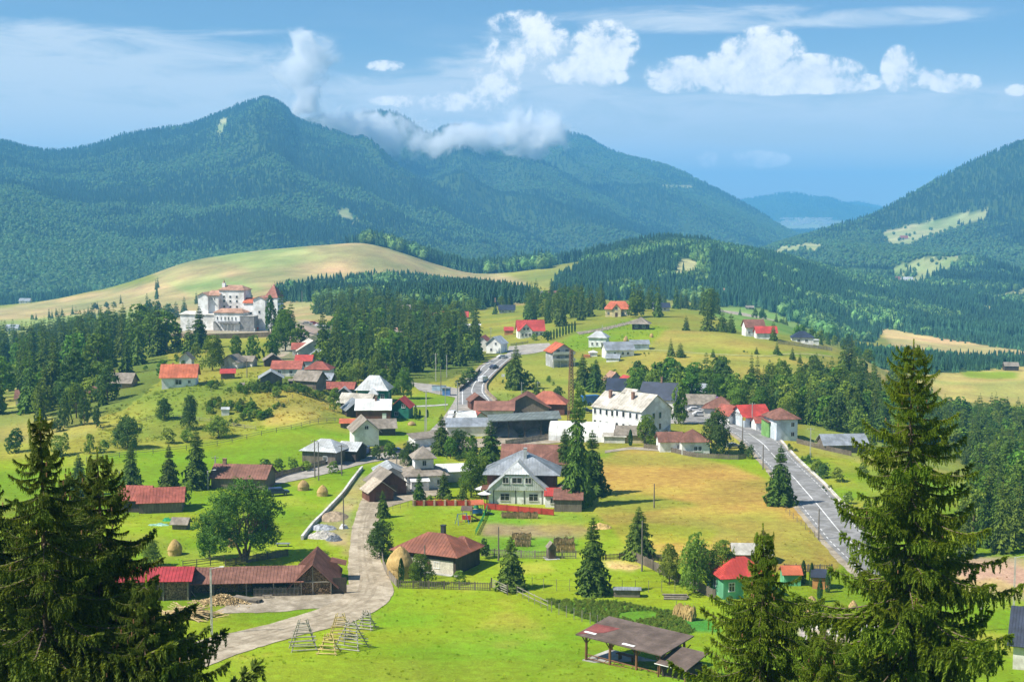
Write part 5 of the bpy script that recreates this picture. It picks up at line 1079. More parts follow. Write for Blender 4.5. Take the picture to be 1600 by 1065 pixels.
SPRH = [crown_mesh('crown', spruce_arrays(20 + s, 40, 10, 5, .5, [.12, .06, .09][s], .8, .08, .38), M_spr) for s in range(3)]
LEAF = [crown_mesh('crown', leaf_arrays(s, 1500, 10, .036, .05), M_leaf) for s in range(4)]
LEAFL = [crown_mesh('crown', leaf_arrays(30 + s, 1500, 9, .036, .0), M_leafl) for s in range(3)]
LEAFD = [crown_mesh('crown', leaf_arrays(40 + s, 1800, 10, .034, -.04), M_leafd) for s in range(3)]
LEAFH = [crown_mesh('crown', leaf_arrays(50 + s, 7000, 15, .019, .03), M_leaf) for s in range(2)]
LEAFLH = [crown_mesh('crown', leaf_arrays(60 + s, 6000, 14, .019, .02), M_leafl) for s in range(1)]
LEAFDH = [crown_mesh('crown', leaf_arrays(70 + s, 7500, 15, .019, -.02), M_leafd) for s in range(2)]
def thuja_arrays(seed):
    r = np.random.default_rng(seed); n = 260; t = r.uniform(.02, 1, n); a = r.uniform(0, 6.28, n); rad = .5 * np.sin(np.pi * np.clip(t * .86 + .14, 0, 1)) ** .6 * r.uniform(.8, 1.05, n)
    p = np.stack([np.cos(a) * rad, np.sin(a) * rad, t], 1); o = np.stack([np.cos(a), np.sin(a), a * 0], 1); s = np.stack([-np.sin(a), np.cos(a), a * 0], 1)
    V = np.stack([p - s * .16, p + s * .16, p + o * .08 + np.array([0, 0, .10])], 1).reshape(-1, 3); return V, np.arange(n * 3).reshape(n, 3)
THU = [crown_mesh('crown', thuja_arrays(s), M_thuja) for s in range(2)]
KINDS = {'sp': (SPR, 'spruce_tree', 'spruce', .34), 'sph': (SPRH, 'spruce_tree', 'spruce', .34), 'lf': (LEAF, 'broadleaf_tree', 'tree', .9), 'lfh': (LEAFH, 'broadleaf_tree', 'tree', .9),
         'll': (LEAFL, 'broadleaf_tree', 'tree', 1.0), 'llh': (LEAFLH, 'broadleaf_tree', 'tree', 1.0), 'ld': (LEAFD, 'broadleaf_tree', 'tree', .95), 'ldh': (LEAFDH, 'broadleaf_tree', 'tree', .95), 'th': (THU, 'thuja_tree', 'thuja', .2), 'bu': (LEAFL, 'bush', 'bush', 1.4), 'bd': (LEAFD, 'bush', 'bush', 1.3)}
def tree_at(p, h, w, kind, label, group=None, seed=0):
    ms, nm, cat, _ = KINDS[kind]; t = thing(nm, label, cat, (p.x, p.y, p.z - .05), random.Random(seed).uniform(0, 6.28), group); t.scale = (w, w, h)
    link('crown', ms[seed % len(ms)], t)
    if kind not in ('bu', 'bd', 'th'): link('trunk', TR_S if kind[:2] == 'sp' else TR_L[seed % 3], t)
    return t
_n = [0]
def tree(px, base, top, kind, label, wpx=None, group=None):
    _n[0] += 1; p = G(px, base); s = p.y / FPX; h = (base - top) * s * 1.02; w = (wpx * s) if wpx else h * KINDS[kind][3]
    if kind[:2] in ('sp',): w *= 1.35
    elif kind != 'th': w *= 1.12
    return tree_at(p, h, w, kind, label, group, _n[0])
T = [
 (205, 768, 690, 'sph', 'leftmost of three dark spruces behind the red barns', 40), (265, 765, 692, 'sph', 'middle of three dark spruces behind the red barns', 34), (308, 763, 668, 'sph', 'tallest of three dark spruces, right of the red barns', 46), (124, 775, 706, 'sph', 'dark spruce just behind the left foreground trees', 36),
 (328, 872, 816, 'lfh', 'small leafy tree under the left side of the big round tree', 44), (236, 885, 838, 'llh', 'light green young tree behind the red woodshed', 40), (290, 790, 748, 'bu', 'bright green shrub between red barn and big tree', 30),
 (598, 808, 764, 'sph', 'small bright spruce standing alone beside the brown garage', 22), (595, 868, 808, 'ldh', 'round compact tree beside the dirt road bend', 52), (627, 910, 873, 'th', 'slim dark thuja in front of the haystack', 10), (658, 914, 864, 'lfh', 'leafy apple tree behind the picket fence', 46),
 (716, 912, 890, 'bu', 'pale flowering shrub behind the picket fence', 30), (756, 872, 838, 'bd', 'dark round shrub behind the log house', 24), (798, 920, 834, 'sph', 'spruce beside the white rail gate', 48), (926, 927, 803, 'sph', 'tall spruce standing alone in the middle of the garden lawn', 58), (998, 872, 788, 'sph', 'dense spruce at the corner of the dry field', 54),
 (1219, 788, 692, 'sph', 'lone spruce beside the main road', 48), (655, 780, 738, 'sph', 'young spruce in front of the tower house', 22), (694, 778, 735, 'sph', 'young spruce right of the tower house', 26), (723, 783, 752, 'sp', 'small spruce behind the brick pillared fence', 20), (736, 776, 706, 'lfh', 'leafy tree between the tower house and the villa', 46), (752, 764, 712, 'lfh', 'second leafy tree left of the villa', 36),
 (690, 710, 645, 'sph', 'slim dark spruce right of the long sloping shed', 34), (766, 730, 655, 'sph', 'broad spruce above the villa roof', 46), (716, 712, 668, 'ldh', 'leafy tree right of the slim dark spruce', 38), (735, 715, 676, 'lf', 'leafy tree behind the broad spruce', 32), (704, 716, 680, 'lf', 'low tree between the slim spruce and the leafy trees', 26),
 (901, 790, 602, 'sph', 'very tall double spruce right of the villa', 52), (925, 772, 668, 'sph', 'second spruce leaning on the very tall one', 52), (882, 742, 668, 'sph', 'slim spruce left of the very tall one', 36),
 (906, 665, 594, 'll', 'yellow-green poplar-like tree behind the white tunnel shelter', 28), (1010, 694, 648, 'lfh', 'bright round tree at the foot of the apartment block', 38), (1119, 708, 637, 'ldh', 'dark round tree left of the main road', 56), (1060, 662, 590, 'lf', 'tall bronze-green tree beside the station yard', 34), (1063, 662, 632, 'lf', 'small bright tree in the station yard', 28), (985, 696, 672, 'th', 'thuja at the foot of the apartment block', 7),
 (1085, 925, 830, 'llh', 'pale willow in the leafy clump left of the mint green house', 70), (1128, 922, 842, 'lfh', 'broad tree in the leafy clump next to the mint green house', 56), (1046, 912, 846, 'llh', 'left tree of the leafy clump beside the plank fence', 46), (1108, 905, 856, 'lf', 'tree at the back of the leafy clump', 50),
 (641, 726, 688, 'ldh', 'dark tree behind the tower house', 40), (608, 716, 687, 'lf', 'hedge tree right of the blue van', 30), (588, 718, 693, 'bd', 'hedge bush beside the blue van', 24), (415, 738, 716, 'bd', 'garden bush beside the small haystack by the lane', 30), (436, 736, 715, 'lf', 'young tree in the garden strip above the lane', 24), (457, 734, 712, 'bu', 'light bush in the garden strip above the lane', 22), (478, 735, 718, 'bu', 'bush left of the timber house', 22), (520, 739, 720, 'bu', 'bush in front of the timber house', 24),
 (257, 656, 620, 'ldh', 'left of two round trees on the open slope', 32), (297, 670, 616, 'ldh', 'right of two round trees on the open slope', 34), (200, 700, 647, 'ldh', 'big round dark tree on the left meadow edge', 52), (151, 668, 632, 'ld', 'slim round tree at the lower edge of the left grove', 19), (132, 664, 616, 'ld', 'tall oval tree at the lower edge of the left grove', 24), (101, 668, 612, 'ld', 'oval tree left of the tall oval one', 26), (88, 674, 653, 'bd', 'round bush below the left grove', 28),
 (341, 684, 648, 'llh', 'wide pale willow bush on the meadow edge', 48), (264, 692, 668, 'bu', 'pale round bush left of the wide willow bush', 32), (292, 690, 668, 'bu', 'pale round bush next to the wide willow bush', 28), (140, 708, 676, 'll', 'pale tree behind the left foreground spruces', 26), (162, 706, 686, 'bu', 'pale bush behind the left foreground spruces', 24), (95, 712, 674, 'll', 'pale tree at the left edge of the meadow', 40), (25, 706, 668, 'ld', 'dark tree near the left edge of the picture', 36),
 (312, 545, 478, 'sph', 'large dark spruce in front of the hotel terrace', 34), (296, 552, 498, 'sp', 'dark spruce left of the large one by the terrace', 26), (278, 545, 508, 'sp', 'small spruce on the slope left of the terrace', 20), (424, 522, 462, 'ld', 'broadleaf tree against the hotel tower', 26), (441, 524, 452, 'sp', 'tall spruce right of the hotel tower', 26), (455, 520, 468, 'sp', 'spruce beyond the hotel tower', 22), (446, 548, 484, 'lfh', 'big round tree below the hotel tower', 50), (470, 552, 505, 'lf', 'leafy tree left of the car park', 38), (425, 562, 520, 'lf', 'leafy tree under the hotel terrace, right end', 34), (395, 566, 524, 'lf', 'leafy tree under the hotel terrace, second from right', 34), (370, 566, 524, 'lf', 'leafy tree under the middle of the hotel terrace', 30), (332, 578, 524, 'lfh', 'big leafy tree behind the orange-roofed house', 46), (305, 565, 535, 'll', 'pale tree left of the big leafy tree', 24), (255, 590, 562, 'lf', 'bush-like tree left of the orange-roofed house', 26), (234, 500, 468, 'ld', 'left of the dark trees behind the hotel car park', 20), (246, 500, 470, 'ld', 'right of the dark trees behind the hotel car park', 20), (262, 500, 474, 'lf', 'bright tree left of the hotel', 26), (275, 496, 470, 'sp', 'spruce at the left corner of the hotel', 14), (288, 492, 462, 'sp', 'spruce rising behind the hotel terrace', 14), (230, 492, 457, 'sp', 'slim spruce on the meadow left of the hotel', 9),
 (1105, 517, 470, 'sp', 'leftmost of the spruces on the crest right of the cabin', 26), (1128, 518, 482, 'sp', 'middle spruce on the crest right of the cabin', 22), (1142, 520, 488, 'sp', 'third spruce on the crest right of the cabin', 18), (1048, 556, 526, 'sp', 'left of two small spruces on the bare slope', 13), (1063, 558, 535, 'sp', 'right of two small spruces on the bare slope', 17), (1072, 516, 492, 'sp', 'small spruce in front of the crest grove', 14), (1182, 553, 541, 'sp', 'tiny spruce alone on the slope', 8), (1114, 558, 544, 'sp', 'tiny spruce in the middle of the slope', 9), (1214, 554, 532, 'sp', 'small spruce below the rose-red roof', 13), (1238, 562, 542, 'sp', 'small spruce near the end of the slope', 10), (1250, 567, 552, 'sp', 'smallest spruce near the end of the slope', 10), (1325, 548, 520, 'ld', 'tree left of the dark double spruces on the slope', 20), (1318, 584, 530, 'sp', 'left of two tall dark spruces at the end of the slope', 24), (1330, 586, 522, 'sp', 'right of two tall dark spruces at the end of the slope', 26),
 (806, 608, 538, 'sph', 'tall dark spruce above the road bend', 36), (822, 606, 578, 'lf', 'leafy tree at the road bend', 30), (797, 590, 566, 'lf', 'bush tree left of the tall dark spruce by the bend', 24), (910, 608, 552, 'sph', 'left of two dark spruces right of the lattice mast', 30), (931, 612, 560, 'sph', 'right of two dark spruces right of the lattice mast', 30), (946, 614, 584, 'sp', 'smaller spruce beside the two dark ones', 22), (872, 625, 602, 'bd', 'round clipped bush left of the lattice mast', 26), (838, 622, 594, 'sp', 'small spruce beside the maroon hall', 18),
 (744, 566, 532, 'ld', 'dark tree beside the upper road', 26), (1575, 760, 680, 'sph', 'big spruce in front of the right-hand forest', 52), (1530, 742, 690, 'sp', 'spruce at the edge of the lower right forest', 34), (1508, 726, 700, 'sp', 'little spruce on the lower right meadow', 18),
 (1275, 738, 716, 'bu', 'shrub on the verge right of the road', 20), (1288, 746, 722, 'bd', 'larger shrub on the verge right of the road', 26), (1310, 752, 730, 'bu', 'pale shrub further along the verge', 30), (1325, 786, 766, 'bu', 'shrub beside the white marker stone', 22), (1172, 716, 694, 'bd', 'shrub at the near road edge by the fence', 18), (1160, 708, 688, 'bd', 'hedge bush right of the dark round tree', 16),
 (854, 530, 516, 'bd', 'round tree in front of the bright red roofed villa', 22), (835, 532, 520, 'bu', 'small bush in front of the bright red roofed villa', 14), (650, 656, 632, 'bd', 'creeper-covered bush beside the dark green chalet', 9), (656, 652, 640, 'th', 'slim thuja on the lawn by the chalet', 4), (668, 652, 640, 'th', 'second slim thuja on the lawn by the chalet', 4),
 (1293, 925, 894, 'th', 'left of the row of thujas beside the kiosk', 9), (1255, 912, 876, 'th', 'left thuja of the pair behind the haystack', 9), (1268, 916, 880, 'th', 'right thuja of the pair behind the haystack', 9), (1281, 940, 905, 'th', 'thuja in front of the kiosk', 9), (1140, 948, 928, 'bd', 'shrub at the left corner of the mint green house', 22),
]
for a in T:
    tree(a[0], a[1], a[2], a[3], a[4], a[5])
for a in [(545, 604, 566, 'llh', 'bright tree behind the long brown-red roof', 40), (522, 642, 606, 'll', 'bright narrow tree between barns and slope', 26), (631, 622, 574, 'lfh', 'tree right of the street lamp above the chalet', 34), (612, 616, 572, 'sph', 'dark tree behind the green house', 26), (597, 604, 576, 'lf', 'small tree behind the silver hipped roof', 24), (470, 616, 600, 'bd', 'bush below the brown plank barn', 22), (432, 620, 602, 'bu', 'bush below the grey barn', 22), (412, 612, 596, 'bd', 'bush left of the grey barn', 20), (448, 612, 598, 'bu', 'bush between the two slope barns', 16), (515, 606, 586, 'lf', 'small tree at the right end of the slope cluster', 20),
          (733, 594, 574, 'bd', 'dark shrubs on the bank left of the upper road', 34), (722, 604, 588, 'bd', 'dark shrub lower on the bank by the upper road', 24), (660, 560, 524, 'sph', 'light gap spruce at the front of the centre grove', 26), (590, 600, 552, 'lfh', 'bright leafy tree at the left front of the centre grove', 34), (560, 596, 560, 'llh', 'pale leafy tree at the left front of the centre grove', 30), (1150, 650, 606, 'lfh', 'bright tree behind the white gable front', 44), (1190, 654, 604, 'lfh', 'bright tree behind the bright red roof', 42), (1230, 660, 612, 'llh', 'pale tree behind the pale blue house', 40), (1118, 628, 584, 'lfh', 'leafy tree behind the brown pyramid roof', 40), (995, 622, 574, 'lfh', 'leafy tree behind the dark blue roofs', 40), (1085, 612, 566, 'lfh', 'tall leafy tree behind the pale barn', 44), (960, 606, 576, 'lf', 'leafy tree left of the dark blue roofs', 30), (1035, 606, 570, 'lf', 'leafy tree above the steep dark blue roof', 32), (1385, 720, 690, 'bd', 'bush behind the pale blue roofed barn', 30), (1360, 700, 676, 'lf', 'small tree behind the pale blue roofed barn', 24), (1350, 745, 722, 'bu', 'bush on the slope below the pale blue roofed barn', 26),
          (886, 700, 676, 'lf', 'tree at the left end of the tunnel shelter', 20), (690, 706, 680, 'bu', 'bush by the long sloping shed', 22), (560, 712, 696, 'bu', 'hedge shrub in front of the white gabled house', 18), (700, 784, 770, 'bu', 'shrub behind the pillared fence', 14), (672, 786, 772, 'bu', 'low shrub behind the pillared fence', 14), (1395, 590, 556, 'sp', 'left spruce of the pair on the far yellow meadow edge', 18), (1412, 592, 560, 'lf', 'tree beside the far yellow meadow', 20)]: tree(*a)
for i in range(10): tree(856 + i * 4.7, 533 - i * 1.6, 519 - i * 1.9, 'th', 'one of the small clipped thujas in a row along the villa drive', 3.2, 'row of clipped thujas along the villa drive')
# big round tree with visible limbs
p = G(383, 876); s_ = p.y / FPX; t = thing('broadleaf_tree', 'big round spreading tree on the left lawn behind the woodshed', 'tree', (p.x, p.y, p.z), 0)
mb = MB(); r = random.Random(3); Ht = 131 * s_; 
def limb(a, d, l, r0, k):
    b = a + d * l; mb.tube(a, b, r0, r0 * .68, 7)
    if k:
        for j in range(3 if k > 1 else 2):
            nd = (d + Vector((r.uniform(-.75, .75), r.uniform(-.75, .75), r.uniform(-.1, .5)))).normalized(); limb(b, nd, l * r.uniform(.62, .85), r0 * .6, k - 1)
for dx, dy in ((-.5, .1), (.35, -.1), (.0, .4), (.12, -.4)): limb(Vector((dx * .4, dy * .3, -.2)), Vector((dx, dy, 1.2)).normalized(), 3.3, .30, 3)
mb.tube((0, 0, -.3), (0, 0, 2.0), .55, .42, 9); mb.build('trunk', M_bark, t)
def big_crown():
    r = np.random.default_rng(11); n = 30000; lob = []
    for i in range(44):
        a = r.uniform(0, 6.28); t_ = r.uniform(0, 1); z = 4.0 + 8.6 * t_; R_ = 7.4 * math.sqrt(max(.05, 1 - ((z - 7.4) / 6.6) ** 2)); rr = R_ * math.sqrt(r.uniform(.1, 1)) * .84
        lob.append((math.cos(a) * rr, math.sin(a) * rr * .9, z, r.uniform(1.2, 2.1)))
    lob = np.array(lob); w = lob[:, 3] ** 2; nb = 1400; k = r.choice(len(lob), nb, p=w / w.sum()); cd = r.normal(size=(nb, 3)); cd /= np.linalg.norm(cd, axis=1)[:, None]
    bc = lob[k, :3] + cd * (lob[k, 3] * r.uniform(.7, 1.05, nb))[:, None]; g = r.integers(0, nb, n); pp = bc[g] + r.normal(size=(n, 3)) * .22
    nn = cd[g] * .7 + r.normal(size=(n, 3)) * .5 + np.array([0, 0, .35]); nn /= np.linalg.norm(nn, axis=1)[:, None]; t1 = np.cross(nn, r.normal(size=(n, 3))); t1 /= np.linalg.norm(t1, axis=1)[:, None]; t2 = np.cross(nn, t1); s = r.uniform(.09, .19, n)[:, None]
    sc = Ht / 14.4; pp = pp * np.array([1.17, 1.05, 1.0]) + np.array([-1.5, 0, 0]); return np.stack([pp - t1*s, pp + t2*s*.8, pp + t1*s, pp - t2*s*.8], 1).reshape(-1, 3) * sc, np.arange(n * 4).reshape(n, 4)
link('crown', crown_mesh('crown', big_crown(), foliage_mat('maple_leaves', (.130, .235, .030), (.055, .115, .018), .3, .1, .6, .01)), t)
# groves: the trees that show largest stand one by one, the rest of a grove is one object
GROVES = [
 ('left', [(-20, 650), (-20, 548), (60, 530), (110, 522), (165, 512), (245, 528), (262, 550), (245, 568), (205, 585), (160, 600), (120, 640), (60, 650)], 190, (14, 21), .86, 'spruce in the dark grove on the left slope', 'broadleaf tree at the edge of the dark left grove'),
 ('left_low', [(55, 662), (60, 600), (130, 590), (170, 625), (150, 645), (110, 655)], 26, (8, 14), .35, 'spruce in the dark grove on the left slope', 'broadleaf tree at the edge of the dark left grove'),
 ('centre', [(505, 600), (500, 560), (528, 548), (528, 500), (480, 487), (560, 480), (640, 505), (745, 528), (748, 560), (735, 578), (690, 576), (640, 582), (600, 604), (560, 600)], 250, (12, 19), .80, 'spruce in the thick grove in the centre of the village', 'broadleaf tree in the thick grove in the centre of the village'),
 ('valley', [(560, 505), (600, 495), (740, 505), (800, 495), (800, 470), (740, 475), (650, 485), (560, 482)], 46, (8, 13), .3, 'spruce on the valley floor behind the village', 'broadleaf tree on the valley floor behind the village'),
 ('guesthouse', [(806, 505), (820, 478), (870, 470), (940, 478), (948, 490), (915, 500), (885, 512), (850, 508)], 55, (11, 17), .9, 'spruce in the grove beside the yellow guesthouse', 'broadleaf tree in the grove beside the yellow guesthouse'),
 ('crest', [(985, 496), (1050, 503), (1100, 506), (1130, 505), (1110, 482), (1040, 472), (988, 476)], 42, (12, 19), .93, 'spruce in the grove on the crest behind the log cabin', 'broadleaf tree on the crest behind the log cabin'),
 ('back_row', [(872, 610), (980, 604), (985, 618), (1020, 628), (1120, 640), (1150, 632), (1130, 606), (1000, 600)], 34, (9, 14), .15, 'spruce in the tree line behind the dark blue roofs', 'broadleaf tree in the line behind the dark blue roofs'),
 ('right', [(1150, 640), (1170, 612), (1260, 600), (1350, 600), (1400, 630), (1450, 646), (1560, 660), (1700, 672), (1700, 790), (1600, 768), (1540, 738), (1470, 700), (1400, 690), (1360, 690), (1300, 672), (1250, 660), (1200, 652)], 540, (8, 14), .5, 'spruce in the broad mixed forest on the right', 'broadleaf tree in the broad mixed forest on the right'),
 ('right_low', [(1490, 870), (1500, 800), (1560, 770), (1700, 790), (1700, 860)], 46, (9, 14), .75, 'spruce in the dark strip beside the bare soil on the right', 'broadleaf tree in the dark strip beside the bare soil on the right'),
 ('hedge', [(1195, 545), (1290, 520), (1390, 555), (1350, 575), (1300, 540), (1225, 548)], 40, (6, 9), .3, 'spruce in the thicket behind the near-black roofed villa', 'broadleaf tree in the thicket behind the near-black roofed villa'),
 ('meadow', [(0, 530), (20, 500), (200, 470), (240, 500), (100, 525)], 22, (7, 10), .9, 'small spruce scattered on the far left meadow', 'small tree scattered on the far left meadow'),
 ('green_slope', [(1095, 478), (1290, 500), (1290, 525), (1200, 505), (1130, 490)], 16, (6, 10), .7, 'small spruce on the green slope behind the crest', 'small tree on the green slope behind the crest'),
 ('hotel_back', [(300, 470), (430, 470), (440, 500), (300, 500)], 30, (8, 13), .8, 'spruce right behind the hotel', 'broadleaf tree right behind the hotel'),
 ('meadow_edge', [(225, 470), (240, 440), (252, 452), (250, 470)], 5, (10, 13), 1, 'spruce on the edge of the far left meadow', ''),
]
cand = []
rg = np.random.default_rng(21)
for name, poly, n, (h0, h1), share, ls, lb in GROVES:
    P4 = [G(*q) for q in poly]; W2 = [(q.x, q.y) for q in P4]; xs = [q[0] for q in W2]; ysn = [q[1] for q in W2]; got = []; tries = 0
    area = abs(sum(W2[i][0] * W2[(i+1) % len(W2)][1] - W2[(i+1) % len(W2)][0] * W2[i][1] for i in range(len(W2)))) / 2; sep = min(.72 * math.sqrt(area / n), 7)
    while len(got) < n and tries < n * 60:
        tries += 1; x = rg.uniform(min(xs), max(xs)); y = rg.uniform(min(ysn), max(ysn))
        if not bool(pip(np.array([x]), np.array([y]), W2)[0]): continue
        if any((x - a) ** 2 + (y - b) ** 2 < sep * sep for a, b in got): continue
        got.append((x, y))
    for x, y in got:
        sp_ = rg.random() < share; h = rg.uniform(h0, h1) * (1 if sp_ else .78); w = h * (rg.uniform(.38, .52) if sp_ else rg.uniform(.85, 1.15))
        cand.append((h / y, x, y, h, w, 'sp' if sp_ else ('lf' if rg.random() < .6 else ('ld' if rg.random() < .55 else 'll')), ls if sp_ else lb, name))
cand.sort(reverse=True)
cap = {'spruce_tree': 300 - sum(1 for o in C.objects if o.name.startswith('spruce_tree')), 'broadleaf_tree': 285 - sum(1 for o in C.objects if o.name.startswith('broadleaf_tree'))}
rest = []
# clear of houses
hs = [(o.location.x, o.location.y) for o in C.objects if o.type == 'EMPTY' and o.get('category') in ('house', 'shed', 'barn', 'cottage', 'hotel', 'hall')]
for i, (sz, x, y, h, w, kd, lab, grp) in enumerate(cand):
    if any((x - a) ** 2 + (y - b) ** 2 < 36 for a, b in hs): continue
    nm = KINDS[kd][1]
    if cap[nm] > 0:
        cap[nm] -= 1; p = onground(x, y); gp = [c_ for c_ in cand if c_[7] == grp]; fx = sum(c_[1] / c_[2] < x / y for c_ in gp) / len(gp); fy = sum(c_[2] < y for c_ in gp) / len(gp); hr = sum(c_[3] < h for c_ in gp) / len(gp)
        where = ('front' if fy < .25 else 'front half' if fy < .5 else 'back half' if fy < .75 else 'back') + ', ' + ('far left' if fx < .2 else 'left' if fx < .4 else 'middle' if fx < .6 else 'right' if fx < .8 else 'far right')
        own = (('towering ' if hr > .8 else 'tall ' if hr > .55 else 'medium ' if hr > .25 else 'short ') + ({'lf': 'green ', 'ld': 'dark green ', 'll': 'pale green '}.get(kd, '')) + lab).replace('small tree', 'tree').replace('small spruce', 'spruce') + ', ' + where
        if len(own.split()) > 16: own = own.replace('broadleaf ', '').replace('thick ', '').replace('broad ', '')
        if len(own.split()) > 16: own = own.replace(' half', '').replace('dark green ', 'dark ').replace('pale green ', 'pale ')
        if len(own.split()) > 16: own = own.replace('far ', '')
        tree_at(p, h, w, kd, own, lab.replace('spruce', 'spruces', 1).replace('broadleaf tree', 'broadleaf trees', 1).replace('small tree', 'small trees', 1), i)
    else: rest.append((x, y, h, w, kd))
nearcol = bpy.data.collections.new('near_tree_kinds')
M_spr2 = M_spr; lst = SPR[:4] + LEAF[:3] + LEAFD[:2] + LEAFL[:1]
for i, me in enumerate(lst): o = bpy.data.objects.new(f'near_kind_{i:02d}', me); nearcol.objects.link(o)
if rest:
    a = np.array([(x, y, float(hgt(x, y)) - .1) for x, y, *_ in rest]); n = len(rest)
    pk = np.array([int(rg.integers(0, 4)) if r_[4] == 'sp' else int({'lf': rg.integers(4, 7), 'ld': rg.integers(7, 9), 'll': 9}[r_[4]]) for r_ in rest])
    scatter('village_forest', a, np.stack([np.zeros(n), np.zeros(n), rg.uniform(0, 6.28, n)], 1), np.array([(r_[3], r_[3], r_[2]) for r_ in rest]), pk, np.ones((n, 3)), nearcol, 'farther spruces and broadleaf trees of the groves and the right forest')
print('TREES rest', len(rest), 'cap left', cap)
# low scrub on the rough slopes
def scrub(name, poly, n, h, label, pick=(4, 10), tint=(1, 1, 1), thr=.48):
    P4 = [G(*q) for q in poly]; W2 = [(q.x, q.y) for q in P4]; m = n * 4
    x = rg.uniform(min(q[0] for q in W2), max(q[0] for q in W2), m); y = rg.uniform(min(q[1] for q in W2), max(q[1] for q in W2), m)
    k = pip(x, y, W2) & (fbm(x / 9, y / 9, 3, 55) > thr); x = x[k][:n]; y = y[k][:n]; n = len(x); z = hgt(x, y) - .05; hh = rg.uniform(h * .4, h, n); ww = hh * rg.uniform(1.0, 1.8, n)
    scatter(name, np.stack([x, y, z], 1), np.stack([np.zeros(n), np.zeros(n), rg.uniform(0, 6.28, n)], 1), np.stack([ww, ww, hh], 1), rg.integers(pick[0], pick[1], n), np.ones((n, 3)) * tint, nearcol, label)
scrub('scrub', [(325, 640), (330, 600), (420, 600), (500, 605), (505, 625), (440, 640), (420, 655), (370, 672), (320, 660)], 190, 2.2, 'scrubby bushes on the rough slope below the cluster of farmhouses', (5, 10))
scrub('roadside_scrub', [(1222, 690), (1250, 700), (1290, 730), (1330, 760), (1370, 800), (1350, 830), (1300, 780), (1262, 735)], 70, 1.4, 'weeds and low scrub along the right verge of the main road', (5, 10))
scrub('hedge_scrub', [(1000, 552), (1200, 556), (1300, 560), (1300, 566), (1000, 558)], 26, 1.0, 'low bushes along the meadow track', (7, 10))
scrub('slope_scrub', [(230, 520), (262, 535), (300, 560), (320, 590), (250, 610), (220, 585)], 60, 2.4, 'bushes on the slope left of the orange-roofed house', (4, 10))
scrub('bend_scrub', [(780, 600), (800, 575), (850, 580), (870, 610), (820, 620)], 26, 1.8, 'bushes on the bank inside the road bend', (4, 10))
scrub('lane_scrub', [(655, 700), (720, 690), (760, 700), (740, 720), (680, 722)], 22, 2.0, 'garden bushes between the lane and the farmyard', (4, 10))
scrub('potato_plants', [(845, 937), (958, 939), (1055, 957), (1085, 985), (1055, 1004), (962, 982), (882, 955)], 1500, .6, 'rows of dark green potato plants in the garden plot', (9, 10), (1, 1, 1), .3)
# ------------------------------------------------------------------ big foreground spruces, branch by branch
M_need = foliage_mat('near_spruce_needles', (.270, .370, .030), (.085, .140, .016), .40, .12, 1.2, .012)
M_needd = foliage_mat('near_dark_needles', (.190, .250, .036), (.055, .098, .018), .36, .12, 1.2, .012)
M_twig = mat('twig', (.20, .15, .11), .9, .3, 4); M_cone = mat('spruce_cones', (.30, .15, .07), .8, .3, 4)
def shoot(V, F, a, d, L_, r, nt_, w):          # one needled shoot: tufts of small triangles round an axis
    up = Vector((0, 0, 1)); s = d.cross(up); s = s.normalized() if s.length > .05 else Vector((1, 0, 0)); t = s.cross(d).normalized()
    for i in range(nt_):
        c = a + d * (L_ * i / nt_); q = r.uniform(0, 6.28); 
        for j in range(3):
            th = q + j * 2.09; o = s * math.cos(th) + t * math.sin(th); k = len(V); wd = d.cross(o) * (w * .32); l = w * (1.15 - .5 * i / nt_)
            V += [tuple(c - wd), tuple(c + wd), tuple(c + o * l * .62 + d * l * 1.0)]; F.append((k, k + 1, k + 2))
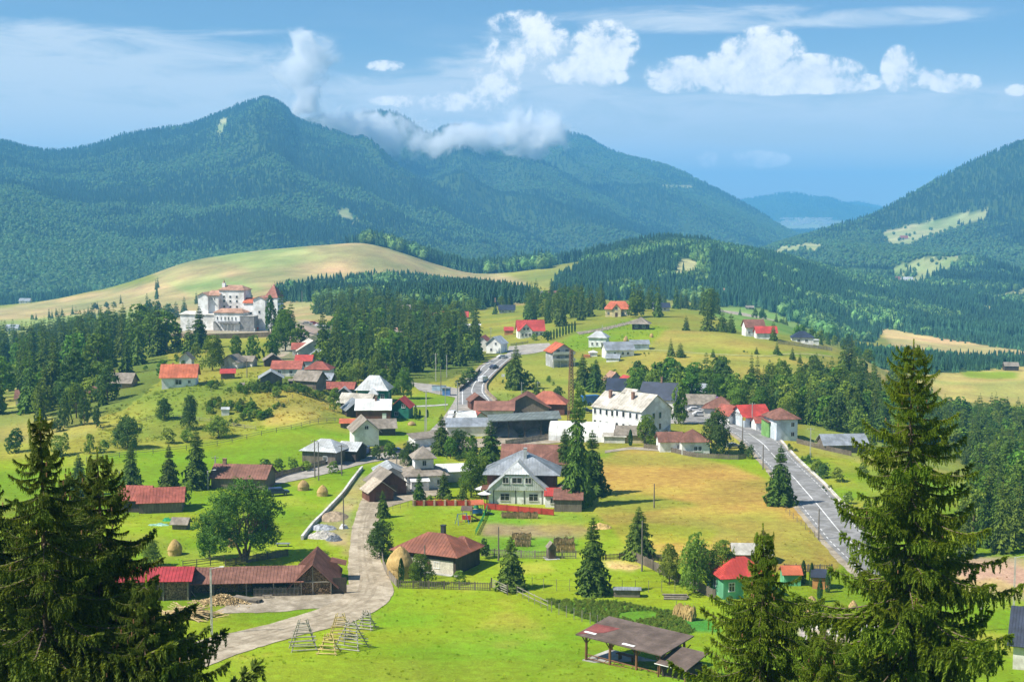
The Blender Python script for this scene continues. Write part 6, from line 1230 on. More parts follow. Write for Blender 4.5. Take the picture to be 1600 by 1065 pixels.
def branch_mesh(seed, m, dens=1.0):            # along +x, length 1 unit = L metres baked at 3.2 m
    r = random.Random(seed); V = []; F = []; TW = MB(); Lb = 3.2; n = 15
    P_ = [Vector((Lb * f, r.uniform(-.05, .05) * f, -.34 * Lb * math.sin(f * 1.75) * .62 + .42 * Lb * max(0, f - .5) ** 2)) for f in [i / n for i in range(n + 1)]]
    for i in range(n): TW.tube(P_[i], P_[i + 1], .035 * (1 - i / n) + .006, .035 * (1 - (i + 1) / n) + .005, 4)
    for i in range(2, n + 1):
        f = i / n; a = P_[i]; d = (P_[i] - P_[i - 1]).normalized()
        for sg in (-1, 1):
            if r.random() < .12: continue
            ln = (.95 * (1 - f) + .22) * r.uniform(.6, 1.1) * min(1, f * 3); sd_ = (d * .75 + Vector((0, sg * .8, -.18 + r.uniform(-.15, .15)))).normalized(); k = max(2, int(ln / .16)); pt = a.copy(); dd = sd_.copy()
            for j in range(k):
                st = ln / k; nx = pt + dd * st; dd = (dd + Vector((0, 0, -.14))).normalized(); shoot(V, F, pt, (nx - pt).normalized(), st * 1.3, r, max(3, int(4 * dens)), .135)
                if r.random() < .85 * dens:       # hanging spray
                    hl = r.uniform(.18, .55) * (.5 + ln); hd = Vector((r.uniform(-.25, .25), r.uniform(-.25, .25), -1)).normalized(); shoot(V, F, nx, hd, hl, r, max(3, int(hl / .06)), .11)
                pt = nx
            if ln > .3: TW.tube(a, pt, .012, .004, 3)
        if r.random() < .8: hd = Vector((r.uniform(-.2, .2), r.uniform(-.2, .2), -1)).normalized(); hl = r.uniform(.2, .6); shoot(V, F, a, hd, hl, r, max(3, int(hl / .07)), .09)
    shoot(V, F, P_[-1], (P_[-1] - P_[-2]).normalized(), .3, r, 5, .1)
    nv = len(V); tv = len(TW.v); tris = [(f[0], f[i], f[i + 1]) for f in TW.f for i in range(1, len(f) - 1)]
    vv = np.array(V + TW.v); ff = np.array(F + [tuple(q + nv for q in t_) for t_ in tris]); mi = np.concatenate([np.zeros(len(F), int), np.ones(len(tris), int)])
    return np_mesh('branch', vv, ff, None, mats=[m, M_twig], midx=mi)
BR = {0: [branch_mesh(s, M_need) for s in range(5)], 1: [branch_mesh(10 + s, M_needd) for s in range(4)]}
TOPB = [branch_mesh(30 + s, M_need, .8) for s in range(2)]
def fore_spruce(label, px, top, dist, Rmax, depth, seed, dark=0, lean=0.0, bare=0.0, bottom=22.0, step=.42, pw=.62):
    r = random.Random(seed); u, v = pix_dir(px, top); x, y = u * dist, dist; zt = CAMZ + v * dist; zg = float(hgt(x, y)); Ht = zt - zg
    t = thing('spruce_tree', label, 'spruce', (x, y, zg), 0); n = 9; mb = MB(); pts = [Vector((lean * (i / n) ** 2 * Ht * .02 + r.uniform(-.06, .06), r.uniform(-.05, .05), Ht * i / n - (.3 if i == 0 else 0))) for i in range(n + 1)]; pts[-1].x = 0
    for i in range(n): mb.tube(pts[i], pts[i + 1], .34 * (1 - i / n) ** .9 + .02, .34 * (1 - (i + 1) / n) ** .9 + .012, 8)
    mb.build('trunk', M_bark, t); z = .25; k = 0; cn = 0
    while z < min(bottom, Ht - 1.5) and k < 292:
        f = z / depth; rad = Rmax * min(1, f) ** pw * r.uniform(.62, 1.15); nb = 4 if z < 1.0 else 6
        a0 = r.uniform(0, 6.28)
        for b in range(nb):
            if r.random() < bare: continue
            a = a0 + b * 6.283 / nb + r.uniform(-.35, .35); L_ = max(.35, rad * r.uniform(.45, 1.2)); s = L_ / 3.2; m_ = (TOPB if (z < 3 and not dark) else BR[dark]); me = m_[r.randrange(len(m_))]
            tilt = -.55 + .5 * min(1, z / (depth * .35)) + r.uniform(-.14, .12)
            o = link('branch', me, t, (pts[int((Ht - z) / Ht * n)].x, 0, Ht - z), (r.uniform(-.25, .25), tilt, a)); q = max(.34, s); o.scale = (s, q * r.uniform(.9, 1.1), q); k += 1
        z += step * (.55 + .45 * min(1, z / 5)) * r.uniform(.8, 1.2)
    shootV = []; shootF = []; shoot(shootV, shootF, Vector((0, 0, Ht - .5)), Vector((0, 0, 1)), .7, r, 9, .12); link('leader', np_mesh('leader', np.array(shootV), np.array(shootF), BR[0][0].materials[0]), t)
    cb = MB()
    for i in range(46):
        zz = r.uniform(.4, bottom * .8); rad = Rmax * min(1, zz / depth) ** .72 * r.uniform(.3, .9); a = r.uniform(0, 6.28); c = Vector((math.cos(a) * rad, math.sin(a) * rad, Ht - zz - .3 - .1 * rad)); cb.tube(c, c - Vector((0, 0, .13)), .024, .018, 5)
    tag(cb.build('cones', M_cone, t), kind='stuff')
    return t
fore_spruce('huge sunlit spruce filling the right foreground', 1428, 536, 60, 5.1, 15, 1, 0, bottom=17.5, step=.40)
fore_spruce('smaller sunlit spruce left of the huge one in the right foreground', 1192, 824, 54, 3.9, 6.0, 2, 0, pw=1.0, bottom=8.6, step=.34)
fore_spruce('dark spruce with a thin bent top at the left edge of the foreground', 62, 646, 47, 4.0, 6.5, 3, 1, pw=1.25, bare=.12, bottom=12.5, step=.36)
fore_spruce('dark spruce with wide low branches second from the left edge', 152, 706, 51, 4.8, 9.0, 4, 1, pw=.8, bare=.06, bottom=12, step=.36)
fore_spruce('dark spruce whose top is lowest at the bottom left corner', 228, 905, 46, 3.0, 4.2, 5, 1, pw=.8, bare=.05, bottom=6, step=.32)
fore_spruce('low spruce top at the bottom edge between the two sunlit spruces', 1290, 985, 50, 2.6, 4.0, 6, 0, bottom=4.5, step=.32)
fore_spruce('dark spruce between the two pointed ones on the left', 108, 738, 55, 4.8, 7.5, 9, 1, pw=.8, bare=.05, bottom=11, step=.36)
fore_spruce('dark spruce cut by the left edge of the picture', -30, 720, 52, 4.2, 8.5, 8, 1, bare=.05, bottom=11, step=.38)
# ------------------------------------------------------------------ woodsheds and the yard on the left
def log_wall(parent, prof, u0, u1, y, seed, name='firewood', r0=.055, r1=.095, flip=None):
    r = random.Random(seed); mb = MB(); z = 0.0; row = 0
    while z < 5:
        u = u0 + (row % 2) * .07
        while u < u1:
            rr = r.uniform(r0, r1)
            if z + rr < prof(u):
                n = 6; a0 = r.uniform(0, 1); o = r.uniform(0, .14); pts = []
                for k in range(n):
                    a = a0 + k * 6.283 / n; q = rr * r.uniform(.8, 1.1); pts.append((u + math.cos(a) * q, z + rr + math.sin(a) * q))
                pp = [((p, y - o, w) if not flip else (flip + o, p, w)) for p, w in pts] + [((p, y + .2, w) if not flip else (flip - .2, p, w)) for p, w in pts]
                mb.poly(pp, [tuple(range(n))] + [(k, (k + 1) % n, n + (k + 1) % n, n + k) for k in range(n)])
            u += rr * 2.0
        z += (r0 + r1) * .88; row += 1
    return tag(mb.build(name, M_log, parent), kind='stuff')
M_log.node_tree  # log colour varies from piece to piece
def vary_islands(m, amt=.5):
    nt = m.node_tree; b = nt.nodes['Principled BSDF']; g = N(nt, 'ShaderNodeNewGeometry'); hv = N(nt, 'ShaderNodeHueSaturation'); l = b.inputs['Base Color'].links[0]; s = l.from_socket; nt.links.remove(l)
    L(nt, s, hv.inputs['Color']); L(nt, val(nt, 'ADD', 1 - amt, val(nt, 'MULTIPLY', g.outputs['Random Per Island'], 2 * amt)), hv.inputs['Value']); L(nt, hv.outputs[0], b.inputs['Base Color'])
vary_islands(M_log, .55); vary_islands(M_newwood, .35)
t = thing('woodshed', 'red-roofed woodshed stacked full of firewood at the left edge of the yard', 'woodshed', place(235, 938, 'FC', 3, 11.5, 4), R(3))
MB().box(-5.7, 5.7, 1.8, 2.0, -1, 3.0).build('back_wall', M_dark, t); MB().box(5.55, 5.7, -1.6, 1.75, -1, 2.9).build('side_wall', M_dark, t)
r_ = MB(); roof_face(r_, [(-6.2, -2.7, 3.0), (6.2, -2.7, 3.0), (6.2, .4, 4.5), (-6.2, .4, 4.5)], .1, .5); roof_face(r_, [(-6.2, 2.8, 3.2), (6.2, 2.8, 3.2), (6.2, .4, 4.5), (-6.2, .4, 4.5)], .1, .5); r_.build('roof', R_red if False else mat('crimson_roof', (.42, .045, .05), .5, .2, .8, 0, .4), t)
for x in (-5.5, -1.8, 1.9, 5.5): MB().box(x-.09, x+.09, -2.15, -1.95, -.3, 3.05).build('post', M_wood, t)
log_wall(t, lambda u: 2.75, -5.5, 5.5, -1.75, 1)
t = thing('lean_to', 'long low lean-to with a brown-red roof between the two woodsheds', 'lean-to', place(381, 931, 'FC', 5, 17.5, 4), R(5))
MB().box(-8.7, 8.7, 1.8, 1.95, -1, 3.1).build('back_wall', M_dark, t)
r_ = MB(); roof_face(r_, [(-9.0, -2.7, 2.15), (8.9, -2.7, 2.15), (8.9, 2.2, 3.5), (-9.0, 2.2, 3.5)], .1, .5); r_.build('roof', mat('brown_red_roof', (.235, .105, .095)), t)
for x in (-8.6, -4.4, .4, 4.4, 8.5): MB().box(x-.08, x+.08, -2.2, -2.04, -.3, 2.2).build('post', M_wood, t)
log_wall(t, lambda u: 1.9 + .2 * math.sin(u), -8.3, 1.0, .4, 2)
b = MB()
for k in range(34): b.box(1.5 + k * .2, 1.58 + k * .2, -2.35, -2.28, 0, 1.35 + .1 * math.sin(k * 1.7))
b.bar((1.4, -2.25, .4), (8.4, -2.25, .4), .06); b.bar((1.4, -2.25, 1.1), (8.4, -2.25, 1.1), .06); tag(b.build('paling', M_wood, t), kind='stuff')
MB().tube((-7.0, -2.1, .0), (-8.4, -2.1, 2.0), .06).build('brace', M_wood, t)
t = thing('woodshed', 'tall gabled woodshed with a maroon roof and a firewood-filled gable at the road', 'woodshed', place(489, 929, 'FC', 4, 5.7, 11), R(4))
MB().poly([(-2.8,-5.2,-1),(2.8,-5.2,-1),(2.8,-5.2,1.8),(0,-5.2,4.4),(-2.8,-5.2,1.8),(-2.8,5.5,-1),(2.8,5.5,-1),(2.8,5.5,1.8),(0,5.5,4.4),(-2.8,5.5,1.8)], [(0,1,2,3,4),(9,8,7,6,5),(0,4,9,5),(1,6,7,2),(0,5,6,1)]).build('wall', M_dark, t)
r_ = MB(); roof_face(r_, [(-3.9, -6.0, 1.05), (-3.9, 5.9, 1.05), (0, 5.9, 4.75), (0, -6.0, 4.75)], .1, .5); roof_face(r_, [(3.9, -6.0, 1.05), (3.9, 5.9, 1.05), (0, 5.9, 4.75), (0, -6.0, 4.75)], .1, .5)
ro = r_.build('roof', R_brown, t); b = MB(); roof_face(b, [(2.2, 2.0, 3.2), (4.6, 2.0, 2.6), (4.6, 5.0, 2.6), (2.2, 5.0, 3.2)], .1, .5); b.build('canopy', R_brown, ro)
log_wall(t, lambda u: 1.85 + (2.75 - abs(u)) * .90, -2.6, 2.6, -5.4, 3)
for a_, b_ in (((0, -5.6, -.2), (0, -5.6, 4.3)), ((-2.7, -5.6, 2.0), (2.7, -5.6, 2.0)), ((-2.7, -5.6, -.2), (-2.7, -5.6, 1.9)), ((2.7, -5.6, -.2), (2.7, -5.6, 1.9))): MB().bar(a_, b_, .16).build('beam', M_wood, t)
MB().box(2.95, 5.0, -5.3, -5.15, -.2, 2.5).build('door', M_dark, t)
t = thing('board_pile', 'heap of fresh sawn boards thrown down in front of the red woodshed', 'boards', onground(*G(296, 962).xy), R(-14)); bd = MB().box(-2.1, 2.1, -.09, .09, -.02, .02).mesh('board', M_newwood); rr = random.Random(4)
for k in range(130):
    a = rr.gauss(0, 1); c = rr.gauss(0, 1); h = max(.05, 1.25 * math.exp(-(a * a * .5 + c * c * .5) * .55) * rr.uniform(.4, 1.05))
    o = link('board', bd, t, (a * 1.5, c * 1.0, h), (rr.gauss(0, .1), rr.gauss(0, .16), rr.gauss(.0, .35))); o.scale = (rr.uniform(.5, 1.15), rr.uniform(.7, 1.4), 1)
t = thing('firewood_heap', 'heap of split yellow firewood in front of the lean-to', 'firewood', onground(*G(348, 941).xy), 0); b = MB()
for k in range(900):
    a = rr.gauss(0, 1.35); c = rr.gauss(0, .8); h = 1.25 * math.exp(-(a * a / 3.2 + c * c / 1.6)) * rr.uniform(.2, 1); v_ = Vector((rr.gauss(0, 1), rr.gauss(0, 1), rr.gauss(0, .4))).normalized() * .2; p_ = Vector((a * 1.25, c, h + .05)); b.bar(p_ - v_, p_ + v_, rr.uniform(.07, .12))
b.build('split_logs', M_newwood, t).__setitem__('kind', 'stuff')
t = thing('board_pile', 'stack of grey weathered boards in front of the long lean-to', 'boards', onground(*G(386, 938).xy), R(-24)); bd = MB().box(-2.3, 2.3, -.11, .11, -.03, .03).mesh('board', M_wood)
for k in range(26): o = link('board', bd, t, (rr.uniform(-.2, .2), (k % 7 - 3) * .24 + rr.uniform(-.04, .04), .12 + .12 * (k // 7)), (0, 0, rr.gauss(0, .05)))
t = thing('bench', 'little plank bench near the lean-to fence', 'bench', onground(*G(418, 934).xy), R(10)); MB().box(-.7, .7, -.2, .2, .4, .47).build('seat', M_wood, t); [MB().box(x-.05, x+.05, -.18, .18, 0, .4).build('leg', M_wood, t) for x in (-.5, .5)]
t = thing('bench', 'pale low table on the lawn left of the gabled woodshed', 'table', onground(*G(442, 853).xy), R(0)); MB().box(-1.2, 1.2, -.4, .4, .45, .55).build('top', R_metal, t); [MB().box(x-.06, x+.06, -.35, .35, -.05, .445).build('leg', M_wood, t) for x in (-.9, .9)]
# ------------------------------------------------------------------ covered heaps beside the dirt road
def heap(name, label, cat, px, py, rx, ry, h, m, rough=.25, seed=0, rot=0, sub=4):
    bm = bmesh.new(); bmesh.ops.create_grid(bm, x_segments=26, y_segments=26, size=1); 
    for v in bm.verts:
        x, y = v.co.x, v.co.y; d = math.hypot(x, y); a = max(0, 1 - d ** 2.2); nz = float(fbm(np.array(x * 3 + seed * 7.), np.array(y * 3 + seed), 3, seed)); n2 = float(vnoise(np.array(x * 9. + seed), np.array(y * 9.), seed))
        v.co = Vector((x * rx, y * ry, h * a * (1 - rough + rough * 2 * nz) + (n2 - .5) * rough * .5 * min(1, a * 4) - .12))
    me = bpy.data.meshes.new(name); bm.to_mesh(me); bm.free(); me.materials.append(m); o = link(name, me, None, onground(*G(px, py).xy), (0, 0, R(rot))); return tag(o, label, cat)
heap('sand_heap', 'brown sand heap between the concrete wall and the dirt road', 'sand heap', 519, 808, 3.2, 4.5, 1.0, mat('brown_sand', (.38, .29, .19), .95, .3, .8, .3), .3, 1)
heap('tarp_heap', 'heap covered with a crumpled grey tarpaulin beside the wall', 'tarpaulin', 505, 826, 2.6, 1.6, .9, mat('grey_tarp', (.40, .42, .46), .5, .3, 1.2, .2), .5, 2)
heap('stone_heap', 'pale heap of stones under the grey tarpaulin', 'stones', 505, 838, 3.2, 2.4, .9, mat('pale_stones', (.52, .49, .44), .95, .45, 3, .5), .6, 3)
heap('tarp_heap', 'dark crumpled tarpaulin right of the stones', 'tarpaulin', 522, 843, 1.6, 1.4, .7, mat('dark_tarp', (.16, .18, .21), .5, .3, 1.5, .2), .6, 4)
heap('white_bag', 'bulging white bag beside the pole at the dirt road', 'bag', 537, 825, .9, .7, .9, mat('white_bag', (.75, .76, .78), .7, .15, 2), .4, 5)
heap('tarp_heap', 'pale green plastic sheets on the lawn below the red barn', 'plastic sheet', 250, 820, 2.4, .9, .35, mat('green_plastic', (.35, .62, .48), .4, .3, 1), .7, 6)
heap('tarp_heap', 'bright green netting beside the little hay hut', 'netting', 262, 813, 1.1, .8, .6, mat('green_net', (.03, .40, .14), .6, .3, 2), .6, 7)
heap('tarp_heap', 'white sheeting and rubble seen through the right foreground spruce', 'tarpaulin', 1352, 985, 2.6, 1.8, 1.2, mat('white_bag', (.75, .76, .78)), .6, 8)
heap('stone_heap', 'pile of pale stones in the yard behind the right spruces', 'stones', 1282, 980, 2.2, 1.6, 1.0, mat('pale_stones', (.5, .5, .5)), .7, 9)
heap('stone_heap', 'rubble left of the white sheeting behind the right spruces', 'rubble', 1316, 990, 2.6, 1.5, .7, mat('pale_stones', (.5, .5, .5)), .7, 10)
heap('soil_heap', 'pale excavated soil heap in front of the sand shed', 'soil', 866, 684, 4, 2.2, 1.2, mat('pale_sand', (.5, .47, .42)), .4, 11)
# ------------------------------------------------------------------ hay
M_hay = mat('hay', (.72, .52, .22), .95, .3, 1.2, .5, .1, col2=(.52, .36, .13), stretch=(4, 4, .8)); M_hayd = mat('old_hay', (.66, .47, .23), .95, .3, 1.2, .5, .1, col2=(.46, .31, .13), stretch=(4, 4, .8))
def haystack(label, px, base, top, wpx, m, seed):
    p = G(px, base); s = p.y / FPX; h = (base - top) * s; w = wpx * s; r = np.random.default_rng(seed); n = 28; k = 16; V = []; F = []
    for i in range(k + 1):
        f = i / k; rad = w / 2 * (1.0 - .12 * (1 - f) if f < .35 else 1) * (max(0, 1 - max(0, (f - .3) / .7) ** 1.7) ** .75)
        for j in range(n): a = j * 6.283 / n; q = rad * (1 + .06 * math.sin(a * 3 + seed)) + r.normal() * .03 * w / 2; V.append((math.cos(a) * q, math.sin(a) * q, f * h - .1 + r.normal() * .02))
    for i in range(k):
        for j in range(n): F.append((i*n + j, i*n + (j+1) % n, (i+1)*n + (j+1) % n, (i+1)*n + j))
    me = np_mesh('haystack', np.array(V), np.array(F), m); o = link('haystack', me, None, p); tag(o, label, 'haystack')
    st = 1200 if w > 3 else 500; a = r.uniform(0, 6.28, st); f = r.uniform(0, .96, st); rad = w / 2 * (np.maximum(0, 1 - np.maximum(0, (f - .3) / .7) ** 1.7) ** .75) * r.uniform(.97, 1.08, st); P0 = np.stack([np.cos(a) * rad, np.sin(a) * rad, f * h], 1)
    tn = np.stack([-np.sin(a), np.cos(a), a * 0], 1); l = r.uniform(.15, .45, st)[:, None]; P2 = P0 + np.stack([np.cos(a) * .1, np.sin(a) * .1, a * 0 - 1], 1) * l + tn * r.normal(size=(st, 1)) * .1
    tag(link('straw', np_mesh('straw', np.stack([P0 - tn * .02, P0 + tn * .02, P2], 1).reshape(-1, 3), np.arange(st * 3).reshape(st, 3), m), o), kind='stuff'); return o
haystack('pointed haystack on the left lawn below the red barns', 273, 866, 840, 24, M_hay, 1); haystack('small dark haystack beside the village lane', 474, 765, 748, 19, M_hayd, 2); haystack('pointed haystack near the low concrete wall', 504, 774, 756, 18, M_hay, 3)
haystack('haystack half hidden by the trunk of the big round tree', 364, 853, 830, 16, M_hayd, 4); haystack('big golden haystack beside the log house', 626, 900, 850, 44, M_hay, 5); haystack('brown haystack near the thujas on the right', 1268, 955, 928, 22, M_hayd, 6)
haystack('tall narrow haystack behind the garden bushes of the lane', 412, 739, 721, 11, M_hay, 7); haystack('low pile of hay behind the chalet', 643, 664, 657, 13, M_hayd, 8); haystack('low pale hay pile left of the other on the chalet lawn', 614, 664, 659, 11, M_hay, 9)
haystack('tiny orange haystack on the bright plot above the farmhouse', 978, 535, 524, 8, M_hayd, 10); haystack('tiny hay cone near the edge of the bright plot', 1018, 527, 520, 6, M_hay, 11); haystack('dark haystack behind the huge right spruce', 1333, 962, 935, 18, M_hayd, 12); haystack('small orange hay cone left of the small silver-roofed house', 953, 541, 532, 7, M_hayd, 13)
heap('spread_hay', 'hay thrown down from a stack above the garden rows', 'hay', 938, 824, 2.2, 1.6, .9, M_hay, .5, 12); heap('spread_hay', 'thin spread of drying hay near the spruce on the field corner', 'hay', 972, 885, 3.6, 2.0, .25, M_hay, .6, 13)
def hay_row(label, px, base, top, wpx, rot, m, seed, posts=True):
    p = G(px, base); s = p.y / FPX; h = (base - top) * s; w = wpx * s; t = thing('hay_rack', label, 'hay rack', p, R(rot)); r = np.random.default_rng(seed); n = int(w * 260); x = r.uniform(-w / 2, w / 2, n); z = r.uniform(.35, 1.0, n) * h * (.92 + .08 * np.sin(x * 5)); y = r.normal(0, .22, n); l = r.uniform(.4, 1, n) * h * .55
    P0 = np.stack([x, y, z], 1); P1 = P0 + np.stack([r.normal(0, .06, n), y * .5, -l], 1); d = np.array([.05, .03, 0]); tag(link('hay', np_mesh('hay', np.stack([P0 - d, P0 + d, P1 + d, P1 - d], 1).reshape(-1, 3), np.arange(n * 4).reshape(n, 4), m), t), kind='stuff')
    MB().box(-w/2 + .1, w/2 - .1, -.12, .12, .3, h * .72).build('hay_core', m, t)
    for k in range(3): MB().bar((-w/2 + .1 + (w - .2) * k / 2, 0, -.1), (-w/2 + .1 + (w - .2) * k / 2, 0, h + .15), .07).build('post', M_wood, t)
hay_row('long hay rack in the green garden below the red fence', 812, 809, 798, 57, -2, M_hayd, 1); hay_row('rear of two short hay racks left of the wooden privy', 815, 842, 831, 30, -3, M_hayd, 2); hay_row('front of two short hay racks left of the wooden privy', 817, 853, 840, 25, -3, M_hayd, 3)
hay_row('rear of two short hay racks right of the wooden privy', 881, 851, 838, 32, -2, M_hayd, 4); hay_row('front of two short hay racks right of the wooden privy', 883, 862, 848, 31, -2, M_hay, 5); hay_row('long golden hay rack at the end of the potato rows', 1070, 966, 942, 38, -46, M_hay, 6)
# pole racks on the front lawn
M_pole = mat('peeled_poles', (.42, .39, .34), .85, .3, 2, .2, .15); M_poley = mat('new_poles', (.62, .48, .20), .8, .2, 2, .2)
def pole_rack(label, px, base, w, h, rot, m, seed, n=7):
    p = G(px, base); t = thing('pole_rack', label, 'hay drying rack', p, R(rot)); r = random.Random(seed); d = w * .42
    for sy in (-1, 1):
        for x in (-w / 2, w / 2): MB().tube((x * 1.05, sy * d, -.1), (x * .28 - .12 * sy, -sy * .18, h * 1.02), .085, .06, 6).build('pole', m, t)
        for k in range(n):
            f = (k + .6) / (n + .6); hw = (w / 2 * (1 - f * .72)) * r.uniform(1.1, 1.4); y = sy * d * (1 - f) + sy * .06
            MB().tube((-hw + r.uniform(-.15, .15), y, f * h + r.uniform(-.06, .06)), (hw + r.uniform(-.15, .15), y, f * h + r.uniform(-.06, .06)), .075, .065, 6).build('crosspiece', m, t)
for a in (('leftmost of the pole racks on the front lawn', 474, 1014, 3.2, 3.9, 14, M_pole, 1), ('low rack of fresh yellow poles between the grey pole racks', 514, 1020, 2.4, 2.5, -12, M_poley, 2, 5), ('largest grey pole rack, near the front', 549, 1012, 3.4, 3.7, -22, M_pole, 3, 8), ('pole rack with yellow crosspieces behind the largest one', 532, 997, 2.8, 3.4, 8, M_poley, 4, 6), ('small grey pole rack at the right end of the group', 573, 982, 2.0, 2.6, -20, M_pole, 5, 6)): pole_rack(*a)
# ------------------------------------------------------------------ fences
def polyline(pix, step):
    w = [G(*q) for q in pix]; p = np.array([(q.x, q.y) for q in w]); d = np.concatenate([[0], np.cumsum(np.hypot(*np.diff(p, axis=0).T))]); n = max(1, round(d[-1] / step)); t = np.linspace(0, d[-1], n + 1)
    return [onground(float(np.interp(a, d, p[:, 0])), float(np.interp(a, d, p[:, 1]))) for a in t]
def fence(label, pix, step, h, style, m, pm=None, post=.12, group=None, name='fence'):
    pts = polyline(pix, step); t = thing(name, label, 'fence', pts[0], 0, group); o = pts[0]; q = [p - o for p in pts]; pm = pm or m
    for p in q: MB().box(p.x - post/2, p.x + post/2, p.y - post/2, p.y + post/2, p.z - .3, p.z + h * 1.08).build('post', pm, t)
    zs = {'rail': (.35, .7, 1.0), 'rail2': (.5, .95), 'picket': (.3, .85), 'wire': (.45, .95), 'panel': (), 'plank': (.3, .9)}[style]
    if style == 'wire':
        mb = MB()
        for a, b in zip(q[:-1], q[1:]):
            for z in zs: mb.bar(a + Vector((0, 0, h * z)), b + Vector((0, 0, h * z)), .018)
        mb.build('wire', M_iron, t)
    elif style != 'panel':
        for a, b in zip(q[:-1], q[1:]):
            for z in zs: MB().bar(a + Vector((0, 0, h * z)), b + Vector((0, 0, h * z)), .07 if style[:4] == 'rail' else .05, .09).build('rail', m, t)
    if style in ('picket', 'plank'):
        mb = MB(); sp, w = (.24, .10) if style == 'picket' else (.19, .16)
        for a, b in zip(q[:-1], q[1:]):
            l = (b - a).length; d = (b - a) / l; n = int(l / sp)
            for k in range(n): c = a + d * (l * (k + .5) / n); hh = h * random.uniform(.93, 1.05); e = d * w / 2; nn = Vector((d.y, -d.x, 0)).normalized() * .05; mb.poly([c - e + nn, c + e + nn, c + e + nn + Vector((0, 0, hh)), c + nn + Vector((0, 0, hh + .05)), c - e + nn + Vector((0, 0, hh)), c - e + nn * 1.5, c + e + nn * 1.5, c + e + nn * 1.5 + Vector((0, 0, hh)), c + nn * 1.5 + Vector((0, 0, hh + .05)), c - e + nn * 1.5 + Vector((0, 0, hh))], [(0,1,2,3,4),(9,8,7,6,5),(0,5,6,1),(1,6,7,2),(2,7,8,3),(3,8,9,4),(4,9,5,0)])
        tag(mb.build('pickets', m, t), kind='stuff')
    if style == 'panel':
        for a, b in zip(q[:-1], q[1:]):
            d = (b - a).normalized() * (post / 2 + .02); mb = MB(); A = a + d; B = b - d; mb.bar(A + Vector((0, 0, h * .5)), B + Vector((0, 0, h * .5)), .05, h * .86); mb.bar(A + Vector((0, 0, h * .97)), B + Vector((0, 0, h * .97)), .09, .06); mb.build('panel', m, t)
    return t
M_redf = mat('red_fence_paint', (.45, .055, .035), .6, .2, 1); M_whitef = mat('pale_fence_wood', (.36, .33, .27), .85, .25, 1, .2); M_pil = mat('pale_brick', (.50, .36, .26), .9, .25, 2, .2); M_greenf = mat('green_mesh', (.02, .28, .09), .6, .3, 2)
fence('grey plank fence curving along the dirt road in front of the haystack', [(597, 868), (599, 885), (606, 900), (620, 916)], 1.8, 1.2, 'plank', M_wood)
fence('dark picket fence in front of the log house garden', [(622, 918), (700, 920), (766, 922)], 2.2, 1.25, 'picket', M_planks)
fence('row of thin posts with wire across the garden lawn', [(796, 914), (852, 922), (936, 924), (1075, 925)], 2.0, 1.7, 'wire', M_wood, post=.07)
fence('short pale rail fence starting right of the gate', [(808, 930), (840, 946), (856, 953)], 1.7, 1.4, 'rail2', M_whitef, post=.09); fence('pale fence posts with wire running past the potato rows to the pavilion', [(862, 956), (893, 966), (928, 976), (965, 990)], 1.6, 1.5, 'wire', M_whitef, post=.10)
fence('dark plank fence down the right side of the garden lawn', [(982, 872), (1010, 884), (1050, 905), (1085, 920), (1118, 937)], 2.0, 1.5, 'plank', M_planks)
fence('picket fence behind the wooden privy', [(752, 868), (830, 872), (900, 872)], 2.2, 1.3, 'picket', M_wood)
fence('low dark fence below the dense spruce at the field corner', [(925, 876), (985, 872), (1034, 876)], 2.4, 1.0, 'picket', M_planks)
fence('green mesh fence between playground and vegetable plots', [(743, 836), (755, 812), (763, 792)], 1.6, .9, 'rail', M_greenf, M_greenf, .06)
fence('red panel fence with pale brick pillars below the young spruces', [(646, 790), (700, 790), (744, 790)], 2.2, 1.05, 'panel', M_redf, M_pil, .38)
fence('long red board fence in front of the villa', [(757, 795), (820, 801), (865, 805)], 2.6, 1.2, 'panel', M_redf, M_redf, .14)
fence('dark rail fence behind the woodsheds on the left lawn', [(286, 888), (318, 884), (350, 880)], 2.0, 1.2, 'rail', M_planks); fence('shaded plank fence behind the big round tree', [(352, 884), (400, 876), (450, 868)], 2.0, 1.1, 'plank', M_planks)
fence('old fence across the bright meadow above the three spruces', [(135, 722), (200, 712), (300, 702), (400, 682), (460, 670), (536, 658)], 4.0, 1.1, 'rail2', M_wood)
fence('dark board fence along the upper side of the village lane', [(412, 757), (440, 744), (500, 728), (560, 712), (612, 702)], 2.6, 1.2, 'plank', M_planks)
fence('fence along the foot of the slope behind the meadow', [(160, 672), (250, 652), (330, 660), (400, 672)], 4.0, 1.0, 'rail2', M_wood)
fence('fence along the top of the dry field', [(1006, 700), (1035, 703), (1085, 714), (1150, 718), (1166, 716)], 2.4, 1.1, 'plank', M_planks)
fence('grey plank fence in front of the open sand shed', [(790, 696), (830, 690), (872, 684)], 2.2, 1.4, 'plank', M_wood)
fence('thin wire fence along the apron of the brown garage', [(602, 800), (650, 790), (700, 778)], 2.0, 1.1, 'wire', M_wood, post=.07); fence('low dark fence on the bank by the upper road', [(718, 612), (738, 596), (750, 580)], 2.4, 1.2, 'plank', M_dark)
fence('white fence above the road bend', [(798, 540), (825, 536)], 2.5, 1.0, 'picket', M_whitef); fence('rail fence along the track to the cabin', [(905, 524), (950, 514), (985, 506), (1004, 502)], 4.0, 1.2, 'rail', M_wood); fence('pale fence below the near-black roofed villa', [(1216, 537), (1250, 541), (1300, 548)], 3.0, 1.3, 'picket', M_whitef)
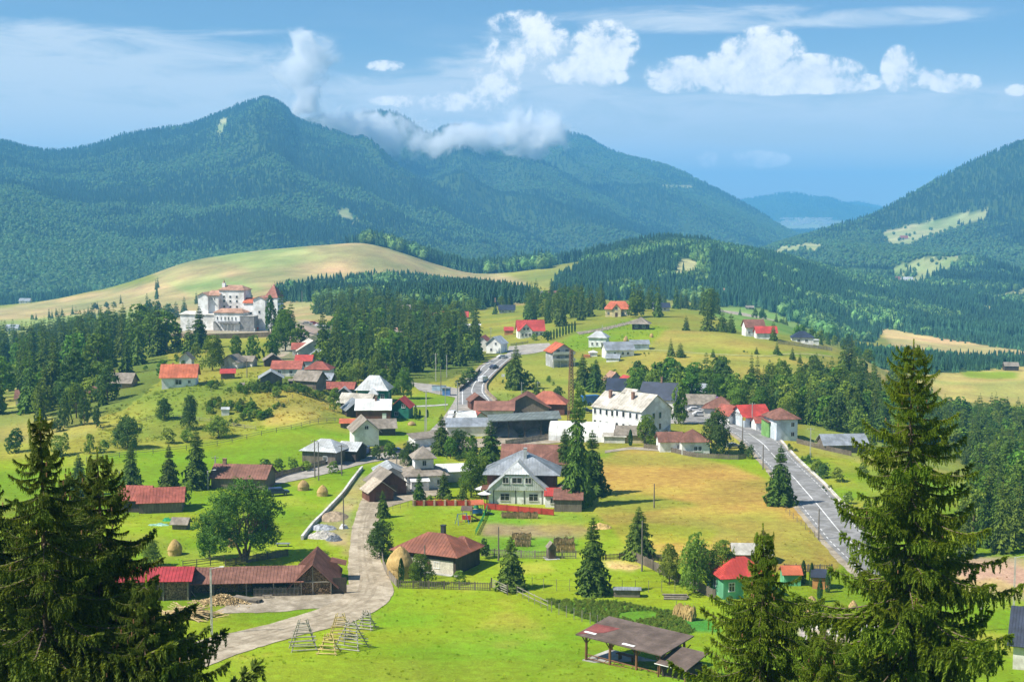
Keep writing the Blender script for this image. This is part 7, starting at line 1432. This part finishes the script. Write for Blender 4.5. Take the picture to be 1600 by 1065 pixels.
fence('dark plank fence in front of the pale blue roofed barn', [(1245, 692), (1285, 702), (1330, 712)], 2.6, 1.2, 'plank', M_planks); fence('picket fence at the back of the mint green house plot', [(1225, 892), (1270, 893), (1300, 893)], 2.0, 1.2, 'picket', M_planks); fence('fence along the left edge of the dry field by the road', [(1228, 800), (1250, 820), (1280, 846)], 3.0, 1.1, 'wire', M_wood, post=.08); fence('pasture fence on the slope under the cluster', [(330, 612), (420, 608), (440, 640), (530, 606)], 4.5, 1.0, 'wire', M_wood, post=.1)
t = thing('gate', 'white wooden rail gate with a diagonal brace beside the spruce', 'gate', onground(*G(768, 918).xy), 0); e = onground(*G(793, 929).xy) - t.location
for p_ in (Vector((0, 0, 0)), e): MB().box(p_.x-.1, p_.x+.1, p_.y-.1, p_.y+.1, p_.z-.3, p_.z+1.6).build('post', M_planks, t)
for z in (.3, .65, 1.0, 1.35): MB().bar(Vector((0, 0, z)) + e * .05, e * .95 + Vector((0, 0, z)), .06, .1).build('rail', M_whitef, t)
MB().bar(e * .05 + Vector((0, 0, .3)), e * .95 + Vector((0, 0, 1.35)), .05, .1).build('brace', M_whitef, t)
t = thing('privy', 'narrow dark wooden privy with a pointed shingle roof by the garden fence', 'privy', place(863, 873, 'FC', 14, 1.3, 1.3), R(14)); volume(t, 1.3, 1.3, 1.9, 'gy', .75, M_planks, R_shing, .18); door(t, 'F', 1.3, 1.3, 0, .7, 1.6); MB().box(-1.2, 1.2, -1.2, .9, -.2, .05).build('slab', M_conc, t)
t = thing('timber_stack', 'long timber stack covered with tin sheets on the garden lawn', 'timber stack', place(980, 933, 'FC', -3, 4.0, 1.3), R(-3)); b = MB(); rr = random.Random(9)
for i in range(5):
    for j in range(6): b.box(-1.9 + rr.uniform(-.1, .1), 1.9 + rr.uniform(-.1, .1), -.6 + j * .2, -.43 + j * .2, .05 + i * .2, .2 + i * .2)
tag(b.build('timber', M_wood, t), kind='stuff'); b = MB(); roof_face(b, [(-2.1, -.85, 1.15), (2.1, -.85, 1.15), (2.1, 0, 1.45), (-2.1, 0, 1.45)], .03, .4); roof_face(b, [(-2.1, .85, 1.15), (2.1, .85, 1.15), (2.1, 0, 1.45), (-2.1, 0, 1.45)], .03, .4); b.build('tin_cover', R_metal, t)
t = thing('log_stack', 'low stack of grey logs right of the tin-covered timber', 'logs', place(1056, 937, 'FC', -4, 3.6, 1.2), R(-4))
for i, (y, z) in enumerate([(-.5, .15), (-.17, .15), (.16, .15), (.5, .15), (-.33, .42), (0, .42), (.33, .42), (-.1, .68)]): MB().tube((-1.8 + rr.uniform(-.2, .2), y, z), (1.8 + rr.uniform(-.3, .2), y + rr.uniform(-.1, .1), z), .15, .13, 8).build('log', M_wood, t)
# ------------------------------------------------------------------ open log pavilion at the bottom
t = thing('pavilion', 'open log pavilion with a dark felt roof at the bottom of the picture', 'pavilion', place(914, 1031, 'FL', -41, 11.4, 5.2), R(-41))
M_logp = mat('brown_logs', (.24, .115, .06), .8, .3, 2, .3, .2, stretch=(2, 2, .5))
MB().box(-5.9, 5.9, -2.9, 2.9, -1.2, .12).build('floor', M_conc, t); b = MB(); roof_face(b, [(-6.6, -3.4, 3.35), (6.4, -3.4, 3.35), (6.4, 3.5, 4.15), (-6.6, 3.5, 4.15)], .14); ro = b.build('roof', R_char, t)
b = MB(); roof_face(b, [(-6.4, -3.3, 3.385), (-3.6, -1.2, 3.63), (-2.8, .8, 3.865), (-6.4, .6, 3.84)], .02); b.build('faded_patch', mat('faded_red_felt', (.24, .07, .06), .85, .3, 1), ro)
for c in ((-5.2, -2.2, 3.515), (1.2, -2.9, 3.44)): b = MB(); roof_face(b, [(c[0]-.9, c[1]-.22, c[2]), (c[0]+.9, c[1]-.22, c[2]), (c[0]+.9, c[1]+.22, c[2]+.052), (c[0]-.9, c[1]+.22, c[2]+.052)], .02); b.build('skylight', M_white, ro)
for x in (-5.5, -1.8, 2.2, 5.6):
    for y in (-2.6, 2.6):
        MB().tube((x, y, -.8), (x + rr.uniform(-.1, .1), y, 3.3 if y < 0 else 3.95), .19, .15, 8).build('post', M_logp, t)
        for sx in (-1, 1): MB().tube((x, y, 2.2), (x + sx * .9, y, 3.25), .08, .07, 6).build('brace', M_logp, t)
for y, z in ((-2.6, 3.2), (2.6, 3.9)): MB().tube((-6.2, y, z), (6.2, y, z), .13, .12, 8).build('beam', M_logp, t)
for a_, b_ in zip((-5.5, -1.8, 2.2), (-1.8, 2.2, 5.6)):
    for z in (.35, .85): MB().tube((a_, -2.6, z), (b_, -2.6, z), .07, .06, 6).build('rail', M_logp, t)
    for k in range(3): MB().tube((a_ + (k + .5) * (b_ - a_) / 3 - .3, -2.6, .35), (a_ + (k + .5) * (b_ - a_) / 3 + .3, -2.6, .85), .05, .05, 5).build('strut', M_logp, t)
tb = thing('picnic_table', 'wooden table standing in the shade of the pavilion', 'table', t.matrix_basis @ Vector((-1.5, .4, .12)), R(-41)); MB().box(-1.4, 1.4, -.4, .4, .7, .78).build('top', M_logp, tb); [MB().box(x-.06, x+.06, -.3, .3, 0, .7).build('leg', M_logp, tb) for x in (-1, 1)]
t = thing('lean_to', 'small dark-roofed lean-to at the right end of the pavilion', 'lean-to', place(1026, 1056, 'FL', -41, 4.2, 4.4), R(-41)); MB().box(-1.8, 1.8, -1.6, 1.8, -1.0, 1.5).build('wall', M_dark, t); b = MB(); roof_face(b, [(-2.1, -2.6, 1.7), (2.3, -2.6, 1.7), (2.3, 2.2, 2.7), (-2.1, 2.2, 2.7)], .1); b.build('roof', R_char, t); b = MB().bar((-2.15, -2.62, 1.68), (2.3, -2.62, 1.68), .07); b.build('edge_trim', M_white, t); [MB().tube((x, -2.3, -.6), (x, -2.3, 1.6), .12, .1, 7).build('post', M_logp, t) for x in (-1.8, 2.0)]
# ------------------------------------------------------------------ poles, wires, mast
M_cpole = mat('concrete_pole', (.55, .54, .50), .9, .15, 2, .1); M_wpole = mat('dark_pole', (.22, .19, .16), .9, .25, 3, .2)
TOPS = {}
def pole(label, px, base, top, kind='c', arm=True, key=None):
    p = G(px, base); s = p.y / FPX; h = (base - top) * s * 1.02; t = thing('street_lamp' if kind == 'l' else 'utility_pole', label, 'street lamp' if kind == 'l' else 'utility pole', p, R(random.uniform(-15, 15))); m = M_wpole if kind == 'w' else M_cpole; r0, r1 = (.15, .09) if kind == 'w' else (.19, .11)
    mb = MB()
    if kind == 'w': mb.tube((0, 0, -.3), (0, 0, h), r0, r1, 8)
    else:
        for s_ in (-1, 1): mb.bar((s_ * .10, 0, -.3), (s_ * .06, 0, h), .08, .16)
        for k in range(int(h / .9)): mb.box(-.09, .09, -.07, .07, .4 + k * .9, .62 + k * .9)
    mb.build('shaft', m, t)
    if arm and kind != 'l':
        MB().box(-.75, .75, -.05, .05, h - .45, h - .33).build('crossarm', M_wpole, t)
        for x in (-.65, 0, .65): MB().tube((x, 0, h - .33), (x, 0, h - .12), .045, .03, 6).build('insulator', M_white, t)
    if kind == 'l': b = MB(); b.tube((0, 0, h - .1), (1.3, 0, h + .25), .04, .04, 6); b.build('lamp_arm', M_cpole, t); b = MB(); b.poly([(1.2, -.12, h+.18), (1.9, -.1, h+.26), (1.9, .1, h+.26), (1.2, .12, h+.18), (1.25, -.12, h+.3), (1.85, -.08, h+.38), (1.85, .08, h+.38), (1.25, .12, h+.3)], [(0,3,2,1),(4,5,6,7),(0,1,5,4),(1,2,6,5),(2,3,7,6),(3,0,4,7)]); b.build('lamp_head', M_white, t)
    if key: TOPS[key] = p + Vector((0, 0, h - .2))
for a in [('concrete lamp post standing on the grass in front of the woodsheds', 331, 991, 885, 'l', True, 'a'), ('thin dark pole between the concrete wall and the dirt road', 537, 826, 775, 'w', False, 'b'), ('dark pole on the near side of the village lane', 534, 742, 694, 'w', True, 'c'), ('left of two dark poles in front of the timber house', 492, 746, 686, 'w', True, 'd'), ('right of two dark poles in front of the timber house', 498, 750, 690, 'w', False, 'e'),
 ('short dark pole where the lane meets the dirt road', 620, 732, 713, 'w', False), ('concrete lamp post behind the tower house', 637, 712, 688, 'l', True), ('tall concrete pole on the chalet lawn', 666, 672, 610, 'c', True, 'f'), ('second concrete pole below the tall one on the chalet lawn', 664, 682, 650, 'c', False), ('pole beside the blue side panel shelter', 696, 642, 604, 'c', True), ('red and white pole behind the hoarding', 689, 617, 572, 'w', False), ('tall pole at the road junction', 715, 660, 596, 'c', True, 'g'),
 ('left tall pole on the meadow behind the hoarding', 681, 596, 552, 'c', True), ('right tall pole on the meadow behind the hoarding', 698, 590, 555, 'c', False), ('pole under the centre grove by the path', 535, 568, 543, 'c', False), ('second pole under the centre grove', 550, 571, 556, 'c', True), ('street lamp beside the green house', 625, 603, 580, 'l', True), ('pole left of the silver-roofed house', 739, 561, 530, 'c', False), ('pole behind the silver-roofed house', 767, 546, 512, 'c', True),
 ('left of two poles behind the maroon roofs', 815, 621, 597, 'c', True, 'h'), ('right of two poles behind the maroon roofs', 840, 620, 596, 'c', True, 'i'), ('thin pole in the middle of the dry field', 1022, 793, 755, 'w', False), ('slim pole with a white foot near the dense field-corner spruce', 1003, 892, 812, 'w', False, 'j'), ('dark pole in the garden right of the dark shrub', 779, 876, 822, 'w', False), ('tall white pole in front of the red-roofed roadside house', 1175, 668, 629, 'c', True), ('dark pole on the near side of the road below the red roofs', 1160, 694, 652, 'w', False),
 ('concrete pole on the verge left of the blue-roofed barn', 1266, 717, 668, 'c', True, 'k'), ('thin lamp pole beside the road above the lone spruce', 1192, 733, 694, 'w', False), ('thin pole at the near road edge below the lone spruce', 1279, 843, 794, 'w', False), ('concrete street lamp at the right edge beside the bare soil', 1584, 948, 868, 'l', True), ('second lamp behind the right spruce branches', 1533, 985, 918, 'l', True), ('pole behind the brown metal-roofed house', 337, 757, 712, 'c', True), ('short lamp beside the brown metal-roofed house', 325, 765, 735, 'l', True), ('pole beside the tilted red roof shed', 386, 590, 560, 'w', False),
 ('tall thin television pole in front of the log house', 664, 905, 850, 'w', False), ('pole behind the left foreground spruces', 187, 762, 735, 'c', False), ('pole left of the little house in the centre grove', 597, 480, 468, 'c', False), ('pole on the valley floor left of the red hall', 690, 488, 476, 'c', False), ('thin pole on the slope above the white farmhouse', 941, 525, 508, 'c', False), ('white pole right of the hotel tower', 472, 478, 455, 'c', False)]: pole(*a)
def wire(a, b, off=0.0):
    A, B = TOPS[a], TOPS[b]; mb = MB(); q = [A.lerp(B, i / 8) - Vector((0, 0, 1.1 * 4 * (i / 8) * (1 - i / 8))) + Vector((off, 0, 0)) for i in range(9)]
    for i in range(8): mb.bar(q[i], q[i + 1], .03)
    tag(mb.build('power_line', M_iron), 'power line sagging between ' + {'cd': 'the two dark poles by the village lane', 'hi': 'the poles behind the maroon roofs', 'bj': 'the road pole and the garden pole', 'fg': 'the chalet lawn pole and the junction pole'}[a + b], 'power line')
wire('c', 'd'); wire('h', 'i'); wire('f', 'g')
M_rust = mat('rusty_lattice', (.30, .16, .09), .8, .3, 2, .2)
p = G(892, 662); s_ = p.y / FPX; h = 118 * s_; t = thing('lattice_mast', 'slender rusty lattice mast rising behind the tall double spruce', 'mast', p, R(20)); mb = MB(); w0, w1 = .75, .45
for sx in (-1, 1):
    for sy in (-1, 1): MB().bar((sx * w0, sy * w0, -.3), (sx * w1 * .6, sy * w1 * .6, h), .14).build('leg', M_rust, t)
n = 22
for k in range(n):
    z0, z1 = h * k / n, h * (k + 1) / n; a = w0 + (w1 * .6 - w0) * k / n; b_ = w0 + (w1 * .6 - w0) * (k + 1) / n
    for (x0, y0, x1, y1) in ((-1, -1, 1, -1), (1, -1, 1, 1), (1, 1, -1, 1), (-1, 1, -1, -1)): mb.bar((x0 * a, y0 * a, z0), (x1 * b_, y1 * b_, z1), .08); mb.bar((x0 * b_, y0 * b_, z1), (x1 * b_, y1 * b_, z1), .08)
tag(mb.build('bracing', M_rust, t), kind='stuff')
# ------------------------------------------------------------------ vehicles
M_tyre = mat('tyre', (.03, .03, .03), .85, .1, 3)
def car(label, cat, px, py, rot, col, kind='car', sc=1.0):
    m = mat('paint_' + '_'.join(str(int(c * 100)) for c in col), col, .3, .05, 1, 0, .6); t = thing({'car': 'car', 'van': 'van', 'suv': 'car'}[kind], label, cat, G(px, py) + Vector((0, 0, .12)), R(rot)); t.scale = (sc, sc, sc)
    if kind == 'van': prof = [(-2.5, .35), (2.5, .35), (2.55, .9), (2.1, 1.15), (1.5, 1.95), (-2.4, 2.05), (-2.5, 1.7)]; cab = [(1.55, 1.85), (2.05, 1.2), (1.1, 1.2), (1.05, 1.85)]; w = .95
    elif kind == 'suv': prof = [(-2.2, .4), (2.2, .4), (2.25, .85), (1.3, 1.0), (.75, 1.55), (-1.7, 1.6), (-2.2, 1.0)]; cab = [(.75, 1.48), (1.2, 1.02), (-1.95, 1.02), (-1.62, 1.5)]; w = .88
    else: prof = [(-2.1, .35), (2.1, .35), (2.15, .75), (1.15, .88), (.5, 1.38), (-1.1, 1.4), (-1.75, .92), (-2.15, .85)]; cab = [(.48, 1.32), (1.02, .9), (-1.6, .92), (-1.08, 1.33)]; w = .84
    def ext(pr, w, wt): n = len(pr); return MB().poly([(x, -(w if z < 1.05 else wt), z) for x, z in pr] + [(x, (w if z < 1.05 else wt), z) for x, z in pr], [tuple(range(n)), tuple(range(2*n-1, n-1, -1))] + [(k, n+k, n+(k+1) % n, (k+1) % n) for k in range(n)])
    b = ext(prof, w, w * .86).build('body', m, t); g = ext(cab, w + .012, w * .86 + .012); g.build('side_glass', M_glass, t)
    x0, z0 = cab[0]; x1, z1 = cab[1]; MB().poly([(x1 + .06, -w * .8, z1 + .02), (x1 + .06, w * .8, z1 + .02), (x0 + .07, w * .72, z0), (x0 + .07, -w * .72, z0)], [(0, 1, 2, 3)]).build('windscreen', M_glass, t)
    for x in (-1.35, 1.35):
        for s in (-1, 1): a = MB(); a.tube((x, s * (w - .16), .33), (x, s * (w + .03), .33), .33, .33, 12); o = a.build('wheel', M_tyre, t); c = MB(); c.tube((x, s * (w + .02), .33), (x, s * (w + .045), .33), .18, .18, 8); c.build('rim', M_conc, o)
    for s in (-1, 1): MB().box(2.08, 2.2, s * .6 - .15, s * .6 + .15, .6, .75).build('headlight', M_frame, t)
for a in [('dark blue estate car parked on the grass beside the lane', 'car', 434, 774, 24, (.03, .05, .12), 'suv'), ('white van driving up the main road', 'van', 755, 597, 68, (.78, .78, .78), 'van'), ('dark car behind the van on the upper road', 'car', 772, 576, 60, (.05, .06, .10), 'car'), ('white car at the top of the upper road', 'car', 785, 560, 28, (.75, .75, .75), 'car'), ('blue van parked beside the white gabled house', 'van', 571, 709, 80, (.02, .10, .36), 'van', .85), ('dark blue car at the corner of the village lane', 'car', 621, 709, 20, (.04, .09, .25), 'car'), ('white car beside the village street', 'car', 705, 657, 75, (.75, .75, .75), 'car'), ('second white car further down the village street', 'car', 708, 650, 75, (.70, .71, .72), 'suv'), ('dark car behind the tunnel shelter', 'car', 915, 645, 10, (.04, .06, .13), 'car'), ('white car in the station yard', 'car', 1094, 650, 8, (.76, .76, .76), 'car'), ('second white car in the station yard', 'car', 1086, 643, 5, (.72, .72, .74), 'car'),
 ('big blue lorry body parked behind the apartment block', 'lorry', 925, 632, 34, (.03, .17, .50), 'van', 1.4), ('red car in the hotel car park', 'car', 490, 508, 10, (.5, .04, .03), 'car', 1.3), ('white car in the hotel car park', 'car', 508, 514, 40, (.75, .75, .75), 'car', 1.2), ('silver car beside the white one in the hotel car park', 'car', 498, 511, 70, (.5, .5, .52), 'car', 1.2), ('dark green tractor-like vehicle in the hotel car park', 'car', 512, 528, 60, (.06, .09, .05), 'van', .9), ('black car in the hotel car park', 'car', 506, 531, 10, (.05, .05, .06), 'suv'), ('beige car at the far end of the hotel car park', 'car', 480, 508, 0, (.5, .45, .38), 'car', 1.2), ('white minibus outside the hotel terrace', 'van', 256, 497, 0, (.75, .75, .75), 'van'), ('parked grey car beside the tower house', 'car', 648, 757, 80, (.35, .36, .38), 'car', .9), ('grey car parked by the roadside hedge', 'car', 1145, 700, 20, (.3, .31, .33), 'car', .9)]: car(*a)
# ------------------------------------------------------------------ playground and small things
def playhouse(label, px, py, rc, wc, rot, sz=1.6):
    t = thing('playhouse', label, 'playhouse', G(px, py), R(rot)); [MB().box(x-.06, x+.06, y-.06, y+.06, -.1, 2.2).build('post', M_newwood, t) for x in (-sz/2, sz/2) for y in (-sz/2, sz/2)]
    MB().box(-sz/2, sz/2, -sz/2-.08, -sz/2-.02, .5, 1.3).build('front_board', wc, t); MB().box(-sz/2, sz/2, -sz/2, sz/2, .9, 1.0).build('platform', M_newwood, t); b = MB(); roof_face(b, [(-sz*.65, -sz*.7, 2.2), (sz*.65, -sz*.7, 2.2), (sz*.65, 0, 2.9), (-sz*.65, 0, 2.9)], .06); roof_face(b, [(-sz*.65, sz*.7, 2.2), (sz*.65, sz*.7, 2.2), (sz*.65, 0, 2.9), (-sz*.65, 0, 2.9)], .06); b.build('roof', rc, t); b = MB().poly([(sz/2, -.3, 1.0), (sz/2, .3, 1.0), (sz/2 + 1.9, .3, .1), (sz/2 + 1.9, -.3, .1)], [(0, 1, 2, 3)]); b.bar((sz/2, -.33, 1.05), (sz/2 + 1.9, -.33, .15), .06); b.bar((sz/2, .33, 1.05), (sz/2 + 1.9, .33, .15), .06); b.build('slide', wc, t)
playhouse('grey-roofed play tower with a red board on the playground', 730, 814, R_char, mat('play_red', (.60, .05, .03), .5), -8); playhouse('orange-roofed play tower at the back of the playground', 745, 804, R_orange, mat('play_blue', (.05, .18, .50), .5), 10, 1.9)
t = thing('swing', 'blue framed swing at the front left of the playground', 'swing', G(722, 818), R(30)); [MB().tube((sx * 1.1, sy * .7, -.1), (sx * .9, 0, 1.9), .05).build('leg', mat('play_blue', (.05, .18, .5)), t) for sx in (-1, 1) for sy in (-1, 1)]; MB().tube((-1, 0, 1.9), (1, 0, 1.9), .05).build('top_bar', mat('play_blue', (.05, .18, .5)), t); MB().box(-.5, .1, -.15, .15, .4, .46).build('seat', mat('play_red', (.6, .05, .03)), t); [MB().bar((x, 0, .43), (x, 0, 1.88), .02).build('chain', M_iron, t) for x in (-.48, .08)]
for lab, px, py, c in (('white garden parasol at the left end of the villa', 757, 787, M_white), ('second white parasol in the villa garden', 752, 779, M_white)):
    t = thing('parasol', lab, 'parasol', G(px, py), 0); MB().tube((0, 0, -.1), (0, 0, 2.3), .03).build('pole', M_iron, t); n = 8; MB().poly([(0, 0, 2.6)] + [(math.cos(k * .7854) * 1.4, math.sin(k * .7854) * 1.4, 2.05) for k in range(8)], [(0, k + 1, (k + 1) % 8 + 1) for k in range(8)]).build('canopy', c, t)
heap('bin_group', 'dark green round bin beside the red fence', 'bin', 744, 794, .6, .6, 1.2, mat('bin_green', (.03, .2, .1), .5), .1, 14)
rr = random.Random(12); b = MB()
for k in range(170): p_ = G(rr.uniform(668, 752), rr.uniform(786, 789)); z = rr.uniform(.2, .9); b.bar(p_ + Vector((0, 0, z)), p_ + Vector((.12, 0, z + .1)), .14)
tag(b.build('flower_bed', mat('orange_flowers', (.70, .26, .04), .7, .3, 3)), 'orange flowers behind the red fence', kind='stuff')
for lab, px, py, sz in (('white marker stone on the verge beside the shrubs', 1276, 738, .5), ('second white marker stone further down the verge', 1320, 780, .5)):
    t = bpy.data.objects.new; b = MB().poly([(-.25,-.12,-.1),(.25,-.12,-.1),(.25,.12,-.1),(-.25,.12,-.1),(-.25,-.12,.7),(.25,-.12,.7),(.25,.12,.7),(-.25,.12,.7),(0,-.12,.95),(0,.12,.95)], [(0,1,5,8,4),(3,7,9,6,2),(0,4,7,3),(1,2,6,5),(4,8,9,7),(8,5,6,9)]); tag(b.build('marker_stone', M_white, None, G(px, py)), lab, 'marker stone')
for lab, px, base, top, m, w, hh in (('small white square sign on a post at the road bend', 786, 597, 584, M_white, 1.1, .9), ('yellow road sign beside the red-roofed roadside house', 1162, 672, 651, mat('sign_yellow', (.8, .55, .05), .5), .9, .9), ('round road sign with a pale back near the junction', 712, 640, 628, M_white, .6, .6)):
    p_ = G(px, base); h = (base - top) * p_.y / FPX; t = thing('road_sign', lab, 'road sign', p_, 0); MB().tube((0, 0, -.2), (0, 0, h), .04).build('post', M_conc, t); MB().box(-w/2, w/2, -.07, -.045, h - hh, h).build('panel', m, t)
for i, (px, py, c) in enumerate([(403, 517, (.5, .06, .05)), (398, 519, (.7, .7, .7)), (497, 526, (.1, .15, .4))]):
    p_ = G(px, py); bm = bmesh.new(); bm_v = [bm.verts.new(q) for q in ((0, 0, .9), (0, 0, 1.2), (0, 0, 1.45), (0, 0, 1.72), (-.2, 0, 1.42), (-.26, .05, 1.1), (-.24, -.08, .85), (.2, 0, 1.42), (.26, .05, 1.1), (.24, -.08, .85), (-.1, 0, .5), (-.12, .02, .04), (.1, 0, .5), (.14, -.1, .04))]
    for a_, b_ in ((0, 1), (1, 2), (2, 3), (2, 4), (4, 5), (5, 6), (2, 7), (7, 8), (8, 9), (0, 10), (10, 11), (0, 12), (12, 13)): bm.edges.new((bm_v[a_], bm_v[b_]))
    me = bpy.data.meshes.new('person'); bm.to_mesh(me); bm.free(); me.materials.append(mat(f'clothes_{i}', c, .9, .1, 2)); o = link('person', me, None, p_); md = o.modifiers.new('skin', 'SKIN'); 
    for k, rad in enumerate((.15, .15, .14, .11, .07, .05, .045, .07, .05, .045, .085, .06, .085, .06)): me.skin_vertices[0].data[k].radius = (rad, rad)
    me.skin_vertices[0].data[0].use_root = True; tag(o, ['person in red walking on the hotel forecourt', 'person in pale clothes on the hotel forecourt', 'person in blue standing in the hotel car park'][i], 'person')

# ------------------------------------------------------------------ tufts and weeds in the grass, specks of the far town
def tufts():
    r = np.random.default_rng(33); m = foliage_mat('grass_tufts', (1, 1, 1), (.7, .7, .65), .25, .2, 3, .012, attr=True); col = bpy.data.collections.new('tuft_kinds')
    for k in range(3):
        q = np.random.default_rng(k); n = 22; a = q.uniform(0, 6.28, n); c = np.stack([q.normal(0, .22, n), q.normal(0, .22, n), a * 0], 1); d = np.stack([np.cos(a), np.sin(a), a * 0], 1); w = np.stack([-np.sin(a), np.cos(a), a * 0], 1) * .07
        V = np.stack([c - w, c + w, c + d * .25 + np.array([0, 0, 1]) * q.uniform(.5, 1, (n, 1))], 1).reshape(-1, 3); me = np_mesh(f'tuft_{k}', V, np.arange(n * 3).reshape(n, 3), m); col.objects.link(bpy.data.objects.new(f'tuft_{k}', me))
    n = 150000; y = 1 / r.uniform(1 / 760, 1 / 160, n); u = r.uniform(-.42, .42, n); x = u * y; z = hgt(x, y); px, py = project(x, y, z)
    rough = pip(px, py, COVER[17][0]) | pip(px, py, COVER[12][0]) | pip(px, py, COVER[5][0]) | pip(px, py, COVER[6][0]) | pip(px, py, COVER[10][0]); clump = fbm(x / 6, y / 6, 3, 71)
    i = np.clip(np.searchsorted(US, u) - 1, 0, len(US) - 1); j = np.clip(np.searchsorted(YS, y) - 1, 0, len(YS) - 1); c = cover[i, j]
    green = c[:, 1] - c[:, 2] > .10
    dirt = np.zeros(n, bool)
    for poly in TRACKS: dirt |= pip(px, py, poly)
    keep = green & ~dirt & (r.random(n) < np.where(rough, .62, .07) * np.clip((clump - .36) * 5, .1, 1))
    x, y, z, c, rough = x[keep], y[keep], z[keep], c[keep], rough[keep]; n = len(x); h = np.where(rough, r.uniform(.3, .75, n), r.uniform(.12, .35, n)); w = h * r.uniform(.9, 1.8, n)
    t = np.clip(c * r.uniform(1.25, 2.1, (n, 1)) * np.where(r.random((n, 1)) < .12, np.array([[1.5, 1.25, 1.6]]), 1), 0, .85)
    scatter('grass_tufts', np.stack([x, y, z - .02], 1), np.stack([x * 0, x * 0, r.uniform(0, 6.28, n)], 1), np.stack([w, w, h], 1), r.integers(0, 3, n), t, col, 'tufts and weeds in the meadows'); print('TUFTS', n)
TRACKS = [[(630, 703), (604, 716), (588, 735), (574, 762), (560, 792), (550, 825), (546, 860), (543, 890), (545, 912), (440, 926), (250, 935), (250, 1020), (330, 1035), (385, 1015), (450, 995), (545, 972), (600, 945), (614, 925), (608, 905), (596, 880), (590, 850), (588, 820), (600, 790), (612, 760), (628, 740), (640, 722), (665, 708)],
          [(1345, 900), (1290, 846), (1250, 795), (1200, 730), (1172, 700), (1150, 680), (1120, 665), (1060, 642), (1130, 652), (1180, 667), (1217, 688), (1250, 725), (1292, 764), (1322, 797), (1345, 826), (1440, 900)], [(717, 632), (719, 608), (742, 584), (772, 560), (812, 554), (770, 586), (757, 601), (775, 632)],
          [(380, 756), (440, 742), (610, 705), (645, 698), (716, 612), (762, 625), (722, 660), (655, 709), (520, 738), (395, 766)], [(600, 790), (640, 740), (700, 735), (700, 775)], [(690, 700), (690, 640), (905, 640), (905, 700)]]
tufts()
b = MB(); rr = random.Random(77)
for k in range(90):
    p_ = G(rr.uniform(1222, 1300), rr.uniform(341, 352), 7000, 12500); a = rr.uniform(7, 14); b.box(p_.x - a, p_.x + a, p_.y - 9, p_.y + 9, p_.z - 2, p_.z + rr.uniform(6, 10))
tag(b.build('distant_town', M_offw), 'pale specks of a distant town in the blue valley', kind='stuff')
